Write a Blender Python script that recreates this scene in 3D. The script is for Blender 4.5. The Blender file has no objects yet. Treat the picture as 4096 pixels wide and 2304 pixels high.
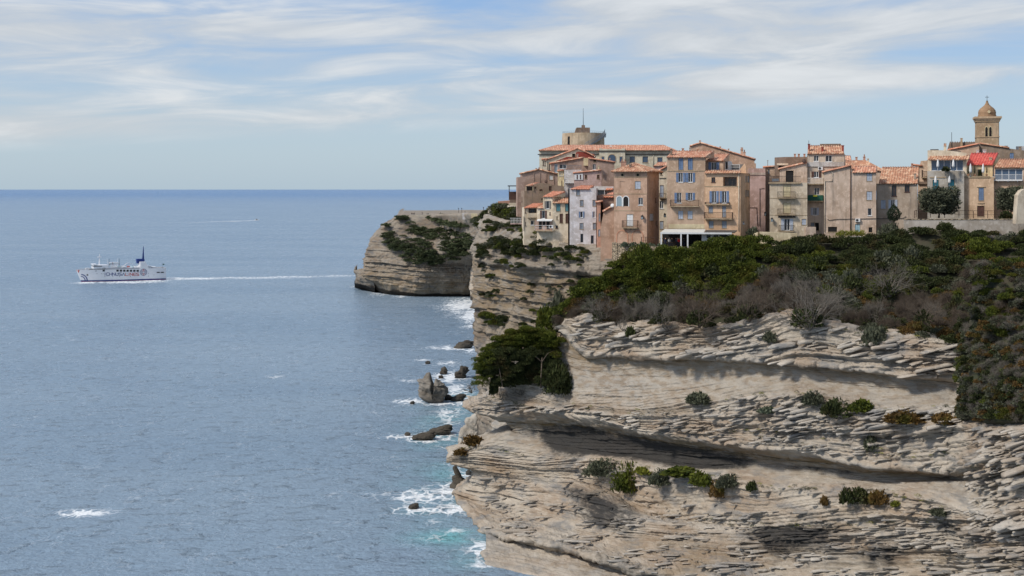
import bpy, bmesh, math, random
import numpy as np
from mathutils import Vector, Matrix

# ------------------------------------------------------------------ camera, sky, sun, exposure
F, CX, HY, H = 5000.0, 2048.0, 757.0, 62.0      # focal length and horizon in photo pixels, eye height in metres
scene = bpy.context.scene
C = scene.collection
cam = bpy.data.objects.new('camera', bpy.data.cameras.new('camera'))
C.objects.link(cam)
cam.location = (0, 0, H)
cam.rotation_euler = (math.radians(90), 0, 0)
cam.data.sensor_width = 36.0
cam.data.lens = F * 36.0 / 4096.0
cam.data.shift_y = (HY - 1152.0) / 4096.0
cam.data.clip_start = 1.0
cam.data.clip_end = 400000.0
scene.camera = cam

SUN_EL, SUN_AZ = math.radians(44), math.radians(-119)   # azimuth from +Y towards +X
sd = Vector((math.sin(SUN_AZ) * math.cos(SUN_EL), math.cos(SUN_AZ) * math.cos(SUN_EL), math.sin(SUN_EL)))
sun = bpy.data.objects.new('sun', bpy.data.lights.new('sun', 'SUN'))
C.objects.link(sun)
sun.data.energy = 2.4
sun.data.angle = math.radians(8.5)
sun.data.color = (1.0, 0.93, 0.83)
sun.rotation_euler = (-sd).to_track_quat('-Z', 'Y').to_euler()

scene.view_settings.view_transform = 'Standard'
scene.view_settings.look = 'None'
scene.view_settings.exposure = 0.42
scene.view_settings.gamma = 1.0

def lin(c):
    c = c / 255.0
    return c / 12.92 if c <= 0.04045 else ((c + 0.055) / 1.055) ** 2.4
def S(r, g, b, k=1.0):
    return (lin(r) * k, lin(g) * k, lin(b) * k, 1.0)

class NT:
    """small helper to write node trees"""
    def __init__(s, tree):
        s.t = tree; s.n = tree.nodes; s.l = tree.links
    def node(s, typ, **kw):
        n = s.n.new(typ)
        for k, v in kw.items():
            if k.startswith('i_'):
                n.inputs[int(k[2:]) if k[2:].isdigit() else k[2:].replace('_', ' ')].default_value = v
            else:
                setattr(n, k, v)
        return n
    def link(s, a, b): s.l.new(a, b)
    def put(s, sock, v):
        if isinstance(v, bpy.types.NodeSocket): s.l.new(v, sock)
        else: sock.default_value = v
    def math(s, op, a, b=0.0, c=0.0, clamp=False):
        n = s.n.new('ShaderNodeMath'); n.operation = op; n.use_clamp = clamp
        s.put(n.inputs[0], a); s.put(n.inputs[1], b)
        if len(n.inputs) > 2: s.put(n.inputs[2], c)
        return n.outputs[0]
    def mix(s, f, a, b, typ='MIX'):
        n = s.n.new('ShaderNodeMix'); n.data_type = 'RGBA'; n.blend_type = typ
        s.put(n.inputs[0], f); s.put(n.inputs[6], a); s.put(n.inputs[7], b)
        return n.outputs[2]
    def ss(s, x, lo, hi, a=0.0, b=1.0):
        n = s.n.new('ShaderNodeMapRange'); n.interpolation_type = 'SMOOTHSTEP'
        s.put(n.inputs[0], x); s.put(n.inputs[1], lo); s.put(n.inputs[2], hi); s.put(n.inputs[3], a); s.put(n.inputs[4], b)
        return n.outputs[0]
    def noise(s, vec, scale=1.0, detail=3.0, rough=0.55, dist=0.0):
        n = s.n.new('ShaderNodeTexNoise')
        s.l.new(vec, n.inputs['Vector']); n.inputs['Scale'].default_value = scale
        n.inputs['Detail'].default_value = detail; n.inputs['Roughness'].default_value = rough
        n.inputs['Distortion'].default_value = dist
        return n.outputs['Fac']
    def map(s, vec, scale=(1, 1, 1), loc=(0, 0, 0), rot=(0, 0, 0)):
        n = s.n.new('ShaderNodeMapping'); s.l.new(vec, n.inputs[0])
        n.inputs['Location'].default_value = loc; n.inputs['Rotation'].default_value = rot; n.inputs['Scale'].default_value = scale
        return n.outputs[0]
    def attr(s, name):
        n = s.n.new('ShaderNodeAttribute'); n.attribute_name = name
        return n.outputs['Fac']
    def pos(s): return s.n.new('ShaderNodeNewGeometry').outputs['Position']

world = bpy.data.worlds.new('World'); scene.world = world; world.use_nodes = True
w = NT(world.node_tree)
w.n.clear()
sky = w.node('ShaderNodeTexSky', sky_type='NISHITA')
sky.sun_disc = False; sky.sun_elevation = SUN_EL; sky.sun_rotation = SUN_AZ
sky.altitude = 60; sky.air_density = 1.0; sky.dust_density = 1.2; sky.ozone_density = 2.0
tc = w.node('ShaderNodeTexCoord').outputs['Generated']
sep = w.node('ShaderNodeSeparateXYZ'); w.link(tc, sep.inputs[0])
sx, sy, sz = sep.outputs
ay = w.math('ARCTAN2', sx, sy)                            # bearing of the view direction
el = w.math('ARCSINE', sz)
cmb = w.node('ShaderNodeCombineXYZ'); w.link(w.math('MULTIPLY', ay, 6.0), cmb.inputs[0]); w.link(w.math('MULTIPLY', w.math('SUBTRACT', el, w.math('MULTIPLY', ay, 0.035)), 38.0), cmb.inputs[1])
n1 = w.noise(cmb.outputs[0], 1.05, 9.0, 0.57, 0.6)
n2 = w.noise(w.map(cmb.outputs[0], (0.42, 0.55, 1), (3.1, 1.7, 0)), 1.0, 4.0, 0.5, 0.3)
band = w.ss(w.math('SUBTRACT', el, w.math('MULTIPLY', ay, 0.055)), 0.046, 0.066)      # the cloud deck starts a few degrees above the sea
top = w.math('MULTIPLY', w.ss(el, 0.118, 0.16), w.ss(ay, 0.12, -0.22, 0.05, 0.30))
cl = w.math('SUBTRACT', w.math('ADD', w.math('MULTIPLY', n1, 0.9), w.math('MULTIPLY', n2, 0.75)), top)
cl = w.math('ADD', cl, w.math('ADD', w.ss(ay, -0.1, 0.3, 0.0, 0.04), w.ss(ay, -0.02, -0.35, 0.0, 0.07)))
cover = w.math('MULTIPLY', w.ss(cl, 0.60, 0.97), band)
low = w.math('MULTIPLY', w.ss(w.noise(w.map(cmb.outputs[0], (3.2, 2.2, 1), (9.3, 4.2, 0)), 1.0, 4.0), 0.62, 0.78), w.math('MULTIPLY', w.ss(el, 0.004, 0.011), w.ss(el, 0.024, 0.014)))
cover = w.math('MAXIMUM', w.math('MULTIPLY', cover, 0.9), w.math('MULTIPLY', low, 0.18))
SKY = 0.108
base = w.mix(1.0, sky.outputs[0], (SKY, SKY, SKY, 1), 'MULTIPLY')
tint = w.mix(w.ss(el, 0.02, 0.165), (0.355, 0.452, 0.535, 1), (0.205, 0.335, 0.56, 1))
veil = w.mix(w.ss(el, 0.15, 0.5, 0.80, 0.0), base, tint)           # thin high haze over the blue
cloud = w.mix(w.ss(n1, 0.42, 0.72), (0.445, 0.47, 0.495, 1), (0.575, 0.59, 0.60, 1))
col = w.mix(cover, veil, cloud)
bg = w.node('ShaderNodeBackground'); w.link(col, bg.inputs[0]); bg.inputs[1].default_value = 1.0
out = w.node('ShaderNodeOutputWorld'); w.link(bg.outputs[0], out.inputs[0])

# ------------------------------------------------------------------ helpers
rnd = random.Random(7)
rng = np.random.default_rng(11)

def P(px, py, D):
    """photo pixel at a depth in metres -> world point"""
    return Vector(((px - CX) / F * D, D, H - (py - HY) / F * D))
def sea_depth(py): return F * H / (py - HY)
def on_sea(px, py, z=0.0):
    return P(px, py, F * (H - z) / (py - HY))

FR = {'N': (0, 0, 1.0), 'A': (2000, 400, 2.2286), 'B': (2600, 500, 2.898), 'C': (3000, 500, 2.898), 'D': (3400, 350, 2.2299),
      'E': (2050, 700, 5.797), 'F': (2250, 550, 5.795), 'G': (1850, 780, 4.5275)}
def px_of(fr, x, y):
    a, b, k = FR[fr]
    return a + x / k, b + y / k

def tag(o, label=None, cat=None, group=None, kind=None):
    if label: o['label'] = label
    if cat: o['category'] = cat
    if group: o['group'] = group
    if kind: o['kind'] = kind
    return o
def thing(name, label, cat, loc=(0, 0, 0), rz=0.0, group=None):
    o = bpy.data.objects.new(name, None); C.objects.link(o)
    o.location = loc; o.rotation_euler = (0, 0, rz)
    o.empty_display_size = 0.5
    return tag(o, label, cat, group)
def link_mesh(name, me, mats, parent=None):
    o = bpy.data.objects.new(name, me); C.objects.link(o)
    for m in (mats if isinstance(mats, (list, tuple)) else [mats]):
        me.materials.append(m)
    if parent is not None: o.parent = parent
    return o

class MB:
    """collects polygons and becomes one mesh object"""
    def __init__(s): s.v = []; s.f = []; s.mi = []
    def poly(s, pts, m=0):
        n = len(s.v); s.v += [tuple(p) for p in pts]; s.f.append(tuple(range(n, n + len(pts)))); s.mi.append(m)
    def box(s, x0, x1, y0, y1, z0, z1, m=0):
        n = len(s.v)
        s.v += [(x0, y0, z0), (x1, y0, z0), (x1, y1, z0), (x0, y1, z0), (x0, y0, z1), (x1, y0, z1), (x1, y1, z1), (x0, y1, z1)]
        for q in ((0, 3, 2, 1), (4, 5, 6, 7), (0, 1, 5, 4), (1, 2, 6, 5), (2, 3, 7, 6), (3, 0, 4, 7)):
            s.f.append(tuple(n + i for i in q)); s.mi.append(m)
    def prism(s, prof, axis, a0, a1, m=0):
        """2-D outline (list of pairs) pulled along an axis: 'x' (y,z) 'y' (x,z) 'z' (x,y)"""
        mk = {'x': lambda p, a: (a, p[0], p[1]), 'y': lambda p, a: (p[0], a, p[1]), 'z': lambda p, a: (p[0], p[1], a)}[axis]
        n = len(s.v); k = len(prof)
        s.v += [mk(p, a0) for p in prof] + [mk(p, a1) for p in prof]
        s.f.append(tuple(range(n, n + k))); s.mi.append(m)
        s.f.append(tuple(range(n + 2 * k - 1, n + k - 1, -1))); s.mi.append(m)
        for i in range(k):
            j = (i + 1) % k
            s.f.append((n + i, n + k + i, n + k + j, n + j)); s.mi.append(m)
    def tube(s, pts, r, seg=6, m=0):
        pts = [Vector(p) for p in pts]
        rs = r if isinstance(r, (list, tuple)) else [r] * len(pts)
        n0 = len(s.v)
        for i, p in enumerate(pts):
            d = (pts[min(i + 1, len(pts) - 1)] - pts[max(i - 1, 0)]).normalized()
            a = d.cross(Vector((0, 0, 1)))
            if a.length < 1e-3: a = d.cross(Vector((0, 1, 0)))
            a.normalize(); b = d.cross(a)
            for k in range(seg):
                t = 2 * math.pi * k / seg
                s.v.append(tuple(p + (a * math.cos(t) + b * math.sin(t)) * rs[i]))
        for i in range(len(pts) - 1):
            for k in range(seg):
                a_ = n0 + i * seg + k; b_ = n0 + i * seg + (k + 1) % seg
                s.f.append((a_, b_, b_ + seg, a_ + seg)); s.mi.append(m)
        s.f.append(tuple(n0 + k for k in range(seg))); s.mi.append(m)
        e = n0 + (len(pts) - 1) * seg
        s.f.append(tuple(e + k for k in reversed(range(seg)))); s.mi.append(m)
    def lathe(s, prof, seg=20, cx=0, cy=0, m=0):
        n0 = len(s.v)
        for r, z in prof:
            for k in range(seg):
                t = 2 * math.pi * k / seg
                s.v.append((cx + r * math.cos(t), cy + r * math.sin(t), z))
        for i in range(len(prof) - 1):
            for k in range(seg):
                a_ = n0 + i * seg + k; b_ = n0 + i * seg + (k + 1) % seg
                s.f.append((a_, b_, b_ + seg, a_ + seg)); s.mi.append(m)
        s.f.append(tuple(n0 + k for k in reversed(range(seg)))); s.mi.append(m)
        e = n0 + (len(prof) - 1) * seg
        s.f.append(tuple(e + k for k in range(seg))); s.mi.append(m)
    def build(s, name, mats, parent=None, smooth=False, fix=True):
        me = bpy.data.meshes.new(name)
        me.from_pydata(s.v, [], s.f)
        me.polygons.foreach_set('material_index', s.mi)
        if fix:
            bm = bmesh.new(); bm.from_mesh(me)
            bmesh.ops.recalc_face_normals(bm, faces=bm.faces)
            bm.to_mesh(me); bm.free()
        if smooth: me.polygons.foreach_set('use_smooth', [True] * len(me.polygons))
        me.update()
        return link_mesh(name, me, mats, parent)

def np_mesh(name, V, Q, mats, parent=None, smooth=False, attrs=None):
    """mesh from numpy arrays, Q is (n,4) or (n,3)"""
    V = np.asarray(V, np.float32).reshape(-1, 3); Q = np.asarray(Q, np.int32)
    k = Q.shape[1]; n = len(Q)
    me = bpy.data.meshes.new(name)
    me.vertices.add(len(V)); me.vertices.foreach_set('co', V.ravel())
    me.loops.add(n * k); me.loops.foreach_set('vertex_index', Q.ravel())
    me.polygons.add(n)
    me.polygons.foreach_set('loop_start', np.arange(0, n * k, k, dtype=np.int32))
    me.polygons.foreach_set('loop_total', np.full(n, k, np.int32))
    if smooth: me.polygons.foreach_set('use_smooth', np.ones(n, bool))
    me.update(calc_edges=True); me.validate()
    for an, av in (attrs or {}).items():
        a = me.attributes.new(an, 'FLOAT', 'POINT'); a.data.foreach_set('value', np.asarray(av, np.float32).ravel())
    return link_mesh(name, me, mats, parent)

def grid_quads(nr, nc):
    i = np.arange(nr - 1)[:, None] * nc + np.arange(nc - 1)[None, :]
    return np.stack([i, i + 1, i + nc + 1, i + nc], -1).reshape(-1, 4)

# numpy value noise
def _h(ix, iy, iz, seed):
    n = (ix.astype(np.uint32) * np.uint32(374761393) + iy.astype(np.uint32) * np.uint32(668265263)
         + iz.astype(np.uint32) * np.uint32(2246822519) + np.uint32(seed * 3266489917 & 0xffffffff))
    n = (n ^ (n >> np.uint32(13))) * np.uint32(1274126177)
    n = (n ^ (n >> np.uint32(16))) * np.uint32(2654435761)
    return ((n ^ (n >> np.uint32(15))) & np.uint32(0xffffff)).astype(np.float32) / 16777215.0
def hsh(a, b=0, seed=0):
    a = np.asarray(a, np.int64); b = np.asarray(b, np.int64) + np.zeros_like(a)
    return _h(a, b, np.zeros_like(a), seed)
def vn(x, y, z=None, seed=0):
    x, y = np.broadcast_arrays(np.asarray(x, np.float32), np.asarray(y, np.float32))
    z = np.zeros_like(x) if z is None else np.broadcast_to(np.asarray(z, np.float32), x.shape)
    ix, iy, iz = (np.floor(t).astype(np.int64) for t in (x, y, z))
    fx, fy, fz = x - ix, y - iy, z - iz
    fx, fy, fz = (t * t * (3 - 2 * t) for t in (fx, fy, fz))
    r = 0
    for dx in (0, 1):
        for dy in (0, 1):
            for dz in (0, 1):
                r = r + _h(ix + dx, iy + dy, iz + dz, seed) * (fx if dx else 1 - fx) * (fy if dy else 1 - fy) * (fz if dz else 1 - fz)
    return r
def fbm(x, y, z=None, seed=0, oct=4):
    r = 0; a = 0.5; t = 0
    for o in range(oct):
        k = 2.03 ** o
        r = r + a * vn(x * k + 3.7 * o, y * k - 1.3 * o, None if z is None else z * k, seed + o); t += a; a *= 0.5
    return r / t

# ------------------------------------------------------------------ materials
def new_mat(name):
    m = bpy.data.materials.new(name); m.use_nodes = True
    t = NT(m.node_tree); bs = m.node_tree.nodes['Principled BSDF']
    return m, t, bs
def plain(name, col, rough=0.7, metal=0.0, vary=0.15, scale=1.5, spec=0.4):
    m, t, bs = new_mat(name)
    p = t.pos()
    f = t.noise(p, scale, 4.0)
    c = t.mix(t.ss(f, 0.3, 0.7), tuple(x * (1 - vary) for x in col[:3]) + (1,), tuple(min(1, x * (1 + vary)) for x in col[:3]) + (1,))
    t.link(c, bs.inputs['Base Color'])
    bs.inputs['Roughness'].default_value = rough; bs.inputs['Metallic'].default_value = metal
    bs.inputs['Specular IOR Level'].default_value = spec
    return m
_walls = {}
def stucco(col, dirt=0.5, name='lime_stucco', moss=0.0):
    key = (col, dirt, moss)
    if key in _walls: return _walls[key]
    m, t, bs = new_mat(name)
    p = t.pos()
    big = t.noise(p, 0.35, 5.0, 0.6)
    mid = t.noise(t.map(p, (1, 1, 0.8), (31, 7, 3)), 1.6, 6.0, 0.65)
    streak = t.noise(t.map(p, (1.5, 1.5, 0.13), (5, 2, 0)), 1.0, 5.0, 0.6)
    c0 = col
    c1 = tuple(x * k for x, k in zip(col[:3], (0.73, 0.69, 0.645))) + (1,)
    c2 = tuple(min(1, x * k) for x, k in zip(col[:3], (1.18, 1.18, 1.18))) + (1,)
    c3 = (0.11, 0.095, 0.08, 1)
    c = t.mix(t.ss(big, 0.36, 0.66), c1, c0)
    c = t.mix(t.math('MULTIPLY', t.ss(mid, 0.5, 0.68), 0.8), c, c2)
    c = t.mix(t.math('MULTIPLY', t.ss(streak, 0.52, 0.78), dirt * 0.78), c, c3)
    if moss: c = t.mix(t.math('MULTIPLY', t.ss(mid, 0.42, 0.6), moss), c, (0.14, 0.12, 0.05, 1))
    t.link(c, bs.inputs['Base Color']); bs.inputs['Roughness'].default_value = 0.92
    bs.inputs['Specular IOR Level'].default_value = 0.2
    b = t.node('ShaderNodeBump'); b.inputs['Strength'].default_value = 0.35; b.inputs['Distance'].default_value = 0.06
    t.link(t.noise(p, 5.0, 5.0, 0.7), b.inputs['Height']); t.link(b.outputs[0], bs.inputs['Normal'])
    _walls[key] = m
    return m
def tiles(name, ca, cb, cc, moss=0.25):
    m, t, bs = new_mat(name)
    p = t.pos()
    vo = t.node('ShaderNodeTexVoronoi'); t.link(t.map(p, (2.2, 2.2, 3.4)), vo.inputs['Vector']); vo.inputs['Scale'].default_value = 1.0
    sp = t.node('ShaderNodeSeparateColor'); t.link(vo.outputs['Color'], sp.inputs[0])
    c = t.mix(sp.outputs[0], ca, cb)
    c = t.mix(t.ss(sp.outputs[1], 0.62, 0.9), c, cc)
    c = t.mix(t.math('MULTIPLY', t.ss(t.noise(p, 0.9, 6.0, 0.65), 0.5, 0.75), moss), c, (0.09, 0.075, 0.06, 1))
    t.link(c, bs.inputs['Base Color']); bs.inputs['Roughness'].default_value = 0.85
    return m
T_OLD = tiles('weathered_roof_tiles', S(182, 134, 104), S(160, 112, 88), S(208, 174, 144), 0.5)
T_PINK = tiles('pink_roof_tiles', S(196, 140, 112), S(176, 120, 96), S(216, 178, 150), 0.36)
T_ORANGE = tiles('orange_roof_tiles', S(206, 138, 106), S(194, 122, 94), S(218, 158, 130), 0.16)
T_RED = tiles('new_red_roof_tiles', S(198, 86, 76), S(180, 72, 64), S(208, 104, 90), 0.15)
def glass_mat(name, col, rough=0.12):
    m, t, bs = new_mat(name)
    bs.inputs['Base Color'].default_value = col; bs.inputs['Roughness'].default_value = rough
    bs.inputs['Specular IOR Level'].default_value = 0.5
    return m
M = {
    'glass': glass_mat('window_glass', (0.02, 0.023, 0.028, 1)),
    'blueglass': glass_mat('blue_window_glass', (0.05, 0.085, 0.14, 1), 0.08),
    'paleglass': glass_mat('pale_window_glass', (0.24, 0.30, 0.33, 1), 0.15),
    'dark': plain('painted_interior_shade', (0.012, 0.011, 0.011, 1), 0.9),  # near-black colour stands for the shade inside openings
    'white': plain('white_paint', S(226, 226, 224, .85), 0.55, vary=0.06),
    'cream': plain('cream_paint', S(214, 198, 160, .8), 0.7, vary=0.08),
    'blue': plain('blue_grey_shutter_paint', S(112, 134, 166, .8), 0.6, vary=0.14),
    'grey': plain('pale_grey_shutter_paint', S(178, 186, 198, .85), 0.65, vary=0.1),
    'greyb': plain('worn_grey_shutter_paint', S(140, 148, 158, .85), 0.7, vary=0.12),
    'sky': plain('pale_blue_paint', S(160, 190, 200, .85), 0.65, vary=0.1),
    'teal': plain('teal_shutter_paint', S(92, 140, 146, .8), 0.6, vary=0.15),
    'deepteal': plain('deep_teal_paint', S(38, 108, 124, .8), 0.6, vary=0.15),
    'brown': plain('brown_shutter_wood', S(92, 62, 52, .8), 0.7, vary=0.2),
    'olive': plain('grey_brown_shutter_wood', S(128, 122, 116, .8), 0.7, vary=0.2),
    'iron': plain('dark_iron', (0.035, 0.033, 0.033, 1), 0.6, 0.3),
    'rust': plain('rusty_iron', S(78, 60, 52), 0.8, 0.1),
    'stone': stucco(S(176, 158, 132, .9), 0.5, 'pale_sill_stone'),
    'steel': plain('grey_steel', S(128, 134, 140), 0.45, 0.4),
    'darkgrey': plain('dark_grey_sheet', S(78, 74, 70), 0.7),
    'bark': plain('grey_bark', S(100, 88, 76, .8), 0.9, vary=0.3, scale=4),
    'pipe': plain('pale_pipe', S(205, 196, 176, .9), 0.6),
    'skin': plain('skin', S(205, 160, 135), 0.6, vary=.04),
    'green': plain('green_canvas', S(30, 88, 72, .9), 0.8),
    'yellow': plain('yellow_cloth', S(205, 205, 60), 0.8),
    'redpaint': plain('dark_red_paint', S(140, 62, 50, .9), 0.85),
    'brick': plain('pink_brick', S(178, 128, 102), .9, vary=.15),
    'redwall': plain('red_render', S(142, 66, 54, .9), 0.9, vary=0.2),
}
# ------------------------------------------------------------------ sea
def sea_material():
    m, t, bs = new_mat('sea_water')
    p = t.pos()
    foam, shal = t.attr('foam'), t.attr('shallow')
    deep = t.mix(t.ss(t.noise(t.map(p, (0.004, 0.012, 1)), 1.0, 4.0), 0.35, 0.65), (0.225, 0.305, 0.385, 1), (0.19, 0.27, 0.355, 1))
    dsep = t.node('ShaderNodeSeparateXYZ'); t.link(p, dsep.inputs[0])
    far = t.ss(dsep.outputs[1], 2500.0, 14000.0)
    deep = t.mix(far, deep, (0.09, 0.19, 0.35, 1))  # bluer far out: sky reflection near the horizon put into the colour
    c = t.mix(t.math('MULTIPLY', shal, t.ss(t.noise(t.map(p, (0.06, 0.06, 1)), 1.0, 5.0), 0.3, 0.65)), deep, (0.16, 0.43, 0.46, 1))
    vo = t.node('ShaderNodeTexVoronoi', feature='DISTANCE_TO_EDGE'); vo.inputs['Scale'].default_value = 1.0
    wob = t.node('ShaderNodeTexNoise'); t.link(p, wob.inputs['Vector']); wob.inputs['Scale'].default_value = .35; wob.inputs['Detail'].default_value = 4.0
    vec = t.node('ShaderNodeVectorMath', operation='MULTIPLY_ADD'); t.link(wob.outputs['Color'], vec.inputs[0]); vec.inputs[1].default_value = (5, 5, 0); t.link(p, vec.inputs[2])
    t.link(t.map(vec.outputs[0], (0.42, 0.26, 1)), vo.inputs['Vector'])
    lace = t.ss(vo.outputs['Distance'], 0.0, 0.22, 0.85, 0.25)
    fn = t.math('ADD', t.math('MULTIPLY', t.noise(t.map(p, (0.13, 0.07, 1)), 1.0, 8.0, 0.72, 0.8), 0.6), t.math('MULTIPLY', lace, 0.42))
    ff = t.ss(t.math('ADD', fn, t.math('MULTIPLY', foam, 0.46)), 0.655, 0.93)
    c = t.mix(ff, c, (0.82, 0.86, 0.88, 1))
    t.link(c, bs.inputs['Base Color'])
    t.link(t.math('ADD', t.math('MULTIPLY', ff, 0.5), 0.27), bs.inputs['Roughness'])
    bs.inputs['IOR'].default_value = 1.333
    rot = t.map(p, (1, 1, 1), rot=(0, 0, math.radians(-12)))
    h1 = t.noise(t.map(rot, (0.20, 0.40, 0.3)), 1.0, 4.0, 0.55, 0.4)
    h2 = t.noise(t.map(rot, (0.035, 0.10, 0.05), (13, 5, 0)), 1.0, 3.0, 0.5, 0.3)
    h3 = t.noise(t.map(rot, (0.75, 1.1, 1.0), (3, 55, 0)), 1.0, 4.0, 0.65, 0.5)
    hh = t.math('ADD', t.math('ADD', t.math('MULTIPLY', h1, 0.8), t.math('MULTIPLY', h2, 0.9)), t.math('MULTIPLY', h3, 0.42))
    dash = t.ss(t.noise(t.map(rot, (0.17, 0.33, 1.0), (71, 15, 0)), 1.0, 6.0, 0.62, 0.3), 0.54, 0.72)
    hh = t.math('ADD', hh, t.math('MULTIPLY', dash, 0.5))
    b = t.node('ShaderNodeBump'); b.inputs['Strength'].default_value = 0.85; b.inputs['Distance'].default_value = 1.6
    t.link(hh, b.inputs['Height']); t.link(b.outputs[0], bs.inputs['Normal'])
    return m
M['sea'] = sea_material()

ROCKS = [  # px0, px1, top, foot, depth factor, lean, label
    (1812, 1899, 1358, 1394, .5, 'slab', 'long dark slab of rock awash just off the town cliff', 0),
    (1889, 1916, 1282, 1307, .7, 'lump', 'small dark rock at the foot of the town cliff beside the white surf', 0),
    (1750, 1791, 1466, 1497, .8, 'cone', 'dark pointed rock in the water behind the twin stack', 0),
    (1811, 1878, 1466, 1512, .8, 'slabr', 'grey sloping rock in the water beside the big green juniper', .5),
    (1706, 1819, 1699, 1739, .5, 'slab', 'large dark flat rock beside the pale boulder', 0),
    (1644, 1745, 1726, 1761, .5, 'slab', 'brown wedge rock lapped by foam in front of the large flat rock', 0),
    (1616, 1644, 1728, 1743, .7, 'lump', 'tiny brown rock farthest out beside the wedge rock', 0),
    (1797, 1832, 1793, 1813, .8, 'lump', 'rounded dark rock in the water below the pale boulder', 0),
    (1797, 1897, 1852, 1953, .8, 'fin', 'dark ribbed fin of rock standing in the surf under the low ledge', .12),
    (1860, 1890, 1880, 1900, .8, 'lump', 'small brown rock just behind the ribbed fin rock', .2),
    (1632, 1680, 2014, 2036, .6, 'lump', 'brown rock barely above the foam in the near surf', .1),
    (1699, 1723, 1442, 1456, .7, 'lump', 'small dark rock alone in the water beyond the twin stack', 0),
    (1797, 1868, 1577, 1604, .6, 'slab', 'low dark rock between the twin stack and the cliff', 0),
    (1638, 1660, 1604, 1617, .8, 'lump', 'small dark rock at the seaward foot of the twin stack', 0),
    (1772, 1812, 1580, 1600, .8, 'lump', 'black rock against the landward foot of the twin stack', 0),
    (1752, 1775, 1500, 1514, .8, 'lump', 'small black rock between the pointed rock and the twin stack', 0),
]
FOAM = [  # px, py, half width, half height in photo pixels, strength
    (1850, 1222, 70, 26, 1.0), (1880, 1262, 40, 26, .95), (1530, 1168, 45, 12, .75), (1450, 1146, 40, 6, .6), (1600, 1186, 40, 6, .5), (1790, 1392, 45, 8, .75), (1880, 1398, 30, 14, .7),
    (1720, 1392, 50, 5, .45), (1890, 1306, 40, 8, .6),
    (1800, 1452, 60, 10, .55), (1790, 1510, 60, 22, .9), (1640, 1524, 40, 5, .55), (1690, 1440, 40, 5, .5), (1820, 1560, 60, 26, .85),
    (1640, 1606, 55, 12, .9), (1760, 1614, 100, 8, .8), (1860, 1598, 30, 24, .6), (1800, 1660, 60, 26, .55), (1620, 1748, 80, 10, .9), (1740, 1756, 70, 9, .75), (1810, 1690, 40, 25, .55),
    (1780, 1790, 50, 10, .4), (1830, 1850, 60, 12, .45), (1860, 1890, 50, 24, .6),
    (1690, 1985, 130, 26, .85), (1800, 1965, 90, 30, .75), (1760, 2040, 130, 22, .75), (1870, 2030, 50, 30, .85), (1640, 2036, 70, 16, .7), (1830, 1940, 70, 15, .8),
    (325, 2052, 95, 13, .95), (290, 2060, 60, 9, .7), (1920, 2200, 50, 40, .7), (1950, 2250, 40, 26, .75), (1730, 2090, 30, 8, .5), (1740, 2150, 60, 10, .35), (1830, 2120, 60, 10, .4),
    (1100, 1508, 30, 4, .3), (700, 1115, 60, 5, .95), (800, 1114, 120, 4, .85), (1000, 1111, 170, 4, .72), (1200, 1107, 170, 3, .64), (1360, 1103, 110, 3, .55),
    (690, 1118, 40, 3, .7), (500, 1129, 130, 4, .85), (345, 1131, 45, 4, .8), (610, 1124, 60, 4, .85), (1930, 2262, 60, 12, .6),
]
def build_sea():
    xs = np.arange(-440, 80.1, 1.5); ys = np.concatenate([np.arange(150, 460, 1.5), np.arange(460, 960.1, 2.0)])
    X, Y = np.meshgrid(xs, ys)
    foam = np.zeros_like(X); shal = np.zeros_like(X)
    u = CX + X / Y * F; v = HY + H / Y * F
    for (a, b, ra, rb, s) in FOAM:
        D0 = sea_depth(b); cx, cy = (a - CX) / F * D0, D0
        wx = ra / F * D0; wy = max(sea_depth(b - rb) - D0, 2.0)
        d = ((X - cx) / wx) ** 2 + ((Y - cy) / wy) ** 2
        foam = np.maximum(foam, s * np.exp(-d * 0.9))
    for (a0, a1, t, f, *_r) in ROCKS:
        D0 = sea_depth(f); cx = ((a0 + a1) / 2 - CX) / F * D0; r = (a1 - a0) / 2 / F * D0
        d = np.hypot(X - cx, (Y - D0 - r * .3) * .9) / r
        foam = np.maximum(foam, 0.62 * np.exp(-np.maximum(d - 1.0, 0) * 2.2))
    for (px, py, rx, ry, s) in [(1830, 2150, 170, 34, 1.0), (1780, 1900, 160, 90, .5), (1800, 1700, 150, 110, .45), (1850, 2230, 120, 50, .5), (1800, 2040, 180, 60, .5), (1860, 1585, 70, 30, .5)]:
        D0 = sea_depth(py); cx = (px - CX) / F * D0
        shal = np.maximum(shal, s * np.exp(-((X - cx) / (rx / F * D0)) ** 2 - ((Y - D0) / max(sea_depth(py - ry) - D0, 3)) ** 2))
    nr, nc = X.shape
    V = np.stack([X, Y, np.zeros_like(X)], -1).reshape(-1, 3); Q = grid_quads(nr, nc)
    big = 250000.0
    xr = [-big, -20000, -4000, xs[0], xs[-1], 4000, 20000, big]; yr = [-big, -2000, ys[0], ys[-1], 2000, 6000, 25000, big]
    n = len(V); G = np.array([(x, y, 0.0) for y in yr for x in xr])
    gq = [q for k, q in enumerate(grid_quads(8, 8)) if k != 2 * 7 + 3]
    V = np.concatenate([V, G]); Q = np.concatenate([Q, np.array(gq) + n])
    z = np.zeros(64)
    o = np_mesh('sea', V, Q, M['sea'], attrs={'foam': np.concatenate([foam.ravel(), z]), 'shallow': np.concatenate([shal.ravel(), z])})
    tag(o, kind='structure')
build_sea()

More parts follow.
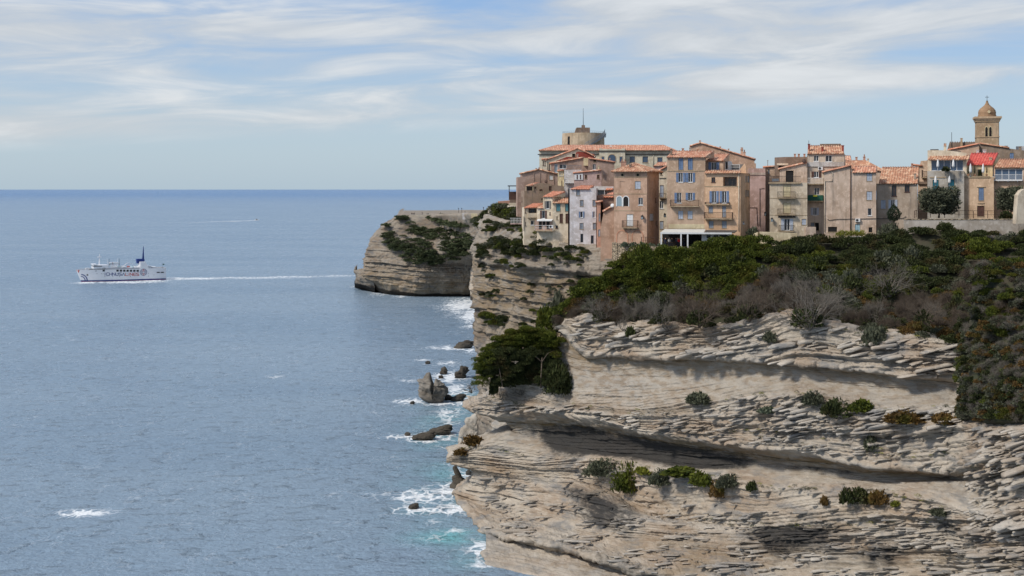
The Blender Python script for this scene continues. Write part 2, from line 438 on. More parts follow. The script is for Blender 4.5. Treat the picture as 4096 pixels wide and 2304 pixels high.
# ------------------------------------------------------------------ rock
def rock_material(name='limestone', pale=(0.43, 0.382, 0.315, 1), tan=(0.31, 0.24, 0.175, 1), grey=(0.215, 0.21, 0.20, 1)):
    m, t, bs = new_mat(name)
    p = t.pos()
    big = t.noise(t.map(p, (0.09, 0.09, 0.30)), 1.0, 6.0, 0.6)
    lay = t.noise(t.map(p, (0.22, 0.22, 2.2), (4, 9, 2)), 1.0, 6.0, 0.68)
    fine = t.noise(t.map(p, (1.3, 1.3, 4.0), (14, 9, 2)), 1.0, 6.0, 0.7)
    gry = t.noise(t.map(p, (0.16, 0.16, 0.45), (44, 29, 12)), 1.0, 7.0, 0.68)
    c = t.mix(t.ss(big, 0.40, 0.66), pale, tan)
    c = t.mix(t.math('MULTIPLY', t.ss(lay, 0.48, 0.72), 0.65), c, tuple(x * 1.22 for x in pale[:3]) + (1,))
    c = t.mix(t.math('MULTIPLY', t.ss(fine, 0.52, 0.74), 0.55), c, tuple(x * 0.62 for x in tan[:3]) + (1,))
    c = t.mix(t.math('MULTIPLY', t.ss(gry, 0.49, 0.66), 0.9), c, grey)
    sand = t.attr('sand')
    sc = t.mix(t.ss(t.noise(t.map(p, (0.5, 0.5, 1.2), rot=(0, 0.5, 0)), 1.0, 6.0, 0.6), 0.42, 0.62), (0.355, 0.325, 0.28, 1), (0.255, 0.205, 0.15, 1))
    c = t.mix(t.math('MULTIPLY', sand, 0.85), c, sc)
    ochre = t.math('MULTIPLY', t.attr('ochre'), t.ss(t.noise(t.map(p, (0.3, 0.3, 1.3), (1, 8, 4)), 1.0, 5.0, 0.6), 0.35, 0.6))
    c = t.mix(ochre, c, (0.20, 0.135, 0.06, 1))
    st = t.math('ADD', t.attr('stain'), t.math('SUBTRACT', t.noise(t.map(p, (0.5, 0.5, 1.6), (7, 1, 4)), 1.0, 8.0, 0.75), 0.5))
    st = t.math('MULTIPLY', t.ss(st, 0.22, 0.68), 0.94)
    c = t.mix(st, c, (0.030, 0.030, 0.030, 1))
    wet = t.ss(t.math('ADD', t.attr('wet'), t.math('MULTIPLY', t.math('SUBTRACT', big, 0.5), 0.8)), 0.4, 0.6)
    c = t.mix(t.math('MULTIPLY', wet, 0.93), c, (0.022, 0.019, 0.016, 1))
    t.link(c, bs.inputs['Base Color']); bs.inputs['Roughness'].default_value = 0.95
    bs.inputs['Specular IOR Level'].default_value = 0.15
    b = t.node('ShaderNodeBump'); b.inputs['Strength'].default_value = 0.9; b.inputs['Distance'].default_value = 0.26
    hh = t.math('ADD', t.noise(t.map(p, (0.9, 0.9, 3.4)), 1.0, 8.0, 0.72), t.math('MULTIPLY', t.noise(p, 4.0, 6.0, 0.7), 0.5))
    t.link(hh, b.inputs['Height']); t.link(b.outputs[0], bs.inputs['Normal'])
    return m
M['rock'] = rock_material()
M['rockfar'] = rock_material('far_limestone', pale=(0.27, 0.235, 0.19, 1), tan=(0.19, 0.148, 0.108, 1), grey=(0.125, 0.122, 0.118, 1))
M['searock'] = rock_material('dark_wet_rock', pale=(0.085, 0.075, 0.06, 1), tan=(0.05, 0.042, 0.034, 1), grey=(0.07, 0.068, 0.062, 1))
M['stackrock'] = rock_material('grey_stack_rock', pale=(0.24, 0.22, 0.19, 1), tan=(0.14, 0.12, 0.095, 1), grey=(0.12, 0.115, 0.105, 1))
M['slab'] = rock_material('slab_limestone', pale=(0.47, 0.43, 0.37, 1), tan=(0.34, 0.28, 0.215, 1), grey=(0.23, 0.228, 0.22, 1))  # paler than the face: highlights on the blocks put into their colour
M['greyrock'] = rock_material('grey_limestone', pale=(0.42, 0.39, 0.34, 1), tan=(0.33, 0.29, 0.235, 1), grey=(0.28, 0.275, 0.26, 1))
def soil_material():
    m, t, bs = new_mat('scrub_soil')
    p = t.pos()
    c = t.mix(t.ss(t.noise(p, 0.5, 6.0, 0.65), 0.35, 0.65), (0.055, 0.047, 0.03, 1), (0.035, 0.04, 0.018, 1))
    t.link(c, bs.inputs['Base Color']); bs.inputs['Roughness'].default_value = 1.0
    return m
M['soil'] = soil_material()

def strata(s, z, amp, seed=0, th=1.0, cell=3.0, dip=0.0, warp=1.0):
    """bedded, blocky relief: how far each bed sticks out of the face"""
    wz = z + dip * s + warp * 1.1 * (fbm(s / 14.0, z / 9.0, None, seed + 1, 3) - .5) + 0.25 * (fbm(s / 2.5, z / 2.0, None, seed + 2, 2) - .5)
    q = wz / th + 1.4 * (vn(wz / th * 0.45, s / 40.0, None, seed + 3) - .5)
    i = np.floor(q); f = q - i
    f = np.clip(f + .10 * (vn(s / .7, z / .5, None, seed + 10) - .5), 0, 1)
    L = cell * (0.5 + 1.2 * hsh(i, 0, seed + 4))
    cs = s / L + 13.7 * hsh(i, 1, seed + 5) + 0.35 * (vn(s / 1.3, z / .8, None, seed + 8) - .5)
    j = np.floor(cs); g = cs - j
    pr = hsh(i, j, seed + 6); pl = hsh(i, 77, seed + 7)
    prof = np.clip(f / .10, 0, 1) * (1 - .78 * f ** 1.6) * (1 - (.15 + .5 * hsh(i, 5, seed + 9)) * np.abs(2 * g - 1) ** 8)
    return amp * (0.7 * pl ** 1.5 + 0.55 * pr) * prof

SURF = {}
def depth_at(name, px, py, default=None, tol=7.0):
    """how far off the rock face is at a photo pixel"""
    a, b, d, _ = SURF[name]; m = (np.abs(a - px) < tol) & (np.abs(b - py) < tol)
    return float(d[m].min()) if m.any() else default
def stain_at(name, px, py, tol=7.0):
    a, b, _, s_ = SURF[name]; m = (np.abs(a - px) < tol) & (np.abs(b - py) < tol)
    return float(s_[m].mean()) if m.any() else 0.0
def sheet(name, lines, ncol, mat, umin=0.0, umax=1.0, wrap=0, wrapD=25.0, wrap_px=14.0, seed=0, slen=150.0, layers=((1.0, 3.0, 1.0), (0.34, 1.2, 0.38)), dip=0.0, rough=1.0, kind='structure', smooth=True, bedded=False):
    """a rock face lofted through feature lines (ledge edges, lips and hollows), then bedded in relief along its normal"""
    u = np.linspace(umin, umax, ncol)
    rows = []; extra = []
    L = []
    for ln in lines:
        p = np.array(ln['p'], float)
        px = p[0, 0] + (p[-1, 0] - p[0, 0]) * u
        L.append((px, np.interp(px, p[:, 0], p[:, 1]), np.interp(px, p[:, 0], p[:, 2])))
    def prop(ln, k, d, px):
        v = ln.get(k, d)
        if isinstance(v, (int, float)): return np.full_like(px, v)
        v = np.array(v, float); return np.interp(px, v[:, 0], v[:, 1])
    keys = (('s', 1.0), ('sand', 0.0), ('stain', 0.0), ('wet', 0.0), ('ochre', 0.0), ('fb', 0.5))
    for k in range(len(lines) - 1):
        n = lines[k].get('n', 20)
        ex = lines[k].get('e', 1.0)
        A, B = L[k], L[k + 1]
        for r in range(n + (1 if k == len(lines) - 2 else 0)):
            t = r / n; td = t ** ex
            px = A[0] * (1 - t) + B[0] * t; py = A[1] * (1 - t) + B[1] * t; D = A[2] * (1 - td) + B[2] * td
            rows.append((px, py, D))
            extra.append([prop(lines[k], kk, dd, px) * (1 - t) + prop(lines[k + 1], kk, dd, px) * t for kk, dd in keys])
    px = np.array([r[0] for r in rows]); py = np.array([r[1] for r in rows]); D = np.array([r[2] for r in rows])
    ex = np.array(extra)                                   # rows, keys, cols
    if wrap:                                               # turn the seaward end of the face back out of sight
        t = np.linspace(1, 0, wrap + 1)[:-1][None, :]
        ppx = px[:, :1] + wrap_px * t ** 2; pD = D[:, :1] + wrapD * t
        Zk = H - (py[:, :1] - HY) / F * D[:, :1]
        ppy = HY + (H - Zk) / pD * F
        px = np.concatenate([ppx, px], 1); py = np.concatenate([ppy, py], 1); D = np.concatenate([pD, D], 1)
        ex = np.concatenate([np.repeat(ex[:, :, :1], wrap, 2), ex], 2)
    X = (px - CX) / F * D; Y = D; Z = H - (py - HY) / F * D
    V = np.stack([X, Y, Z], -1)
    # a coarse normal of the lofted face
    gu = np.gradient(V, axis=1); gv = np.gradient(V, axis=0)
    Nn = np.cross(gu, gv); Nn /= np.maximum(np.linalg.norm(Nn, axis=-1, keepdims=True), 1e-6)
    if (Nn * V).sum() - (Nn * np.array([0, 0, H])).sum() > 0: Nn = -Nn
    for _ in range(6):
        Nn = (Nn + np.roll(Nn, 1, 0) + np.roll(Nn, -1, 0) + np.roll(Nn, 1, 1) + np.roll(Nn, -1, 1)); Nn /= np.maximum(np.linalg.norm(Nn, axis=-1, keepdims=True), 1e-6)
    Nn[..., 2] *= 0.55
    step = np.linalg.norm(np.diff(V[:, :, :2], axis=1), axis=-1).mean(0)
    s = np.concatenate([[0], np.cumsum(step)])[None, :] + np.zeros_like(X)
    st, sand, stain, wet, ochre, fb = (ex[:, i, :] for i in range(6))
    arc = np.concatenate([np.zeros((1, X.shape[1])), np.cumsum(np.linalg.norm(np.diff(V, axis=0), axis=-1), 0)])
    WB = -np.repeat(arc.mean(1, keepdims=True), X.shape[1], 1) if bedded else Z
    d = np.zeros_like(X)
    for li, (th, cell, am) in enumerate(layers):
        d += strata(s, WB, st * am, seed + 20 * li, th, cell, dip)
    d += fb * rough * 2.2 * (fbm(s / 9.0, Z / 6.0, None, seed + 91, 4) - .5)
    d += 0.35 * (1 - np.clip(st, 0, 1)) * (fbm(s / 2.2 + Z * .5, Z / 1.1, None, seed + 95, 4) - .5)
    a_ = s * .30 + WB * .75; b_ = WB * .28 - s * .42
    d += sand * .55 * (1 - np.abs(2 * fbm(a_ / 1.9, b_ / 7.0, None, seed + 97, 4) - 1)) + sand * .25 * (fbm(a_ / .6, b_ / 2.2, None, seed + 99, 3) - .5)
    V = V + Nn * d[..., None]
    nr, nc = X.shape
    o = np_mesh(name, V.reshape(-1, 3), grid_quads(nr, nc), mat, smooth=smooth,
                attrs={'sand': sand, 'stain': stain, 'wet': wet, 'ochre': ochre})
    if kind: tag(o, kind=kind)
    W_ = V[:, wrap:].reshape(-1, 3)
    SURF[name] = (CX + W_[:, 0] / W_[:, 1] * F, HY + (H - W_[:, 2]) / W_[:, 1] * F, W_[:, 1], stain[:, wrap:].ravel())
    return o

# the near cliff ----------------------------------------------------
_D0 = np.array([(1780, 257), (2000, 248), (2300, 236), (2600, 222), (3000, 206), (3400, 196), (3800, 187), (3900, 178), (4100, 166), (4400, 152)], float)
def D0(px): return float(np.interp(px, _D0[:, 0], _D0[:, 1]))
def ln(pts, off, **k):
    return dict(p=[(a, b, D0(a) + (float(np.interp(a, *zip(*off))) if isinstance(off, list) else off)) for a, b in pts], **k)
NL0 = [(2264, 1303), (2272, 1284), (2360, 1268), (2470, 1318), (2586, 1305), (2731, 1304), (2828, 1322), (2973, 1300), (3031, 1290), (3166, 1258), (3303, 1300), (3438, 1335), (3535, 1345), (3655, 1345), (3776, 1370), (3853, 1380), (4100, 1450), (4330, 1470)]
def lower(pts, dy): return [(a, b + dy) for a, b in pts]
NL1 = [(2262, 1330), (2330, 1400), (2360, 1417), (2470, 1412), (2635, 1425), (2828, 1430), (2973, 1437), (3100, 1443), (3245, 1452), (3438, 1476), (3631, 1500), (3824, 1512), (4100, 1560), (4330, 1580)]
NL2 = [(2030, 1560), (2150, 1590), (2229, 1618), (2345, 1625), (2538, 1649), (2700, 1636), (2828, 1612), (2997, 1584), (3166, 1577), (3240, 1570), (3486, 1632), (3631, 1632), (3824, 1622), (4100, 1660), (4330, 1680)]
NL2b = [(1960, 1590), (2100, 1612), (2229, 1634), (2538, 1672), (2800, 1680), (3100, 1702), (3438, 1724), (3631, 1738), (3824, 1706), (4100, 1720), (4330, 1730)]
NL3 = [(1862, 1628), (1916, 1644), (1998, 1660), (2106, 1640), (2226, 1650), (2396, 1669), (2514, 1712), (2683, 1738), (2876, 1766), (3070, 1790), (3200, 1802), (3350, 1830), (3475, 1862), (3600, 1866), (3809, 1880), (3900, 1860), (4100, 1850), (4330, 1860)]
NL3b = [(2024, 1684), (2060, 1688), (2106, 1692), (2226, 1696), (2396, 1712), (2514, 1742), (2683, 1766), (2876, 1794), (3070, 1818), (3200, 1832), (3350, 1850), (3475, 1880), (3600, 1882), (3809, 1896), (3900, 1880), (4100, 1875), (4330, 1885)]
NL4 = [(2056, 1728), (2110, 1742), (2200, 1775), (2533, 1828), (2825, 1876), (3034, 1880), (3267, 1898), (3517, 1932), (3850, 1936), (4100, 1930), (4330, 1940)]
NL5 = [(1803, 1829), (1860, 1812), (1911, 1806), (2137, 1849), (2325, 1838), (2400, 1836), (2617, 1884), (2909, 1900), (3034, 1946), (3100, 1948), (3392, 1944), (3559, 1960), (3892, 2045), (4100, 2020), (4330, 2030)]
NL6 = [(1812, 1851), (1884, 1860), (2001, 1882), (2182, 1908), (2295, 1918), (2420, 1960), (2530, 2040), (2650, 2075), (2742, 2090), (2992, 2115), (3400, 2110), (3800, 2100), (3900, 2130), (4100, 2120), (4330, 2130)]
def near_cliff():
    stA = [(2100, 0.25), (2230, 0.95), (2600, 1.0), (2830, 0.95), (2990, .6), (3080, 0.1), (3200, .5), (3400, .45), (3560, .1)]
    lines = [
        ln(lower(NL0, -26), 9.0, s=.5, n=8),
        ln(NL0, [(3800, 2.5), (3890, 12), (4330, 14)], s=1.1, n=62, fb=.6),
        ln(NL1, [(3790, -1.1), (3890, 10), (4330, 12)], s=1.15, n=4, fb=.4),
        ln(lower(NL1, 8), [(2262, 0.2), (2400, .7), (3790, .8), (3890, 10.5), (4330, 12)], s=.25, sand=.75, ochre=.7, n=22, fb=.3, e=0.8),
        ln([(a * .6 + c * .4, b * .6 + d * .4) for (a, b), (c, d) in zip([(2262, 1345), (2400, 1425), (2700, 1432), (3100, 1450), (3500, 1490), (3824, 1520), (4330, 1590)], [(2030, 1555), (2345, 1612), (2700, 1630), (3100, 1575), (3486, 1628), (3824, 1618), (4330, 1675)])], [(2030, .3), (2400, .6), (3790, .6), (3890, 10), (4330, 12)], s=.12, sand=1.0, n=42, fb=.55, e=1.6),
        ln(NL2, [(3790, -2.9), (3890, 7), (4330, 9)], s=.6, sand=.55, n=22, fb=.5),
        ln(NL2b, [(1960, -4.5), (3000, -4.4), (3050, -4.6), (3824, -4.6)], s=.95, n=5),
        ln(lower(NL2b, 8), [(1960, -4.6), (2800, -4.5), (3050, -3.2), (3824, -2.8), (3900, -3.8), (4330, -4.4)], s=.75, sand=[(2900, 0), (3100, .6), (3800, .6), (3880, 0)], n=26),
        ln(NL3, -5.2, s=1.0, n=7),
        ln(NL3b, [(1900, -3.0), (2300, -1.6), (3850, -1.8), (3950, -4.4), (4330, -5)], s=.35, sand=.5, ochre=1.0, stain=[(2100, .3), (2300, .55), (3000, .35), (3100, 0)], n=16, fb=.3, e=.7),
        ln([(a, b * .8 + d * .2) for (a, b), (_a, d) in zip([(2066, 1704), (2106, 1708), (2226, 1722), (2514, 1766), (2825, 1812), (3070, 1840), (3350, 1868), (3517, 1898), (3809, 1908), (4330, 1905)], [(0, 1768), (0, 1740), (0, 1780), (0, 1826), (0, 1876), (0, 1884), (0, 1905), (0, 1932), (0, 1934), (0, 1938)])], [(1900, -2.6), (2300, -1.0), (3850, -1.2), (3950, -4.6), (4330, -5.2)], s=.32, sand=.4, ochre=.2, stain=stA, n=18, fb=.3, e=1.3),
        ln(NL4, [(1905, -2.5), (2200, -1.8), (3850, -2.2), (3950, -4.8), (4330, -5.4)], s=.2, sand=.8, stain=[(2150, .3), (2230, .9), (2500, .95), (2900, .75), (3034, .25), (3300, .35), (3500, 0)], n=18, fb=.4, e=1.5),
        ln(NL5, [(1803, -5.5), (2300, -6.0), (3850, -6.0), (3950, -6.4), (4330, -6.5)], s=.8, n=34, fb=.5),
        ln(NL6, [(1812, -6.8), (2300, -7.4), (2600, -8.0), (4330, -8.0)], s=.95, n=9, ochre=.25, stain=[(2250, .1), (2400, .2), (2900, .05), (3050, .4), (3350, .42), (3450, .1), (3880, .45), (4100, .2)]),
    ]
    L7 = [(1896, 1880, 247), (2001, 1902, 241), (2182, 1935, 232), (2295, 1960, 226), (2420, 2010, 217), (2530, 2068, 207), (2742, 2108, 202.5), (2992, 2128, 197.5), (3400, 2124, 188), (3800, 2114, 178.5), (3900, 2140, 170), (4100, 2130, 158.5), (4330, 2140, 148)]
    L8 = [(1897, 1944, 248), (2050, 1985, 239), (2200, 2040, 229), (2350, 2085, 220), (2500, 2120, 207), (2750, 2170, 200), (3000, 2190, 195), (3400, 2190, 187), (3800, 2185, 178), (3900, 2200, 169), (4100, 2200, 158), (4330, 2210, 147.5)]
    L8b = [(1824, 1976, 253), (1890, 2012, 246), (2050, 2075, 232), (2250, 2120, 221), (2450, 2160, 208), (2620, 2190, 200), (2800, 2215, 196.5), (3000, 2225, 193.5), (3400, 2225, 186), (3800, 2225, 177), (3900, 2235, 168.5), (4100, 2240, 157.5), (4330, 2250, 147)]
    L9 = [(1942, 2118, 226.5), (2100, 2160, 214), (2283, 2195, 204), (2450, 2255, 196.5), (2554, 2295, 193), (2800, 2302, 190.5), (3000, 2305, 188.5), (3400, 2310, 182.5), (3800, 2310, 174.5), (3900, 2320, 166), (4100, 2330, 155), (4330, 2340, 146)]
    L10 = [(1942, 2122, 227), (2100, 2170, 217), (2283, 2206, 207.5), (2450, 2266, 200), (2554, 2308, 196), (2800, 2310, 191), (3000, 2315, 189), (3400, 2320, 183), (3800, 2320, 175), (3900, 2330, 166), (4100, 2340, 155), (4330, 2350, 146)]
    L11 = [(1938, 2205, 213.5), (2100, 2240, 208.5), (2283, 2290, 200), (2450, 2330, 195.5), (2800, 2365, 190), (3400, 2385, 182), (3900, 2400, 166), (4330, 2420, 145)]
    L12 = [(1956, 2258, 206.8), (2092, 2292, 202.2), (2300, 2340, 196), (2800, 2400, 189), (3400, 2470, 181), (3900, 2600, 168), (4330, 2800, 152)]
    L13 = [(a, b + 26, F * 64.0 / (b + 26 - HY)) for a, b, c in L12]
    lines += [
        dict(p=L7, s=[(1896, .4), (2500, .5), (2700, .9)], stain=[(2150, 0), (2300, .55), (2420, .75), (2540, .45), (2600, 0), (2950, .1), (3050, .65), (3300, .7), (3450, .15), (3880, .5), (4000, .2)], n=24),
        dict(p=L8, s=[(1896, .7), (2500, .8), (2700, 1.0)], stain=[(2250, 0), (2400, .6), (2520, .4), (2600, 0), (2800, .2), (2950, .1), (3100, .65), (3250, .55), (3420, .1), (3560, .5), (3700, .15)], n=26, ochre=[(2500, 0), (2700, .2), (3200, .2)]),
        dict(p=L8b, s=[(1824, .7), (2300, .8), (2700, 1.0)], stain=[(2300, 0), (3000, .1), (3100, .5), (3300, .2), (3560, .6), (3700, .15)], n=22, ochre=[(2400, .1), (2700, .35), (3200, .2)]),
        dict(p=L9, s=[(1824, .9), (2300, 1.0), (2700, 1.0)], stain=[(1950, .15), (2300, .3), (2560, .4), (2700, 0), (3560, .3), (3700, .1)], n=4, ochre=[(2400, .1), (2700, .35), (3200, .2)]),
        dict(p=L10, s=[(1942, .5), (2200, .9), (2700, 1.0)], stain=[(2100, .1), (2300, .3), (2500, .3), (2700, 0), (3100, .3), (3200, .1), (3560, .4), (3650, 0)], n=18),
        dict(p=L11, s=.45, sand=[(2000, .5), (2500, .9), (2700, .2)], n=16),
        dict(p=L12, s=.4, n=8, wet=.3),
        dict(p=L13, s=.3, n=4, wet=.9),
    ]
    for q in lines: q['n'] = int(q.get('n', 20) * 1.5)
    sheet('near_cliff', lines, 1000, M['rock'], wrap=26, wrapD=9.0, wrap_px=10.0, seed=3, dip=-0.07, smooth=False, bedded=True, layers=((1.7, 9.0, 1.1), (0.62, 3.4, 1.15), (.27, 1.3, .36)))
near_cliff()

# the cliff under the town --------------------------------------------
def town_cliff():
    def dm(px): return float(np.interp(px, [1880, 1915, 1990, 2080, 2110, 2300, 2480, 2700], [302, 293, 284, 269, 263, 252, 246, 246]))
    def l(pts, off, **k): return dict(p=[(a, b, dm(a) + off) for a, b in pts], **k)
    lines = [
        dict(p=[(1950, 850, 420), (2100, 880, 350), (2300, 960, 300), (2700, 985, 290)], s=0, sand=.6, n=10),
        l([(1952, 862), (2010, 880), (2090, 905), (2200, 925), (2300, 962), (2420, 990), (2700, 1000)], 16, s=.2, sand=.8, n=20),
        l([(1936, 905), (1990, 922), (2071, 930), (2150, 936), (2215, 956), (2275, 980), (2390, 992), (2480, 1020), (2700, 1050)], 2.5, s=.5, sand=.6, n=24, fb=.9),
        l([(1909, 1004), (1960, 1020), (2060, 1030), (2200, 1050), (2300, 1060), (2420, 1080), (2700, 1090)], -1, s=1.0, n=16, fb=1.0),
        l([(1914, 1036), (1990, 1050), (2100, 1060), (2300, 1082), (2420, 1100), (2700, 1110)], -2.5, s=1.1, n=5, fb=.8),
        l([(1906, 1048), (1990, 1064), (2100, 1076), (2300, 1096), (2420, 1110), (2700, 1120)], -.5, s=.7, n=50, ochre=.5, fb=1.0, stain=[(2020, 0), (2150, .25), (2300, .3)]),
        l([(1912, 1180), (2040, 1190), (2200, 1200), (2300, 1210), (2700, 1220)], -1.5, s=.8, n=40, ochre=.5, fb=1.3, stain=[(1990, 0), (2050, .3), (2200, .35), (2400, .3)]),
        l([(1916, 1300), (2040, 1310), (2200, 1330), (2700, 1340)], -1, s=.7, n=40, ochre=.3, fb=1.3, stain=[(1930, .3), (2040, .2), (2200, .35)]),
        l([(1920, 1420), (2100, 1440), (2700, 1460)], -1, s=.7, n=40, fb=1.2, stain=.25),
        l([(1925, 1600), (2100, 1620), (2700, 1640)], 0, s=.8, n=30),
        l([(1930, 1800), (2100, 1830), (2700, 1850)], -2, s=.8, n=4, wet=.8),
        l([(1930, 1830), (2100, 1860), (2700, 1880)], -2, s=.6, n=4, wet=1),
    ]
    sheet('town_cliff', lines, 330, M['rockfar'], wrap=16, wrapD=60, wrap_px=10, seed=41, rough=1.7, layers=((1.7, 5.0, 1.5), (0.6, 2.2, .7)))
town_cliff()

# the far headland ------------------------------------------------------
def headland():
    lines = [
        dict(p=[(1600, 842, 950), (1720, 842, 950), (1850, 840, 930), (2060, 842, 760)], s=0, n=6, sand=.5, fb=.1),
        dict(p=[(1588, 866, 752), (1621, 861, 752), (1716, 861, 752), (1833, 856, 700), (1933, 855, 620), (2060, 870, 480)], s=.3, n=6, sand=.4, fb=.3),
        dict(p=[(1580, 876, 750), (1640, 878, 747), (1716, 880, 745), (1764, 900, 740), (1868, 912, 690), (1960, 915, 600), (2060, 925, 480)], s=.8, n=16, fb=.6),
        dict(p=[(1536, 909, 748), (1600, 918, 744), (1760, 925, 738), (1868, 935, 690), (1960, 940, 610), (2060, 950, 500)], s=1.2, n=22, fb=.8),
        dict(p=[(1492, 957, 746), (1560, 962, 736), (1700, 970, 722), (1868, 975, 700), (1960, 975, 640), (2060, 985, 520)], s=1.0, n=18, fb=.8),
        dict(p=[(1484, 985, 744), (1560, 995, 731), (1700, 1010, 716), (1868, 1015, 700), (1960, 1015, 680), (2060, 1020, 560)], s=1.2, n=26, fb=.8),
        dict(p=[(1470, 1030, 742), (1580, 1050, 727), (1700, 1058, 716), (1868, 1055, 714), (1980, 1060, 715), (2060, 1060, 600)], s=1.5, n=24, fb=1),
        dict(p=[(1467, 1070, 741), (1580, 1085, 726), (1700, 1090, 716), (1868, 1090, 716), (1980, 1095, 720), (2060, 1100, 640)], s=1.4, n=30, ochre=.25, fb=1, stain=[(1560, 0), (1640, .3), (1750, .1), (1850, .3)]),
        dict(p=[(1462, 1112, 741), (1560, 1140, 727), (1661, 1160, 719), (1760, 1160, 720), (1870, 1166, 722), (1980, 1170, 724), (2060, 1172, 700)], s=1.2, n=8, ochre=.5, fb=.8),
        dict(p=[(1470, 1140, 766), (1512, 1162, 748), (1564, 1176, 733), (1661, 1184, 723), (1780, 1186, 724), (1881, 1190, 725), (1980, 1192, 725), (2060, 1195, 710)], s=.6, n=6, wet=.95),
        dict(p=[(1470, 1153, 790), (1512, 1170, 760), (1564, 1186, 740), (1661, 1194, 728), (1780, 1196, 726), (1881, 1200, 724), (1980, 1202, 722), (2060, 1205, 712)], s=.3, n=4, wet=1),
    ]
    sheet('far_headland', lines, 340, M['rockfar'], wrap=20, wrapD=110, wrap_px=18, seed=77, slen=90, layers=((3.0, 12.0, 1.2), (1.2, 5.0, .75)), rough=2.2)
    spur = [
        dict(p=[(1424, 1080, 775), (1470, 1071, 770), (1500, 1071, 765)], s=.4, n=4),
        dict(p=[(1418, 1084, 762), (1440, 1074, 752), (1480, 1072, 744)], s=.8, n=12),
        dict(p=[(1426, 1112, 761), (1440, 1112, 750), (1490, 1116, 740)], s=.8, n=10),
        dict(p=[(1422, 1134, 763), (1460, 1142, 751), (1500, 1150, 742)], s=.6, n=5, wet=.5),
        dict(p=[(1418, 1137, 768), (1440, 1146, 770), (1500, 1163, 748)], s=.4, n=4, wet=1),
        dict(p=[(1420, 1150, 790), (1440, 1156, 780), (1500, 1175, 755)], s=.3, n=3, wet=1),
    ]
    sheet('headland_spur', spur, 60, M['rockfar'], wrap=10, wrapD=60, wrap_px=8, seed=78, layers=((2.4, 9.0, .8),))
    butt = [
        dict(p=[(1890, 1060, 716), (2090, 1060, 660)], s=.4, n=3),
        dict(p=[(1888, 1072, 705), (2090, 1080, 650)], s=1.0, n=14),
        dict(p=[(1886, 1112, 700), (2090, 1120, 646)], s=1.0, n=14),
        dict(p=[(1878, 1160, 696), (2090, 1165, 642)], s=.8, n=3),
        dict(p=[(1882, 1163, 700), (2090, 1168, 646)], s=.6, n=14),
        dict(p=[(1882, 1198, 700), (2090, 1204, 650)], s=.5, n=3, wet=.8),
        dict(p=[(1882, 1206, 702), (2090, 1212, 650)], s=.3, n=3, wet=1),
    ]
    sheet('cliff_buttress', butt, 50, M['rock'], wrap=8, wrapD=30, wrap_px=5, seed=79, layers=((3.0, 8.0, 1.0), (1.1, 4.0, .4)))
headland()

# hillside above the near cliff and the ground the town stands on -----------
HT = [(2200, 1255), (2258, 1235), (2328, 1145), (2406, 1110), (2433, 1085), (2510, 1040), (2569, 1015), (2685, 1010), (2763, 985), (2937, 965), (3093, 975), (3235, 965), (3401, 968), (3622, 930), (3757, 915), (3970, 935), (4330, 930)]
def hill_at(px, t):
    """point on the hillside: t = 0 at the rock edge, 1 at the crest"""
    y0 = float(np.interp(px, *zip(*NL0))); y1 = float(np.interp(px, *zip(*HT)))
    d1 = float(np.interp(px, [2200, 2330, 2510, 2760, 4330], [246, 241, 236, 230, 224])); d0_ = D0(px) + 3
    return P(px, y0 + (y1 - y0) * t - 2, d0_ + (d1 - d0_) * t ** .9)
def hill():
    def row(t):
        out = []
        for a in range(2210, 4331, 40):
            p = hill_at(a, t); D = p.y + .9
            out.append((a, HY + (H - p.z + .5) / D * F, D))
        return out
    low = [(a, b + 34, D0(a) + 6) for a, b in NL0]
    sheet('hillside', [dict(p=[(2200, 1250, 262), (2430, 1078, 258), (2760, 975, 252), (3100, 962, 250), (4330, 920, 250)], s=0, n=6, fb=.1)] + [dict(p=row(t), s=0, n=10, fb=.35) for t in (1, .75, .5, .25, 0)] + [dict(p=low, s=0, n=2, fb=.1)], 200, M['soil'], seed=61)
    md = [dict(p=[(3846, 1290, 190), (3900, 1180, 186), (4000, 1090, 184), (4400, 1040, 180)], s=0, n=8, fb=.4),
          dict(p=[(3838, 1400, 186), (3900, 1330, 180), (4400, 1280, 164)], s=0, n=20, fb=.8),
          dict(p=[(3838, 1560, 182), (3900, 1560, 174), (4400, 1540, 152)], s=0, n=20, fb=.8),
          dict(p=[(3850, 1640, 179), (3960, 1684, 170), (4400, 1690, 149)], s=0, n=6, fb=.4),
          dict(p=[(3860, 1720, 184), (3960, 1740, 176), (4400, 1750, 156)], s=0, n=2)]
    sheet('scrub_mound', md, 90, M['soil'], seed=63)
    tg = [dict(p=[(2050, 860, 420), (2400, 800, 420), (4400, 800, 420)], s=0, n=8, fb=.2),
          dict(p=[(2080, 930, 300), (2300, 980, 290), (2560, 930, 280), (3000, 935, 262), (4400, 890, 262)], s=0, n=4, fb=.1),
          dict(p=[(2100, 960, 290), (2300, 1015, 276), (2560, 1000, 262), (2700, 985, 250), (3000, 965, 248), (4400, 915, 248)], s=0, n=2, fb=.1)]
    sheet('town_ground', tg, 60, M['soil'], seed=65)
hill()

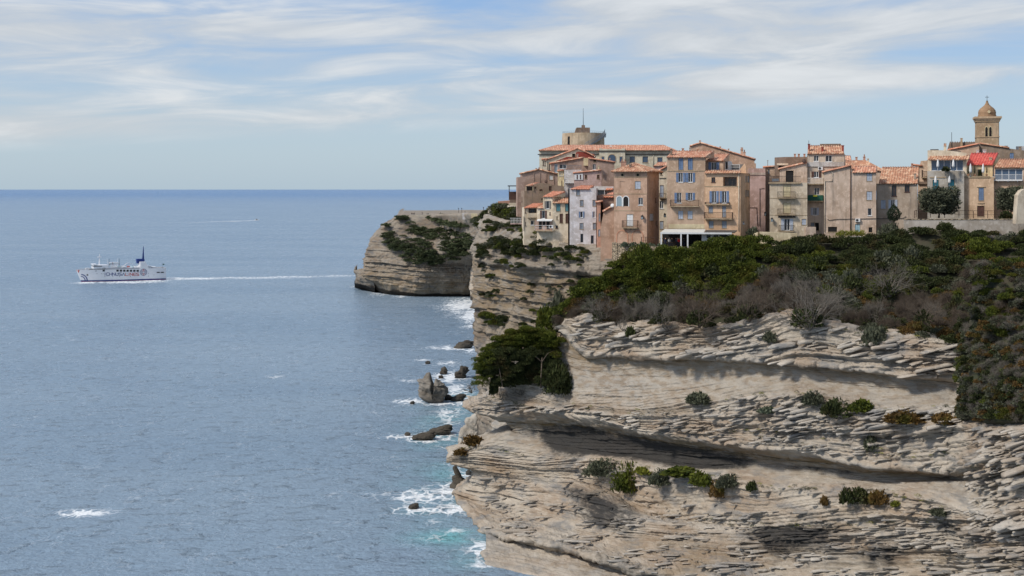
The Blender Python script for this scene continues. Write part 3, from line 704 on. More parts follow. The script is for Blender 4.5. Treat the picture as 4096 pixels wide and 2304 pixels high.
# rocks in the sea and fallen boulders -----------------------------------
def rock_shape(style, seed, n=5):
    bm = bmesh.new(); bmesh.ops.create_icosphere(bm, subdivisions=n, radius=1.0)
    V = np.array([v.co[:] for v in bm.verts], np.float32); Fc = np.array([[v.index for v in f.verts] for f in bm.faces], np.int32); bm.free()
    x, y, z = V.T.copy()
    h = (z + 1) / 2
    if style == 'cone': k = 1.05 - .85 * h; x = x * k + .25 * h; y = y * k
    elif style == 'fin':
        k = np.clip(1.05 - 1.0 * h ** .6, .05, 1); x = x * k - .42 * h; y = y * k; z = h * 2.0 - 1
    elif style == 'slab': z = z * .8 + .45 * x
    elif style == 'slabr': z = z * .8 + .5 * x
    elif style == 'stack':
        top = np.where(x < 0.05, 1.0, .88) - .42 * np.exp(-((x - .05) / .09) ** 2)
        k = np.clip(1 - .03 * h ** 2, .3, 1) * np.where(z > .5, 1.15, 1.0); z = (h * 2 * top) - 1; x = x * k; y = y * k
    V = np.stack([x, y, z], 1)
    d = 0.8 * (fbm(V[:, 0] * 1.6 + seed, V[:, 1] * 1.6, V[:, 2] * 1.6, seed, 5) - .5)
    q = np.floor((V[:, 2] + .35 * V[:, 0]) * 5 + seed) ; d += .24 * (hsh(q, seed) - .5)
    nrm = V / np.maximum(np.linalg.norm(V, axis=1, keepdims=True), .2)
    return V + nrm * d[:, None], Fc
def rock(px0, px1, top, foot, dk, style, label, tilt=0, mat='searock', name='sea_rock', cat='rock', group='rocks in the sea', sink=.25, rz=0, D=None, mirror=1):
    D = D or sea_depth(foot); r = (px1 - px0) / 2 / F * D; hh = (foot - top) / F * D
    V, Fc = rock_shape(style, hash_id(label))
    V = V / np.maximum(np.abs(V).max(0), 1e-6)
    V[:, 0] *= r * mirror; V[:, 1] *= r * dk * 1.3; V[:, 2] = (V[:, 2] + 1 - 2 * sink) / (2 - 2 * sink) * hh
    o = np_mesh(name, V, Fc, M[mat], smooth=False)
    p = P((px0 + px1) / 2, foot, D); o.location = (p.x, p.y + r * dk * .6, p.z)
    o.rotation_euler = (0, tilt, rz)
    return tag(o, label, cat, group)
def hash_id(s): return sum((i + 1) * ord(c) for i, c in enumerate(s)) % 97
for (a, b, t_, f_, dk, st_, lab, ti) in ROCKS:
    rock(a, b, t_, f_, dk, st_, lab, 0)
rock(1661, 1792, 1493, 1612, .7, 'stack', 'tall twin-topped grey sea stack ringed by foam', mat='stackrock', sink=.12)
rock(1822, 1980, 1636, 1790, .7, 'slab', 'huge pale grey boulder tilted under the overhanging ledge', mat='greyrock', name='fallen_boulder', group='fallen boulders', sink=.2, cat='boulder')
rock(1960, 2082, 1664, 1735, .8, 'lump', 'smaller pale boulder wedged beside the huge tilted one', mat='greyrock', name='fallen_boulder', group='fallen boulders', D=268, cat='boulder')
# ------------------------------------------------------------------ houses
EYE = Vector((0, 0, H))
SHUT = {'g': 'grey', 'b': 'blue', 'y': 'cream', 't': 'deepteal', 'e': 'teal', 'r': 'brown', 's': 'sky', 'o': 'olive', 'q': 'greyb', 'x': 'white'}
class House:
    def __init__(s, name, label, fr, outline, D, wall, yaw=0.0, depth=9.0, cat='house', group='old houses on the cliff top', top_wall=None):
        s.fr = fr; s.wall = wall; s.depth = depth
        p = [px_of(fr, *q) for q in outline]
        a = math.atan(((p[0][0] + p[-1][0]) / 2 - CX) / F) + math.radians(yaw)
        s.n = Vector((-math.sin(a), -math.cos(a), 0)); s.u = Vector((math.cos(a), -math.sin(a), 0))
        pm = P((p[0][0] + p[-1][0]) / 2, p[0][1], D)
        s.P0 = pm.copy()
        x0, _, z0 = s.at(p[0][0], p[0][1], 0, nat=True); s.P0 = pm + s.u * x0 + Vector((0, 0, z0))
        s.root = thing(name, label, cat, s.P0, -a, group)
        s.L = [s.at(q[0], q[1], 0, nat=True) for q in p]
        s.W = s.L[-1][0]
        s.prof = [(q[0], q[2]) for q in s.L[1:-1]]
        s.zb = min(s.L[0][2], s.L[-1][2]) - 3.0
        s.holes = {'f': [], 'r': [], 'l': []}
        s.todo = []
    def ray(s, px, py):
        d = P(px, py, 100.0) - EYE; e = EYE - s.P0
        b = -s.n
        return Vector((e.dot(s.u), e.dot(b), e.z)), Vector((d.dot(s.u), d.dot(b), d.z))
    def at(s, x, y, v=0.0, nat=False, side='f'):
        px, py = (x, y) if nat else px_of(s.fr, x, y)
        e, d = s.ray(px, py)
        if side == 'f': t = (v - e.y) / d.y
        else: t = ((s.W if side == 'r' else 0.0) - e.x) / d.x
        q = e + d * t
        return (q.x, q.y, q.z)
    def mp(s, side):
        if side == 'f': return lambda a, z, o: (a, -o, z)
        if side == 'r': return lambda a, z, o: (s.W + o, a, z)
        return lambda a, z, o: (-o, -a, z)
    def az(s, side, x, y):
        q = s.at(x, y, 0, side=side)
        return (q[0] if side == 'f' else q[1] if side == 'r' else -q[1]), q[2]
    def win(s, *ws, side='f'):
        for w_ in ws: s.todo.append((side, w_))
        return s
    def slab_box(s, mb, side, a0, a1, z0, z1, o0, o1, m=0):
        f = s.mp(side); c = [f(a, z, o) for a in (a0, a1) for z in (z0, z1) for o in (o0, o1)]
        n = len(mb.v); mb.v += c
        for q in ((0, 1, 3, 2), (4, 6, 7, 5), (0, 4, 5, 1), (2, 3, 7, 6), (0, 2, 6, 4), (1, 5, 7, 3)):
            mb.f.append(tuple(n + i for i in q)); mb.mi.append(m)
    def panel(s, mb, side, prof, zb, holes, rd=0.24):
        f = s.mp(side)
        xs = sorted(set([round(p[0], 4) for p in prof] + [round(v, 4) for h in holes for v in h[:2]]))
        lo, hi = prof[0][0], prof[-1][0]; xs = [x for x in xs if lo - 1e-4 <= x <= hi + 1e-4]
        def top(x, eps):
            for (xa, za), (xb, zb_) in zip(prof, prof[1:]):
                if xa - 1e-6 <= x + eps <= xb + 1e-6 and xb > xa + 1e-6: return za + (zb_ - za) * (x - xa) / (xb - xa)
            return prof[-1][1]
        for xa, xb in zip(xs, xs[1:]):
            if xb - xa < 1e-3: continue
            e = (xb - xa) * .01; ta, tb = top(xa, e), top(xb, -e)
            z = zb
            for h in sorted([h for h in holes if h[0] <= xa + 1e-3 and h[1] >= xb - 1e-3], key=lambda h: h[2]):
                if h[2] > z + 1e-4: mb.poly([f(xa, z, 0), f(xb, z, 0), f(xb, h[2], 0), f(xa, h[2], 0)])
                z = max(z, h[3])
            mb.poly([f(xa, z, 0), f(xb, z, 0), f(xb, max(tb, z), 0), f(xa, max(ta, z), 0)])
        for a0, a1, z0, z1, d in holes:
            mb.poly([f(a0, z0, 0), f(a1, z0, 0), f(a1, z0, -d), f(a0, z0, -d)]); mb.poly([f(a0, z1, 0), f(a1, z1, 0), f(a1, z1, -d), f(a0, z1, -d)])
            mb.poly([f(a0, z0, 0), f(a0, z1, 0), f(a0, z1, -d), f(a0, z0, -d)]); mb.poly([f(a1, z0, 0), f(a1, z1, 0), f(a1, z1, -d), f(a1, z0, -d)])
            mb.poly([f(a0, z0, -d), f(a1, z0, -d), f(a1, z1, -d), f(a0, z1, -d)])
    def done(s):
        jobs = []
        for side, (x0, y0, x1, y1, ty, *rest) in s.todo:
            a0, z1 = s.az(side, x0, y0); a1, z0 = s.az(side, x1, y1)
            if a0 > a1: a0, a1 = a1, a0
            hole = None
            if ty[0] == '/':                              # open pair of shutters: the opening is the middle of the range
                wdt = a1 - a0; k = .27
                hole = (a0 + wdt * k, a1 - wdt * k, z0, z1, .26)
            elif ty not in ('round', 'arch', 'blind', 'lancet'):
                hole = (a0, a1, z0, z1, 1.6 if ty == 'loggia' else .09 if ty == 'niche' else .26)
            if hole and side == 'f':
                hole = (max(hole[0], .05), min(hole[1], s.W - .05)) + hole[2:]
            if hole: s.holes[side].append(tuple(round(v, 4) for v in hole))
            jobs.append((side, a0, a1, z0, z1, ty, hole, rest))
        mb = MB(); d = s.depth
        s.panel(mb, 'f', s.prof, s.zb, s.holes['f'])
        (xl, zl), (xr, zr) = s.prof[0], s.prof[-1]
        s.panel(mb, 'r', [(0, zr), (d, zr)], s.zb, s.holes['r'])
        s.panel(mb, 'l', [(-d, zl), (0, zl)], s.zb, s.holes['l'])
        for (xa, za), (xb, zb) in zip(s.prof, s.prof[1:]):
            if xb - xa > 1e-3 or abs(zb - za) > 1e-3: mb.poly([(xa, 0, za), (xb, 0, zb), (xb, d, zb), (xa, d, za)])
        mb.poly([(xl, d, s.zb)] + [(x, d, z) for x, z in s.prof] + [(xr, d, s.zb)])
        mb.build('wall', s.wall, s.root)
        for j in jobs: s.window(*j)
        return s
    def window(s, side, a0, a1, z0, z1, ty, hole, rest):
        B = lambda mb, *q, m=0: s.slab_box(mb, side, *q, m=m)
        f = s.mp(side)
        if ty in ('round', 'arch', 'blind', 'lancet'):
            ca = (a0 + a1) / 2; r = (a1 - a0) / 2
            def ring(rr):
                if ty == 'round': return [(ca + rr * math.cos(t * math.pi / 8), (z0 + z1) / 2 + rr * math.sin(t * math.pi / 8)) for t in range(16)]
                e = rr - r
                if ty == 'lancet': pts = [(ca + rr * math.cos(t) , z1 - r * 1.6 + 1.6 * (r + e) * math.sin(t)) for t in (i * math.pi / 8 for i in range(9))]
                else: pts = [(ca + rr * math.cos(t), z1 - r + (r + e) * math.sin(t)) for t in (i * math.pi / 10 for i in range(11))]
                return [(ca + rr, z0 - (e if ty != 'blind' else 0))] + pts + [(ca - rr, z0 - (e if ty != 'blind' else 0))]
            fr_ = MB(); inn, outr = ring(r), ring(r + (.16 if ty != 'lancet' else .1)); n = len(inn)
            for i in range(n if ty == 'round' else n - 1):
                j = (i + 1) % n
                fr_.poly([f(*inn[i], .07), f(*outr[i], .07), f(*outr[j], .07), f(*inn[j], .07)])
                fr_.poly([f(*outr[i], .07), f(*outr[i], 0), f(*outr[j], 0), f(*outr[j], .07)]); fr_.poly([f(*inn[i], .07), f(*inn[i], 0), f(*inn[j], 0), f(*inn[j], .07)])
            fo = fr_.build('blind_arch' if ty == 'blind' else 'window', M[rest[0]] if rest else M['stone'], s.root)
            pb = MB(); pb.poly([f(*q, .02) for q in inn])
            pb.build('infill' if ty == 'blind' else 'pane', M[rest[1]] if len(rest) > 1 else (s.wall if ty == 'blind' else M['glass']), fo)
            if ty == 'lancet':
                lv = MB()
                for k in range(1, 6):
                    zz = z0 + (z1 - z0) * k / 7; B(lv, a0 + .06, a1 - .06, zz, zz + .05, .03, .12)
                lv.build('louvre', M['rust'], fo)
            return
        h0, h1, hz0, hz1, d = hole
        if ty == 'niche': return
        if ty == 'loggia':
            mb = MB(); B(mb, h0 + .02, h1 - .02, hz0 + .02, hz1 - .02, -d + .02, -d + .06)
            o = mb.build('loggia', M[rest[0]] if rest else M['olive'], s.root)
            mb = MB(); wd = (h1 - h0)
            B(mb, h0 + wd * .30, h0 + wd * .52, hz0 + .05, hz1 - (hz1 - hz0) * .22, -d + .06, -d + .1); B(mb, h0 + wd * .56, h0 + wd * .78, hz0 + .05, hz1 - (hz1 - hz0) * .22, -d + .06, -d + .1)
            mb.build('door', M['glass'], o)
            return
        opn = ty[0] == '/'
        key = ty[1] if opn else ty
        if opn or key in ('d', 'w', 'W', 'k', 'B', 'dr', 'pg'):
            fm = {'w': 'white', 'W': 'white', 'd': 'brown', 'B': 'stone', 'k': 'stone', 'dr': 'brown', 'pg': 'white'}.get('w' if opn else key, 'white')
            t = .07 if key != 'k' else .04
            mb = MB()
            B(mb, h0, h0 + t, hz0, hz1, -.2, -.12); B(mb, h1 - t, h1, hz0, hz1, -.2, -.12)
            B(mb, h0 + t, h1 - t, hz0, hz0 + t, -.2, -.12); B(mb, h0 + t, h1 - t, hz1 - t, hz1, -.2, -.12)
            nm = {'W': max(2, int((h1 - h0) / 1.1)), 'k': 1, 'B': 2 if h1 - h0 > 2.2 else 1, 'dr': 1, 'pg': max(1, int((h1 - h0) / 1.0))}.get(key, 2 if h1 - h0 > .7 else 1)
            for k in range(1, nm):
                xm = h0 + (h1 - h0) * k / nm; B(mb, xm - .045, xm + .045, hz0 + t, hz1 - t, -.2, -.115)
            if key != 'dr': B(mb, h0 - .08, h1 + .08, hz0 - .1, hz0 + .012, -.13, .08)
            o = mb.build('door' if key == 'dr' else 'window', M[fm], s.root)
            pn = MB(); B(pn, h0 + .01, h1 - .01, hz0 + .01, hz1 - .01, -.25, -.17)
            pn.build('pane', M[{'B': 'blueglass', 'k': 'dark', 'W': 'blueglass', 'pg': 'paleglass'}.get(key, 'glass')], o)  # open holes get a near-black sheet, inner shade painted in
            if opn:
                sm = M[SHUT[ty[1]]]
                for x0, x1 in ((a0, h0 - .02), (h1 + .02, a1)):
                    if len(ty) > 2 and ((ty[2] == 'l' and x0 != a0) or (ty[2] == 'r' and x0 == a0)): continue
                    if x1 - x0 < .06: continue
                    sh = MB(); louvre(sh, B, x0, x1, hz0, hz1, .03)
                    sh.build('shutter', sm, o)
        else:
            mb = MB(); B(mb, h0 - .07, h1 + .07, hz0 - .1, hz0, -.02, .07)
            B(mb, h0 - .05, h1 + .05, hz1, hz1 + .07, -.02, .04); B(mb, h0 - .05, h0 - .004, hz0, hz1, -.02, .03); B(mb, h1 + .004, h1 + .05, hz0, hz1, -.02, .03)
            o = mb.build('window', M['stone'], s.root)
            md = (h0 + h1) / 2
            for x0, x1 in ((h0 + .015, md - .015), (md + .015, h1 - .015)):
                sh = MB(); louvre(sh, B, x0, x1, hz0 + .01, hz1 - .01, -.1)
                sh.build('shutter', M[SHUT[ty]], o)
    def roof(s, E0, E1, R0, R1, mat, hip=False, fill=True, name='roof', nat=None):
        p = [Vector(s.at(*q)) for q in (E0, E1, R0, R1)]
        roof_mesh(name, *p, mat, s.root, hip)
        if fill:
            mb = MB(); zb = min(p[0].z, p[1].z) - .05
            dn = lambda q: Vector((q.x, q.y, zb))
            e0, e1, r0, r1 = (q - Vector((0, 0, .17)) for q in p)
            mb.poly([e0, r0, dn(r0), dn(e0)]); mb.poly([e1, r1, dn(r1), dn(e1)])
            if (r0 - r1).length > .1: mb.poly([r0, r1, dn(r1), dn(r0)])
            mb.build('gable', s.wall, s.root, fix=False)
        return s
    def edge(s, x0, y0, x1, y1, mat, over=.3, name='roof'):
        """tiled roof seen end-on: follows the sloping wall head and runs back over the house"""
        a = Vector(s.at(x0, y0)); b = Vector(s.at(x1, y1))
        lo, hi = (a, b) if a.z < b.z else (b, a)
        up = Vector((0, 0, .1)); o = Vector((0, -over, 0)); d = Vector((0, s.depth + .3, 0))
        out = (lo - hi).normalized() * .25
        roof_mesh(name, lo + o + up + out, lo + d + up + out, hi + o + up, hi + d + up, mat, s.root)
        return s
    def box(s, name, x0, y0, x1, y1, v0, v1, mat, parent=None):
        a = s.at(x0, y1, v0); b = s.at(x1, y0, v0)
        mb = MB(); mb.box(a[0], b[0], v0, v1, a[2], b[2])
        return mb.build(name, mat, parent or s.root)
    def band(s, y, x0=None, x1=None, h=.14, o=.07, mat=None, name='string_course'):
        z = s.at(x0 if x0 is not None else 0, y)[2]
        a = s.at(x0, y)[0] if x0 is not None else 0; b = s.at(x1, y)[0] if x1 is not None else s.W + (o if s.depth else 0)
        mb = MB(); mb.box(a, b, -o, .02, z - h / 2, z + h / 2); mb.build(name, mat or M['stone'], s.root); return s
    def chimney(s, x0, y0, x1, y1, v, mat=None, pots=0):
        a = s.at(x0, y1, v); b = s.at(x1, y0, v); w_ = b[0] - a[0]
        mb = MB(); mb.box(a[0], b[0], v, v + max(.5, w_ * .8), a[2] - .4, b[2])
        mb.box(a[0] - .08, b[0] + .08, v - .08, v + max(.5, w_ * .8) + .08, b[2], b[2] + .12)
        o = mb.build('chimney', mat or s.wall, s.root)
        for k in range(pots):
            c = a[0] + w_ * (k + .5) / pots; pm = MB(); pm.lathe([(.13, b[2] + .12), (.1, b[2] + .55), (.14, b[2] + .6)], 8, c, v + .3); pm.build('chimney_pot', T_OLD, o)
        return s
    def balcony(s, x0, x1, yr, yf, out=.95, mat='iron', slab='stone', style='bars', v=0.0):
        a = s.at(x0, yf, v - out); b = s.at(x1, yf, v - out); zr = s.at(x0, yr, v - out)[2]; zf = a[2]
        mb = MB(); mb.box(a[0], b[0], v - out, v - .01, zf - .16, zf)
        for k in range(3):
            xx = a[0] + (b[0] - a[0]) * (k + .5) / 3; mb.box(xx - .07, xx + .07, v - out * .7, v - .01, zf - .38, zf - .161)
        o = mb.build('balcony', M[slab], s.root)
        rail(o, [(a[0] + .03, v - .03, zf), (a[0] + .03, v - out + .04, zf), (b[0] - .03, v - out + .04, zf), (b[0] - .03, v - .03, zf)], zr - zf, mat, style)
        return s
    def pipe(s, x, y0, y1, mat='pipe', r=.06, pts=None):
        pl = pts or [(x, y0), (x, y1)]
        mb = MB(); mb.tube([(lambda q: (q[0], -.1, q[2]))(s.at(*p)) for p in pl], r, 6); mb.build('downpipe', M[mat], s.root, smooth=True); return s
    def world(s, x, y, v=0.0):
        q = s.at(x, y, v); return s.P0 + s.u * q[0] - s.n * q[1] + Vector((0, 0, q[2]))
def louvre(mb, B, x0, x1, z0, z1, o):
    B(mb, x0, x1, z0, z1, o, o + .03)
    n = max(3, int((z1 - z0) / .32))
    for k in range(n):
        zz = z0 + (z1 - z0) * (k + .15) / n
        B(mb, x0 + .05, x1 - .05, zz, zz + (z1 - z0) / n * .45, o + .031, o + .05)
def rail(parent, pts, h, mat='iron', style='bars', name='railing', up=True):
    mb = MB()
    pts = [Vector(p) for p in pts]
    Z = Vector((0, 0, 1))
    for p, q in zip(pts, pts[1:]):
        L = (q - p).length
        if L < .1: continue
        if style == 'solid':
            n = (q - p).cross(Z).normalized() * .06
            mb.poly([p + n, q + n, q + n + Z * h, p + n + Z * h]); mb.poly([p - n, q - n, q - n + Z * h, p - n + Z * h]); mb.poly([p + n + Z * h, q + n + Z * h, q - n + Z * h, p - n + Z * h])
            mb.poly([p - n, p + n, p + n + Z * h, p - n + Z * h]); mb.poly([q - n, q + n, q + n + Z * h, q - n + Z * h])
            continue
        mb.tube([p + Z * h, q + Z * h], .035, 4)
        mb.tube([p + Z * (.1 if style == 'bars' else h * .5), q + Z * (.1 if style == 'bars' else h * .5)], .025, 4)
        sp = {'bars': .17, 'posts': 1.6, 'white': .3, 'fence': 2.4}[style]; n = max(1, int(L / sp))
        for k in range(n + 1):
            c = p + (q - p) * (k / n); mb.tube([c, c + Z * h], {'bars': .018, 'posts': .05, 'white': .045, 'fence': .06}[style], 4)
    return mb.build(name, M[mat] if isinstance(mat, str) else mat, parent)
def roof_mesh(name, E0, E1, R0, R1, mat, parent, hip=False, pitch=.46):
    e = E1 - E0; L = e.length
    nrm = e.cross((R0 + R1) / 2 - E0).normalized()
    if nrm.z < 0: nrm = -nrm
    n = max(3, int(L / pitch)); sub = 5; N = n * sub + 1
    s0 = (R0 - E0).dot(e) / L ** 2; s1 = (R1 - E0).dot(e) / L ** 2
    m = max(2, int(((R0 + R1) / 2 - (E0 + E1) / 2).length / .8)) + 1
    V = []
    for i in range(N):
        s = i / (N - 1); b = E0 + e * s
        if hip:
            if s < s0: t = E0 + (R0 - E0) * (s / max(s0, 1e-6))
            elif s > s1: t = E1 + (R1 - E1) * ((1 - s) / max(1 - s1, 1e-6))
            else: t = R0 + (R1 - R0) * ((s - s0) / max(s1 - s0, 1e-6))
        else: t = R0 + (R1 - R0) * s
        hgt = .17 * abs(math.sin(math.pi * (i % sub) / sub)) ** .7 if i % sub else 0.0
        for k in range(m):
            q = k / (m - 1)
            V.append(b + (t - b) * q + nrm * (hgt + .03 * (hsh(np.array([i // sub]), k, 3)[0] - .5)))
    nt = len(V)
    V += [v - nrm * .05 - Vector((0, 0, .14)) for v in V]
    Q = []
    for i in range(N - 1):
        for k in range(m - 1):
            a = i * m + k; Q.append((a, a + m, a + m + 1, a + 1)); Q.append((nt + a, nt + a + 1, nt + a + m + 1, nt + a + m))
        a = i * m; Q.append((a, nt + a, nt + a + m, a + m)); a = i * m + m - 1; Q.append((a, a + m, nt + a + m, nt + a))
    for k in range(m - 1):
        Q.append((k, k + 1, nt + k + 1, nt + k)); a = (N - 1) * m + k; Q.append((a, nt + a, nt + a + 1, a + 1))
    return np_mesh(name, [tuple(v) for v in V], Q, mat, parent)

WK = 1.0
def wc(r, g, b, dirt=.5, moss=0.0):
    m = (r + g + b) / 3; r, g, b = (m + (c - m) * .82 for c in (r + 2, g + 3, b + 7))
    return stucco(S(r, g, b, WK), dirt, moss=moss)
PEACH, PEACH2, CREAM, LILAC, TAN, PINK, BEIGE, GREY, OLD, YEL = wc(196, 164, 132), wc(208, 168, 128, .3), wc(216, 198, 166, .35), wc(206, 201, 198, .35), wc(172, 142, 122, .5), wc(194, 160, 146, .4), wc(198, 172, 146, .7), wc(182, 176, 166, .9), wc(178, 158, 134, 1.0), wc(214, 196, 150, .3)
BROWN = wc(140, 118, 98, .8); SALM = wc(198, 146, 118, .5); OCTA = wc(190, 152, 122, .35); LCREAM = wc(216, 204, 174, .25); CHURCH = wc(186, 156, 118, .6); TOWER = wc(190, 166, 132, .45); PALE = wc(206, 202, 196, .4)
HS = {}

def town():
    # ---- left group
    h = House('stucco_house', 'tall brown stucco house highest on the left edge of the town with a stepped top', 'A', [(155, 925), (155, 688), (193, 686), (193, 656), (350, 620), (515, 662), (515, 925)], 288, TAN, yaw=-3, depth=8)
    h.win((440, 672, 472, 712, 'x')); h.done(); h.edge(193, 656, 350, 620, T_OLD); h.edge(350, 620, 515, 662, T_OLD)
    for x in (300, 356, 412, 480): h.box('pilaster', x - 3, 640 + abs(x - 350) * .2, x + 3, 800, -.12, 0, TAN)
    h.chimney(318, 612, 328, 628, 1); h.chimney(345, 606, 357, 622, 1)
    h = House('stucco_house', 'dark mossy stucco block with a small roofed terrace, its seaward side bright', 'E', [(275, 1285), (275, 366), (478, 366), (478, 240), (635, 184), (780, 196), (1190, 266), (1190, 640)], 272, wc(158, 132, 108, .7, .25), yaw=-6, depth=8)
    h.win((512, 268, 552, 322, 'r'), (625, 328, 693, 375, 'r'), (843, 255, 905, 370, 'r'), (670, 535, 700, 598, 'k'))
    h.win((212, 508, 228, 620, 'd'), (211, 735, 226, 842, 'd'), (211, 975, 226, 1090, 'd'), side='l'); h.done()
    h.roof((300, 250, -.4), (472, 238, -.4), (520, 182, 3), (636, 182, 3), T_PINK, fill=False)
    h.box('terrace_wall', 330, 262, 470, 362, 1.5, 1.7, M['dark']); h.box('post', 305, 258, 316, 362, -.3, -.1, M['cream']); h.box('post', 470, 245, 482, 362, -.3, -.1, M['cream'])  # back panel near-black: the terrace's inner shade put into its colour
    h = House('cream_house', 'cream house with a bright orange roof and a corner balcony, lowest at the cliff edge', 'E', [(268, 1295), (268, 762), (568, 762), (568, 1295)], 262, CREAM, yaw=-4, depth=7)
    h.win((295, 790, 312, 878, 'd'), (297, 1085, 313, 1178, 'd'), (372, 775, 560, 882, 'loggia'), (420, 1060, 495, 1160, 'w')); h.done()
    h.roof((262, 764, -.4), (575, 748, -.4), (480, 662, 4), (712, 658, 4), T_ORANGE)
    h.balcony(358, 566, 888, 985, .7, CREAM, style='solid'); h.pipe(262, 960, 1300, 'iron', .05)
    h = House('cream_house', 'cream house with open brown and grey shutters over a terrace with an awning', 'E', [(566, 1295), (566, 768), (708, 768), (708, 505), (927, 505), (927, 1295)], 259, CREAM, yaw=16, depth=8)
    h.win((640, 828, 795, 1008, '/r'), (858, 858, 882, 922, 'd'), (742, 602, 892, 783, '/o'), (608, 1072, 675, 1250, 'd'), (705, 1080, 757, 1165, 'd'), (790, 1072, 860, 1250, 'd')); h.done()
    h.roof((704, 503, -.3), (931, 503, -.3), (930, 380, 7), (1228, 388, 7), T_ORANGE); h.roof((566, 768, -.3), (712, 766, -.3), (640, 706, 3), (716, 706, 3), T_PINK, fill=False)
    h.box('terrace_wall', 520, 1050, 915, 1290, -.35, -.02, TAN); h.win()
    mb = MB(); q0, q1 = h.at(565, 1050, -1.2), h.at(915, 1050, -1.2); z1 = h.at(565, 1018, 0)[2]
    mb.poly([(q0[0], -1.2, q0[2]), (q1[0], -1.2, q1[2]), (q1[0], -.36, z1), (q0[0], -.36, z1)]); mb.poly([(q0[0], -1.22, q0[2]), (q1[0], -1.22, q1[2]), (q1[0], -1.22, q1[2] - .18), (q0[0], -1.22, q0[2] - .18)])
    mb.build('awning', M['white'], h.root)
    for x0, x1 in ((608, 675), (705, 757), (790, 860)): h.box('door', x0, 1072, x1, 1255 if x0 != 705 else 1165, -.40, -.352, M['dark'])
    h.balcony(515, 945, 1168, 1285, 1.6, 'white', style='posts')
    HS['awn'] = h
    h = House('cream_house', 'cream and white house with two teal shutters above two tall dark doors', 'E', [(927, 1449), (927, 652), (1322, 652), (1322, 1449)], 258, CREAM, depth=8)
    h.win((1014, 668, 1110, 845, 'e'), (1222, 670, 1314, 845, 'e'), (1095, 900, 1165, 1115, 'r'), (1232, 900, 1305, 1115, 'r'), (1020, 955, 1045, 1030, 'k'), (1000, 1170, 1055, 1238, 'd')); h.done()
    h.roof((925, 650, -.4), (1325, 648, -.4), (940, 585, 4), (1325, 530, 4), T_OLD)
    h = House('lilac_house', 'tall narrow pale lilac house standing on the bare cliff edge', 'A', [(607, 1285), (621, 786), (858, 786), (858, 1285)], 254, LILAC, yaw=3, depth=8)
    h.win((680, 800, 712, 852, 'q'), (714, 893, 743, 947, 'q'), (826, 893, 853, 947, 'q'), (703, 994, 752, 1048, '/b'), (824, 994, 853, 1048, '/bl'), (711, 1097, 743, 1153, 'q'), (829, 1097, 853, 1153, 'q'), (717, 1193, 742, 1270, 'dr'), (810, 1207, 835, 1280, 'dr')); h.done()
    h.roof((630, 794, -.3), (800, 794, -.3), (722, 764, 4), (838, 764, 4), T_ORANGE)
    h = House('terrace_pavilion', 'white roof terrace with a flat canopy beside the lilac house roof', 'A', [(780, 852), (780, 768), (1012, 770), (1012, 852)], 262, PALE, depth=5, cat='house')
    h.win((797, 804, 824, 846, 'k'), (872, 803, 928, 840, 'pg')); h.done(); h.roof((935, 802, -1), (1010, 800, -1), (975, 773, 2), (1012, 773, 2), T_ORANGE, fill=False)
    mb = MB(); a, b = h.at(778, 801, -1.6), h.at(942, 801, -1.6); mb.box(a[0], b[0], -1.6, 0, a[2], a[2] + .12); mb.box(a[0] + .2, a[0] + .3, -1.5, -1.4, a[2] - 1.9, a[2]); mb.box(b[0] - .3, b[0] - .2, -1.5, -1.4, a[2] - 1.9, a[2]); mb.build('canopy', M['white'], h.root)
    h = House('salmon_house', 'very narrow salmon house squeezed against the lilac house', 'A', [(857, 1330), (862, 912), (918, 905), (922, 1120), (897, 1135), (897, 1330)], 250, SALM, depth=6)
    h.win((880, 1012, 892, 1082, 'g'), (876, 1155, 893, 1215, 'g')); h.done(); h.edge(862, 912, 918, 905, T_PINK)
    h = House('stucco_house', 'low tan stucco house with an orange roof edge behind the narrow salmon house', 'A', [(865, 1000), (865, 850), (950, 842), (1016, 842), (1016, 1000)], 256, TAN, depth=5)
    h.done(); h.roof((918, 868, -.4), (1014, 868, -.4), (960, 836, 3), (1014, 822, 3), T_ORANGE, fill=False)
    h = House('stucco_house', 'small tan lean-to with a sloping top against the octagonal house', 'A', [(897, 1300), (897, 1130), (926, 992), (1010, 945), (1024, 945), (1024, 1300)], 247, OCTA, depth=5)
    h.done(); h.edge(926, 992, 1012, 945, T_PINK)
    # ---- the tower-like house with the hipped roof
    h = House('tower_house', 'square tan house with a tiled hip roof, round attic windows and a dark right side', 'A', [(1016, 1285), (1016, 637), (1310, 637), (1310, 1285)], 243, OCTA, yaw=17, depth=8.6)
    h.win((1080, 656, 1103, 681, 'round', 'stone', 'dark'), (1217, 656, 1241, 681, 'round', 'stone', 'dark'), (1068, 725, 1112, 790, 'niche'), (1204, 725, 1253, 793, 'g'), (1042, 860, 1087, 946, 'arch', 'white', 'paleglass'), (1100, 860, 1145, 946, 'arch', 'white', 'dark'),
          (1234, 871, 1274, 936, 'w'), (1130, 1020, 1186, 1125, 'x'), (1045, 1165, 1136, 1278, 'blind', 'brick'), (1182, 1165, 1273, 1280, 'blind', 'brick'))
    h.win((1340, 725, 1358, 790, 'niche'), (1334, 1015, 1368, 1075, 'g'), (1390, 1080, 1398, 1120, 'd'), (1386, 870, 1394, 910, 'd'), side='r'); h.done()
    for y in (688, 836, 985): h.band(y, 1016, None, .12, .05)
    h.roof((988, 638, -.8), (1330, 637, -.8), (1200, 562, 4.3), (1201, 562, 4.3), T_OLD, hip=True, fill=False)
    a, b = Vector(h.at(1330, 637, -.8)), Vector(h.at(1200, 562, 4.3)); c = Vector((a.x, 9.4, a.z)); d = Vector((h.at(988, 638, -.8)[0], 9.4, a.z))
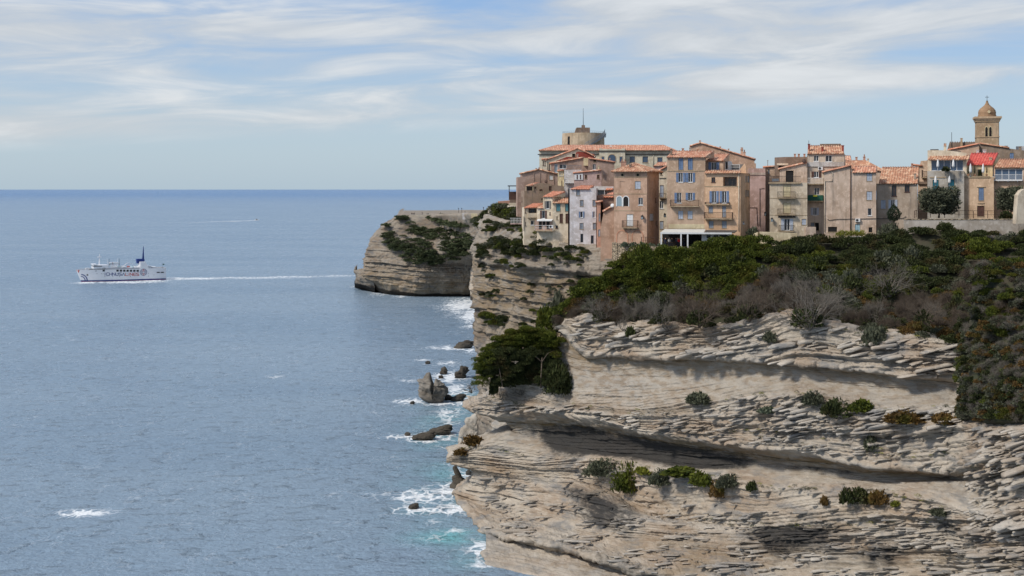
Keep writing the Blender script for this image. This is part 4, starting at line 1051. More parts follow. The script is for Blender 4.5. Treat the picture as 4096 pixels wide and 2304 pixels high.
    for e0, e1 in ((a, c), (c, d), (d, Vector(h.at(988, 638, -.8)))): roof_mesh('roof', e0, e1, b, b + (e1 - e0) * .001, T_OLD, h.root, hip=True)
    h.chimney(1150, 578, 1166, 608, 1.2, BROWN); h.balcony(1085, 1222, 1075, 1136, .8, 'rust'); HS['octa'] = h
    # ---- middle distance, left
    h = House('stucco_house', 'pink stucco house with two brown windows and an orange roof edge, mid-slope', 'A', [(690, 775), (660, 652), (905, 627), (910, 775)], 274, PINK, depth=7)
    h.win((757, 668, 775, 702, 'r'), (865, 668, 885, 702, 'r')); h.done(); h.edge(660, 652, 905, 627, T_PINK)
    h.box('white_bay', 662, 658, 738, 712, -.15, 0, M['white']); [h.box('shutter', x, 666, x + 10, 706, -.2, -.151, M['brown']) for x in (683, 712)]
    h = House('terrace_house', 'pale grey house with a white balustrade and a planted roof terrace', 'A', [(570, 745), (572, 622), (725, 622), (735, 745)], 277, PALE, depth=7); h.done()
    h.balcony(576, 738, 702, 735, .9, 'white', 'white', 'white'); h.box('planter', 580, 612, 640, 622, .2, .8, T_OLD); h.box('planter', 660, 612, 715, 622, .2, .8, T_OLD)
    rail(h.root, [(h.at(575, 622, .1)[0], .1, h.at(575, 622, .1)[2]), (h.at(724, 622, .1)[0], .1, h.at(724, 622, .1)[2])], 1.0, 'steel', 'bars')
    h = House('ochre_house', 'narrow ochre house with slit windows under the white balustrade', 'A', [(515, 840), (515, 634), (572, 634), (572, 740), (692, 740), (692, 840)], 279, YEL, depth=7)
    h.win((527, 640, 533, 675, 'w'), (540, 640, 546, 675, 'w'), (555, 640, 560, 675, 'w'), (548, 718, 556, 765, 'd'), (583, 750, 591, 808, 'd'), (611, 750, 618, 806, 'd'), (655, 756, 670, 778, 'd')); h.done(); h.edge(520, 632, 572, 628, T_PINK)
    h = House('stucco_house', 'large plain brown stucco gable with a rough chimney stack behind the square house', 'A', [(785, 790), (785, 522), (860, 530), (1020, 556), (1020, 790)], 288, TAN, depth=9)
    h.win((826, 572, 855, 620, 'w'), (832, 535, 858, 552, 'k')); h.done(); h.edge(785, 520, 1020, 556, T_PINK); h.chimney(872, 590, 884, 625, -1.2, YEL); h.chimney(1078, 552, 1125, 590, 1, SALM, 2); h.chimney(975, 522, 983, 550, 1, TAN)
    h = House('stucco_house', 'tan house with a long orange roof edge just before the cream gable', 'A', [(455, 650), (455, 566), (740, 517), (795, 515), (795, 650)], 292, TAN, depth=8)
    h.win((530, 574, 592, 612, 'w'), (484, 570, 515, 645, 'pg')); h.done(); h.edge(450, 566, 742, 516, T_PINK); h.box('painted_panel', 745, 516, 790, 585, -.5, 0, YEL)
    for x, y in ((550, 532), (608, 524), (682, 486), (735, 512)): h.chimney(x, y, x + 16, y + 26, .8)
    h = House('gabled_house', 'cream gabled house with dark red upper walls and a long orange roof slope', 'A', [(378, 645), (380, 532), (412, 536), (695, 434), (722, 446), (845, 505), (845, 645)], 302, LCREAM, depth=9)
    h.win((643, 478, 671, 512, 'k'), (423, 555, 431, 625, 'd'), (437, 555, 446, 625, 'd'), (384, 545, 392, 585, 'd'), (398, 545, 406, 585, 'd')); h.done(); h.edge(408, 536, 695, 432, T_PINK); h.edge(695, 432, 845, 505, T_PINK); h.edge(378, 530, 430, 526, T_PINK)
    mb = MB(); mb.poly([(lambda q: (q[0], -.03, q[2]))(h.at(*p)) for p in [(495, 545), (600, 505), (672, 510), (675, 470), (700, 458), (840, 482), (840, 520), (740, 520)]]); mb.build('red_wall', M['redwall'], h.root)
    # ---- barracks, round tower
    h = House('long_building', 'long cream public building with a red tiled roof and tall blue windows behind the town', 'A', [(350, 660), (350, 450), (1545, 450), (1545, 660)], 330, LCREAM, depth=14, cat='building', group='landmarks of the town')
    h.win((903, 503, 932, 540, 'k'), (1155, 503, 1205, 558, 'B'), (1270, 503, 1320, 558, 'B'), (1402, 510, 1450, 556, 'B')); h.done()
    h.roof((345, 450, -.8), (1565, 448, -.8), (515, 402, 7), (1455, 403, 7), T_PINK, hip=True, fill=False)
    a, b = Vector(h.at(345, 450, -.8)), Vector(h.at(515, 402, 7)); roof_mesh('roof', Vector((a.x, 14.8, a.z)), a, b, b + Vector((0, .01, 0)), T_PINK, h.root, hip=True)
    a, b = Vector(h.at(1565, 448, -.8)), Vector(h.at(1455, 403, 7)); roof_mesh('roof', a, Vector((a.x, 14.8, a.z)), b, b + Vector((0, .01, 0)), T_PINK, h.root, hip=True)
    h.band(486, 336, 882, .25, .25, M['darkgrey'], 'cornice'); h.band(484, 1117, 1545, .25, .25, M['darkgrey'], 'cornice'); h.pipe(1366, 450, 600)
    mb = MB(); q = [(h.at(x, y)[0], h.at(x, y)[2]) for x, y in [(886, 640), (886, 432), (908, 430), (912, 438), (1082, 440), (1088, 432), (1114, 434), (1114, 640)]]; mb.prism(q, 'y', -1.2, 0); pv = mb.build('pavilion', LCREAM, h.root)
    s_ = h.at(886, 456)[2]; mb = MB(); mb.box(h.at(880, 456)[0], h.at(1120, 456)[0], -1.4, -1.2, s_ - .15, s_ + .15); mb.build('cornice', M['darkgrey'], pv)
    old = h.mp; h.mp = lambda side: (lambda a, z, o: (a, -1.2 - o, z))
    for x0, y0, x1, y1, ty in ((964, 488, 1030, 552, 'arch'), (1063, 503, 1091, 558, 'q'), (904, 503, 930, 540, 'q')):
        a0, z1 = h.az('f', x0, y0); a1, z0 = h.az('f', x1, y1)
        if ty == 'arch': h.window('f', a0, a1, z0, z1, 'arch', None, ['stone', 'blueglass'])
        else:
            mb = MB(); h.slab_box(mb, 'f', a0, a1, z0, z1, 0, .05); w_ = mb.build('window', M['stone'], h.root); mb = MB(); h.slab_box(mb, 'f', a0 + .1, a1 - .1, z0 + .1, z1 - .1, .05, .08); mb.build('pane', M['blueglass'], w_)
    h.mp = old; h.box('skylight', 978, 407, 1000, 418, 4.0, 4.6, M['white'])
    rt = P(*px_of('A', 742, 430), 362); k = 362 / F / 2.2286
    t = thing('round_tower', 'low round stone tower with a thin mast and an outside stair above the long roof', 'tower', rt, 0, 'landmarks of the town')
    zt = P(*px_of('A', 742, 299), 362).z - rt.z
    mb = MB(); mb.lathe([(189 * k, -3), (189 * k, 2), (186 * k, zt), (178 * k, zt), (178 * k, zt - .5), (.1, zt - .5)], 40); mb.build('wall', TOWER, t, smooth=False)
    mb = MB(); mb.prism([(-84 * k, zt - .5), (-62 * k, zt + 1.6), (54 * k, zt + 1.6), (56 * k, zt - .5)], 'y', -3, 3); mb.box(-14 * k, 14 * k, -1, 1, zt + 1.6, zt + 2.4); mb.build('roof_hut', BROWN, t)
    mb = MB(); mb.tube([(0, 0, zt + 2.4), (0, 0, zt + 2.4 + 152 * k)], [.09, .04], 6); mb.build('mast', M['iron'], t)
    mb = MB()
    for i in range(24):
        a = math.radians(-88 + 78 * i / 24); z = zt * (.04 + .93 * i / 23); r = 190 * k
        mb.box(r * math.cos(a) - .5, r * math.cos(a) + .5, r * math.sin(a) - 1.2, r * math.sin(a) + .3, z - .1, z)
        mb.tube([(r * math.cos(a) * 1.01, r * math.sin(a) - 1.1, z), (r * math.cos(a) * 1.01, r * math.sin(a) - 1.1, z + 1.15)], .05, 4); mb.tube([(r * math.cos(a) * 1.01, r * math.sin(a) - 1.1, z + 1.15), (r * math.cos(a + .06) * 1.01, r * math.sin(a + .06) - 1.1, z + 1.15 + zt * .04)], .05, 4)
    mb.box(186 * k, 200 * k, -1.5, 1, zt - 1.1, zt - .9); mb.box(186 * k, 186.5 * k, -1.5, 1, zt - .9, zt + .3); mb.box(199 * k, 200 * k, -1.5, 1, zt - .9, zt + .3)
    mb.build('stair', M['steel'], t)
    mb = MB(); a = math.radians(-136); mb.box(-.4, .4, -.06, .06, zt * .18, zt * .76); o = mb.build('slit_window', M['dark'], t); o.location = (187.5 * k * math.cos(a), 187.5 * k * math.sin(a), 0); o.rotation_euler = (0, 0, a + math.pi / 2)
    mb = MB(); r = 183 * k
    for i in range(48):
        a, b = i * math.pi / 24, (i + 1) * math.pi / 24; mb.tube([(r * math.cos(a), r * math.sin(a), zt + .5), (r * math.cos(b), r * math.sin(b), zt + .5)], .03, 3); mb.tube([(r * math.cos(a), r * math.sin(a), zt), (r * math.cos(a), r * math.sin(a), zt + .5)], .02, 3)
    mb.build('railing', M['steel'], t)
    # ---- between the square house and the peach houses
    h = House('cream_house', 'narrow cream house in the gap between the square house and the peach houses', 'A', [(1400, 1210), (1400, 640), (1440, 618), (1490, 592), (1500, 1210)], 262, CREAM, depth=7)
    h.win((1426, 760, 1458, 870, 'g'), (1424, 900, 1456, 968, 'w'), (1430, 640, 1445, 668, 'k'), (1424, 1080, 1456, 1150, 'g')); h.done(); h.edge(1400, 642, 1490, 592, T_PINK); h.balcony(1420, 1478, 832, 870, .8, 'rust'); h.band(698, 1420, 1480, .15, .1, M['darkgrey'])
    h = House('tiled_shed', 'small pink shed with a striped tile roof behind the narrow cream house', 'A', [(1370, 650), (1370, 588), (1490, 588), (1490, 650)], 285, PINK, depth=5); h.win((1450, 592, 1470, 606, 'k')); h.done(); h.roof((1368, 588, -.3), (1492, 582, -.3), (1410, 556, 3), (1492, 556, 3), T_PINK, fill=False)
    # ---- peach pair
    h = House('peach_house', 'tall peach house with four rows of blue-grey shutters above the cafe', 'B', [(205, 1300), (198, 376), (641, 376), (636, 1300)], 240, PEACH, yaw=2, depth=9)
    h.win((330, 388, 385, 520, 'b'), (440, 388, 495, 520, 'b'), (303, 553, 411, 663, '/b'), (416, 553, 522, 663, '/b'), (283, 785, 393, 905, '/bl'), (413, 785, 520, 872, '/b'), (327, 997, 383, 1090, 'g'), (437, 997, 493, 1090, 'g')); h.done()
    h.roof((190, 373, -.35), (646, 373, -.35), (265, 302, 4), (745, 302, 4), T_PINK); h.chimney(235, 282, 258, 356, .4, BROWN); h.chimney(370, 276, 392, 304, 4, SALM); h.chimney(455, 266, 472, 304, 5, PEACH); h.chimney(540, 284, 562, 304, 4, T_OLD)
    h.band(533, 200, 640, .14, .06); h.balcony(232, 565, 870, 940, 1.0, 'rust'); h.box('plaster_panel', 215, 1150, 634, 1200, -.03, 0, YEL); HS['peach'] = h
    h = House('peach_house', 'deep peach house with two balconies and a covered loggia beside the tall peach house', 'B', [(636, 1300), (634, 556), (1048, 556), (1040, 1300)], 238, PEACH2, yaw=12, depth=9.5)
    h.win((712, 607, 757, 665, 'd'), (847, 602, 1008, 708, 'loggia'), (690, 766, 796, 905, '/b'), (807, 766, 915, 905, '/b'), (680, 944, 728, 1023, 'q'), (838, 942, 880, 1070, 'q'), (683, 1114, 735, 1194, 'q'), (835, 1114, 888, 1195, 'q'))
    h.win((1108, 590, 1119, 665, 'q'), (1130, 590, 1150, 665, 'q'), (1108, 756, 1120, 830, 'q'), (1129, 756, 1144, 830, 'q'), (1075, 1118, 1098, 1145, 'w'), side='r'); h.done()
    h.roof((630, 560, -.5), (1056, 556, -.5), (645, 528, .8), (1056, 528, .8), T_OLD, fill=False); h.band(712, 634, None, .14, .06); h.balcony(634, 916, 895, 918, .6, 'iron'); h.balcony(624, 950, 1012, 1082, 1.0, 'rust'); h.pipe(1030, 560, 1230); HS['peach2'] = h
    h = House('peach_house', 'small peach top storey with one blue-shuttered window and a red tile roof', 'B', [(640, 545), (640, 415), (850, 415), (850, 545)], 242.5, PEACH, yaw=10, depth=7)
    h.win((677, 432, 803, 520, '/b')); h.done(); h.roof((652, 413, -.3), (852, 413, -.3), (755, 335, 4), (922, 335, 4), T_PINK)
    h = House('roof_terrace', 'roof terrace with a sloping side wall and a white rail above the covered loggia', 'B', [(850, 545), (850, 440), (880, 415), (905, 470), (905, 520), (1040, 520), (1040, 545)], 243.5, PALE, yaw=10, depth=6, cat='roof terrace')
    h.win((872, 425, 902, 515, 'w')); h.done(); rail(h.root, [(h.at(905, 520, .1)[0], .1, h.at(905, 520, .1)[2]), (h.at(1040, 520, .1)[0], .1, h.at(1040, 520, .1)[2])], 1.0, 'white', 'posts')
    h.box('back_wall', 945, 455, 1085, 525, 4, 4.3, M['olive']); mb = MB(); q = [(h.at(x, y)[0], h.at(x, y)[2]) for x, y in [(1030, 560), (1040, 515), (1095, 445), (1115, 480), (1115, 560)]]; mb.prism(q, 'y', 0, .4); mb.build('side_wall', PEACH2, h.root)
    h = House('gabled_house', 'broad peach gable with stepped chimneys rising behind the peach houses', 'B', [(475, 560), (475, 243), (590, 212), (1050, 342), (1212, 400), (1212, 445), (1228, 445), (1228, 560)], 278, wc(200, 160, 128, .35), depth=10)
    h.done(); h.edge(472, 244, 590, 210, T_PINK); h.edge(590, 210, 1212, 398, T_PINK); h.chimney(570, 184, 588, 214, 1); h.chimney(808, 254, 822, 276, 1); h.chimney(905, 280, 918, 300, 1); h.chimney(1050, 290, 1080, 350, .6, None, 2); h.chimney(1082, 318, 1108, 360, .6, None, 1)
    h = House('pink_house', 'plain pinkish house without front windows, recessed right of the peach houses', 'B', [(1140, 1300), (1140, 502), (1338, 502), (1338, 1300)], 256, PINK, depth=8)
    h.done(); h.band(565, 1140, 1338, .5, .12, wc(190, 168, 150, .8)); h.pipe(0, 0, 0, 'rust', .05, [(1325, 732), (1272, 735), (1272, 1170)]); h.pipe(0, 0, 0, 'rust', .05, [(1150, 955), (1235, 955), (1240, 1060), (1248, 1170)])
    h = House('stucco_house', 'beige sliver of a house between the plain pinkish house and the balcony house', 'B', [(1330, 1300), (1330, 600), (1322, 488), (1460, 484), (1460, 1300)], 259, wc(204, 176, 148, .4), depth=8); h.win((1365, 515, 1385, 570, 'q'), (1375, 660, 1384, 760, 'q')); h.done(); h.edge(1322, 490, 1460, 482, T_PINK); h.chimney(1362, 416, 1368, 486, 1, BROWN)
    # ---- balcony house group
    h = House('balcony_house', 'cream house with three stacked iron balconies under a flat railed terrace', 'C', [(228, 1330), (228, 668), (664, 668), (664, 1330)], 239, wc(204, 186, 156, .7), depth=8)
    h.win((386, 697, 470, 832, 'y'), (386, 905, 470, 1022, 'y'), (360, 1088, 500, 1222, '/g'), (600, 1090, 650, 1158, 'g')); h.done()
    h.band(848, 228, 664, .12, .05); h.band(1045, 228, 664, .12, .05); h.band(672, 215, 590, .3, .35); h.balcony(318, 528, 774, 842, .9); h.balcony(318, 526, 973, 1037, .9); h.balcony(332, 512, 1165, 1228, .9)
    h.box('stained_panel', 325, 1048, 528, 1076, -.04, 0, M['darkgrey']); rail(h.root, [(h.at(222, 660, -.2)[0], -.2, h.at(222, 660, -.2)[2]), (h.at(590, 660, -.2)[0], -.2, h.at(590, 660, -.2)[2])], 1.1, 'iron', 'bars'); HS['balc'] = h
    h.box('water_tank', 255, 622, 335, 655, .6, 2.0, M['steel'])
    h = House('stucco_house', 'beige top storey with a dark doorway and a sloping roof behind the railed terrace', 'C', [(345, 690), (345, 512), (480, 472), (664, 437), (664, 690)], 243, BEIGE, depth=6); h.win((415, 528, 506, 664, 'k')); h.done(); h.edge(340, 512, 664, 436, T_PINK)
    h = House('stucco_house', 'dark brown windowless gable with one framed opening above the balcony house', 'C', [(225, 640), (225, 590), (285, 590), (285, 376), (400, 370), (662, 368), (662, 640)], 249, BROWN, depth=8); h.win((328, 466, 404, 532, 'k')); h.done(); h.box('lintel', 312, 444, 444, 466, -.05, 0, CREAM)
    for x in (510, 555, 620): h.chimney(x, 340, x + 22, 370, 3, SALM)
    h = House('tall_house', 'tall narrow house with a red tile roof, two red chimneys and a green balcony', 'C', [(662, 1330), (666, 333), (1093, 333), (1093, 1330)], 242, wc(200, 180, 154, .8), yaw=2, depth=9)
    h.win((740, 354, 795, 420, 'w'), (875, 352, 950, 426, 'w'), (712, 539, 826, 608, '/r'), (746, 728, 804, 812, 'w'), (704, 958, 800, 1045, '/g'), (705, 1132, 746, 1176, 'q'), (752, 1132, 800, 1226, 'k')); h.done()
    h.roof((666, 333, -.35), (1094, 330, -.35), (672, 240, 4), (1068, 240, 4), T_OLD); h.box('roof_block', 810, 216, 1050, 242, 4.2, 7, BROWN)
    for x, y0, y1 in ((672, 226, 260), (830, 262, 300), (1066, 242, 318)): h.chimney(x, y0, x + 22, y1, .5, M['redpaint'])
    h.pipe(0, 0, 0, 'iron', .04, [(682, 180), (682, 226)]); h.box('ledge', 668, 428, 1090, 482, -.25, 0, GREY); h.band(488, 666, 1093, .1, .05); h.balcony(666, 852, 616, 680, .9, 'white'); h.balcony(668, 846, 812, 878, .95, 'green', style='solid'); h.box('banner', 732, 812, 778, 830, -1.06, -1.03, M['yellow']); HS['tall'] = h
    h = House('red_roofed_house', 'house showing only a wide red tile roof behind the big beige house', 'C', [(1090, 590), (1090, 500), (1560, 520), (1560, 590)], 252, BEIGE, depth=8); h.done(); h.roof((1088, 505, -.2), (1590, 540, -.2), (1100, 414, 5), (1340, 414, 5), T_RED if False else T_OLD)
    h.chimney(1222, 376, 1246, 400, 5, SALM); h.chimney(1312, 374, 1338, 402, 5, SALM, 1); h.chimney(1360, 395, 1378, 420, 5, CREAM)
    h = House('tiled_shed', 'small house with a pink tile roof just right of the tall narrow house', 'C', [(1095, 470), (1095, 412), (1178, 412), (1178, 470)], 262, PINK, depth=4); h.done(); h.roof((1094, 413, -.2), (1180, 413, -.2), (1096, 358, 4), (1168, 358, 4), T_PINK)
    h = House('beige_house', 'big beige house with a plain sloping gable and pale shutters near its right edge', 'C', [(862, 1330), (858, 547), (1172, 474), (1190, 552), (1462, 552), (1462, 1330)], 237, BEIGE, yaw=-1, depth=9)
    h.win((1352, 562, 1415, 650, 'g'), (1352, 770, 1415, 870, 'g'), (1366, 967, 1410, 1050, 'w'), (1218, 1150, 1275, 1240, 's'), (1374, 1185, 1420, 1246, 'k'), (904, 1180, 1010, 1242, 'k')); h.done()
    h.edge(850, 548, 1172, 472, T_PINK); h.roof((1186, 552, -.35), (1466, 549, -.35), (1205, 480, 3), (1475, 478, 3), T_PINK, fill=True); h.pipe(0, 0, 0, 'pipe', .06, [(945, 540), (958, 560), (955, 650), (868, 650), (866, 1240)]); h.pipe(0, 0, 0, 'iron', .05, [(895, 1090), (920, 1105), (1000, 1092), (1200, 1088), (1462, 1084)]); h.pipe(0, 0, 0, 'rust', .09, [(1166, 480), (1166, 1240)])
    HS['beige'] = h
    # ---- right group
    h = House('stucco_house', 'old rain-stained house with a broad tiled roof beside the cypress', 'D', [(235, 1290), (240, 857), (602, 857), (598, 1290)], 238, OLD, depth=8)
    h.win((371, 873, 415, 970, 'd'), (488, 870, 532, 933, 'd'), (275, 1004, 318, 1082, 'g'), (343, 1001, 422, 1080, '/g')); h.done(); h.roof((256, 858, -.35), (607, 856, -.35), (285, 712, 7), (620, 710, 7), T_OLD); h.chimney(570, 772, 590, 800, 1.2, OLD); h.chimney(548, 682, 562, 714, 7, SALM)
    h.pipe(0, 0, 0, 'iron', .05, [(236, 1170), (330, 1168), (470, 1166), (500, 1150)])
    h = House('beige_house', 'set-back beige passage house between the rain-stained house and the glazed terrace', 'D', [(600, 1150), (605, 762), (632, 655), (692, 650), (692, 1150)], 248, wc(206, 176, 144, .5), depth=8); h.win((640, 735, 650, 800, 'd'), (660, 930, 680, 985, 'd')); h.done(); h.edge(545, 690, 632, 700, T_PINK); h.balcony(640, 685, 748, 800, .8, 'rust'); h.band(850, 605, 690, .5, .4, BROWN)
    h = House('terrace_house', 'grey stained house with teal shutters and a glazed roof terrace', 'D', [(690, 1160), (690, 745), (1018, 742), (1018, 1160)], 237, wc(176, 168, 152, 1.0), depth=8); h.win((737, 824, 790, 912, 't'), (876, 820, 930, 912, 't')); h.done(); h.band(802, 710, 858, .2, .1); HS['terr'] = h
    h = House('glazed_pavilion', 'top floor with wide glass doors under a narrow tile roof on the terrace house', 'D', [(692, 748), (692, 560), (870, 560), (1040, 585), (1040, 748)], 239.5, CREAM, depth=6); h.win((726, 650, 1010, 742, 'W')); h.done(); h.roof((690, 646, -1.0), (1062, 643, -1.0), (718, 608, .3), (1072, 606, .3), T_OLD, fill=False); h.box('roof_box', 716, 550, 790, 605, .4, 1.6, M['darkgrey']); h.box('roof_box', 886, 568, 990, 606, .4, 1.6, M['darkgrey']); h.chimney(836, 525, 860, 606, .3, CREAM, 2)
    h = House('peach_house', 'peach house with one blue window and a planted terrace below a bright red roof', 'D', [(1015, 1220), (1015, 797), (1245, 797), (1283, 797), (1283, 1220)], 236, wc(210, 176, 138, .3), depth=9); h.win((1147, 895, 1193, 1008, 'b'), (1135, 1056, 1197, 1150, 'r')); h.done(); h.band(798, 1012, 1248, .35, .12); h.band(887, 1130, 1210, .12, .12); h.band(1033, 1138, 1200, .12, .12); HS['redroof'] = h
    h = House('peach_house', 'set-back top storey under a bright red tile roof behind the planted terrace', 'D', [(1040, 810), (1040, 690), (1272, 690), (1272, 810)], 240, YEL, depth=6); h.win((1140, 730, 1180, 790, 'd')); h.done(); h.roof((1036, 690, -.3), (1274, 690, -.3), (1080, 587, 5), (1324, 585, 5), T_RED); h.chimney(1128, 562, 1150, 590, 5, PALE); h.chimney(1184, 560, 1216, 590, 5, PALE); h.chimney(1240, 628, 1266, 656, 1.5, PEACH)
    h = House('peach_house', 'house with a white-railed glass balcony at the right edge of the town', 'D', [(1283, 1200), (1283, 712), (1680, 712), (1680, 1200)], 236, wc(204, 168, 132, .6), depth=9); h.win((1294, 728, 1540, 826, 'W')); h.done(); h.roof((1285, 713, -.35), (1690, 713, -.35), (1335, 638, 4), (1690, 638, 4), T_OLD); h.balcony(1283, 1537, 777, 826, .8, 'white', 'white')
    h = House('stone_house', 'rough grey stone house with a blue window below the bell tower', 'D', [(1155, 660), (1155, 502), (1410, 542), (1680, 580), (1680, 660)], 264, wc(150, 130, 108, .9), depth=9); h.win((1424, 582, 1460, 636, 'b')); h.done(); h.edge(1155, 500, 1410, 540, T_OLD); h.chimney(1378, 524, 1406, 546, .6); h.chimney(1505, 530, 1530, 556, .6)
    h = House('stucco_house', 'peach gable with a long red roof edge left of the bell tower', 'D', [(885, 625), (885, 557), (1152, 504), (1156, 625)], 262, wc(204, 168, 136, .4), depth=8); h.done(); h.edge(882, 558, 1152, 504, T_ORANGE)
    h = House('church_nave', 'brown crenellated church wall with a chimney left of the bell tower', 'D', [(866, 600), (866, 560), (888, 490), (1116, 486), (1116, 600)], 276, BROWN, depth=9, cat='church', group='landmarks of the town'); h.done()
    for i in range(11): h.box('merlon', 890 + i * 21, 482, 901 + i * 21, 489, 0, .6, BROWN)
    h.chimney(985, 455, 1004, 530, -.6, CHURCH); h.pipe(0, 0, 0, 'iron', .05, [(907, 400), (907, 530)])
    h = House('pale_house', 'pale flat-roofed house peeping over the stone house at the far right', 'D', [(1480, 580), (1480, 525), (1680, 520), (1680, 580)], 290, PALE, depth=6); h.done()
    # ---- bell tower
    h = House('bell_tower', 'square stone bell tower with paired lancets and an onion dome topped by a cross', 'D', [(1132, 560), (1130, 275), (1326, 275), (1330, 560)], 285, CHURCH, yaw=-5, depth=4.6, cat='tower', group='landmarks of the town')
    h.win((1206, 352, 1229, 437, 'lancet', 'cream', 'dark'), (1241, 352, 1264, 437, 'lancet', 'cream', 'dark')); h.done()
    W_ = h.W; z = lambda y: h.at(1228, y)[2]
    for nm, y0, y1, o in (('cornice', 258, 277, .55), ('cornice', 277, 290, .35), ('cornice', 290, 304, .2), ('string_course', 437, 445, .12)):
        mb = MB(); mb.box(-o, W_ + o, -o, 4.6 + o, z(y1) + .003, z(y0) - .003); mb.build(nm, CHURCH, h.root)
    mb = MB(); c_ = W_ / 2; zb, zt_ = z(255), z(112); hh = zt_ - zb; R = W_ * .41
    mb.lathe([(R * 1.03, zb - .1), (R * 1.03, zb + hh * .09), (R * .98, zb + hh * .1), (R * 1.0, zb + hh * .26), (R * .93, zb + hh * .4), (R * .76, zb + hh * .52), (R * .5, zb + hh * .63), (R * .28, zb + hh * .74), (R * .16, zb + hh * .86), (R * .1, zb + hh * .99), (R * .14, zb + hh)], 16, c_, 2.3); do = mb.build('dome', wc(158, 124, 88, .5), h.root)
    mb = MB(); mb.lathe([(.34, 0), (.30, .1), (.12, .1)], 12); o = mb.build('oculus', M['cream'], do); o.rotation_euler = (math.radians(90), 0, 0); o.location = (c_ + .25, 2.3 - R * 1.0, zb + hh * .27)
    mb = MB(); mb.tube([(c_, 2.3, zt_), (c_, 2.3, z(66))], .05, 5); mb.tube([(c_ - .42, 2.3, z(80)), (c_ + .42, 2.3, z(80))], .05, 5); mb.build('cross', M['iron'], h.root)
town()
# ------------------------------------------------------------------ vegetation
def leaf_mat(name, dark, light, other=None, amount=.25):
    m, t, bs = new_mat(name)
    g = t.node('ShaderNodeNewGeometry'); r = g.outputs['Random Per Island']; p = g.outputs['Position']
    f = t.math('ADD', t.math('MULTIPLY', t.noise(p, 0.45, 4.0, .6), .9), t.math('MULTIPLY', r, .45))
    c = t.mix(t.ss(f, 0.38, 0.92), dark, light)
    if other: c = t.mix(t.math('MULTIPLY', t.ss(t.noise(t.map(p, (1, 1, 1), (17, 3, 9)), 0.3, 4.0, .6), .52, .68), amount), c, other)
    t.link(c, bs.inputs['Base Color']); bs.inputs['Roughness'].default_value = .75; bs.inputs['Specular IOR Level'].default_value = .2
    tr = t.node('ShaderNodeBsdfTranslucent'); t.link(c, tr.inputs[0])
    mx = t.node('ShaderNodeMixShader'); mx.inputs[0].default_value = .22
    t.link(bs.outputs[0], mx.inputs[1]); t.link(tr.outputs[0], mx.inputs[2])
    t.link(mx.outputs[0], t.n['Material Output'].inputs[0])
    return m
LM = {
    'jun': leaf_mat('juniper_foliage', (0.028, 0.042, 0.008, 1), (0.115, 0.135, 0.018, 1), (0.15, 0.10, 0.02, 1), .35),
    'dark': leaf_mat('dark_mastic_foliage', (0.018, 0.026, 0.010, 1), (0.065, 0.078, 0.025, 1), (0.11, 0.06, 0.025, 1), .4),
    'olive': leaf_mat('olive_grey_foliage', (0.048, 0.055, 0.034, 1), (0.14, 0.148, 0.095, 1)),
    'rust': leaf_mat('rusty_foliage', (0.055, 0.035, 0.012, 1), (0.17, 0.10, 0.03, 1), (0.10, 0.11, 0.02, 1), .6),
    'grey': leaf_mat('silver_foliage', (0.06, 0.075, 0.045, 1), (0.18, 0.21, 0.14, 1)),
    'head': leaf_mat('headland_foliage', (0.035, 0.05, 0.024, 1), (0.115, 0.135, 0.062, 1), (0.07, 0.062, 0.045, 1), .6),
    'weed': leaf_mat('yellow_green_weed', (0.10, 0.11, 0.015, 1), (0.30, 0.30, 0.05, 1)),
    'cyp': leaf_mat('cypress_foliage', (0.012, 0.022, 0.012, 1), (0.04, 0.058, 0.028, 1)),
}
def twig_mat(name, a, b):
    m, t, bs = new_mat(name)
    g = t.node('ShaderNodeNewGeometry')
    t.link(t.mix(t.math('ADD', t.math('MULTIPLY', g.outputs['Random Per Island'], .6), t.math('MULTIPLY', t.noise(g.outputs['Position'], .35, 3.0), .4)), a, b), bs.inputs['Base Color']); bs.inputs['Roughness'].default_value = .95
    return m
TW = {'grey': twig_mat('dead_grey_twigs', (0.06, 0.05, 0.042, 1), (0.24, 0.215, 0.175, 1)), 'brown': twig_mat('dry_brown_twigs', (0.045, 0.031, 0.023, 1), (0.145, 0.112, 0.078, 1))}

def sprays(n, seed, size=.3, up=.35, flat=1.0, lump=.55, inner=.35, aspect=.5, half=False):
    """n leafy sprays filling a unit ball with an uneven outline; returns verts (n,4,3)"""
    g = np.random.default_rng(seed)
    d = g.normal(size=(n, 3)); d /= np.linalg.norm(d, axis=1, keepdims=True)
    if half: d[:, 2] = np.abs(d[:, 2]) * 1.1 - .12; d /= np.linalg.norm(d, axis=1, keepdims=True)
    rr = (1 - lump) + 1.3 * lump * fbm(d[:, 0] * 1.9 + seed, d[:, 1] * 1.9, d[:, 2] * 1.9, seed, 3)
    r = rr * (inner + (1 - inner) * g.random(n) ** .45)
    c = d * r[:, None]; c[:, 2] *= flat
    ax = d * .8 + np.array([0, 0, up]) + g.normal(size=(n, 3)) * .5; ax /= np.linalg.norm(ax, axis=1, keepdims=True)
    sd_ = np.cross(ax, g.normal(size=(n, 3))); sd_ /= np.maximum(np.linalg.norm(sd_, axis=1, keepdims=True), 1e-6)
    L = size * (.55 + .9 * g.random(n))[:, None]; Wd = L * aspect
    return np.stack([c - ax * L * .5, c + sd_ * Wd * .5, c + ax * L * .5, c - sd_ * Wd * .5], 1)
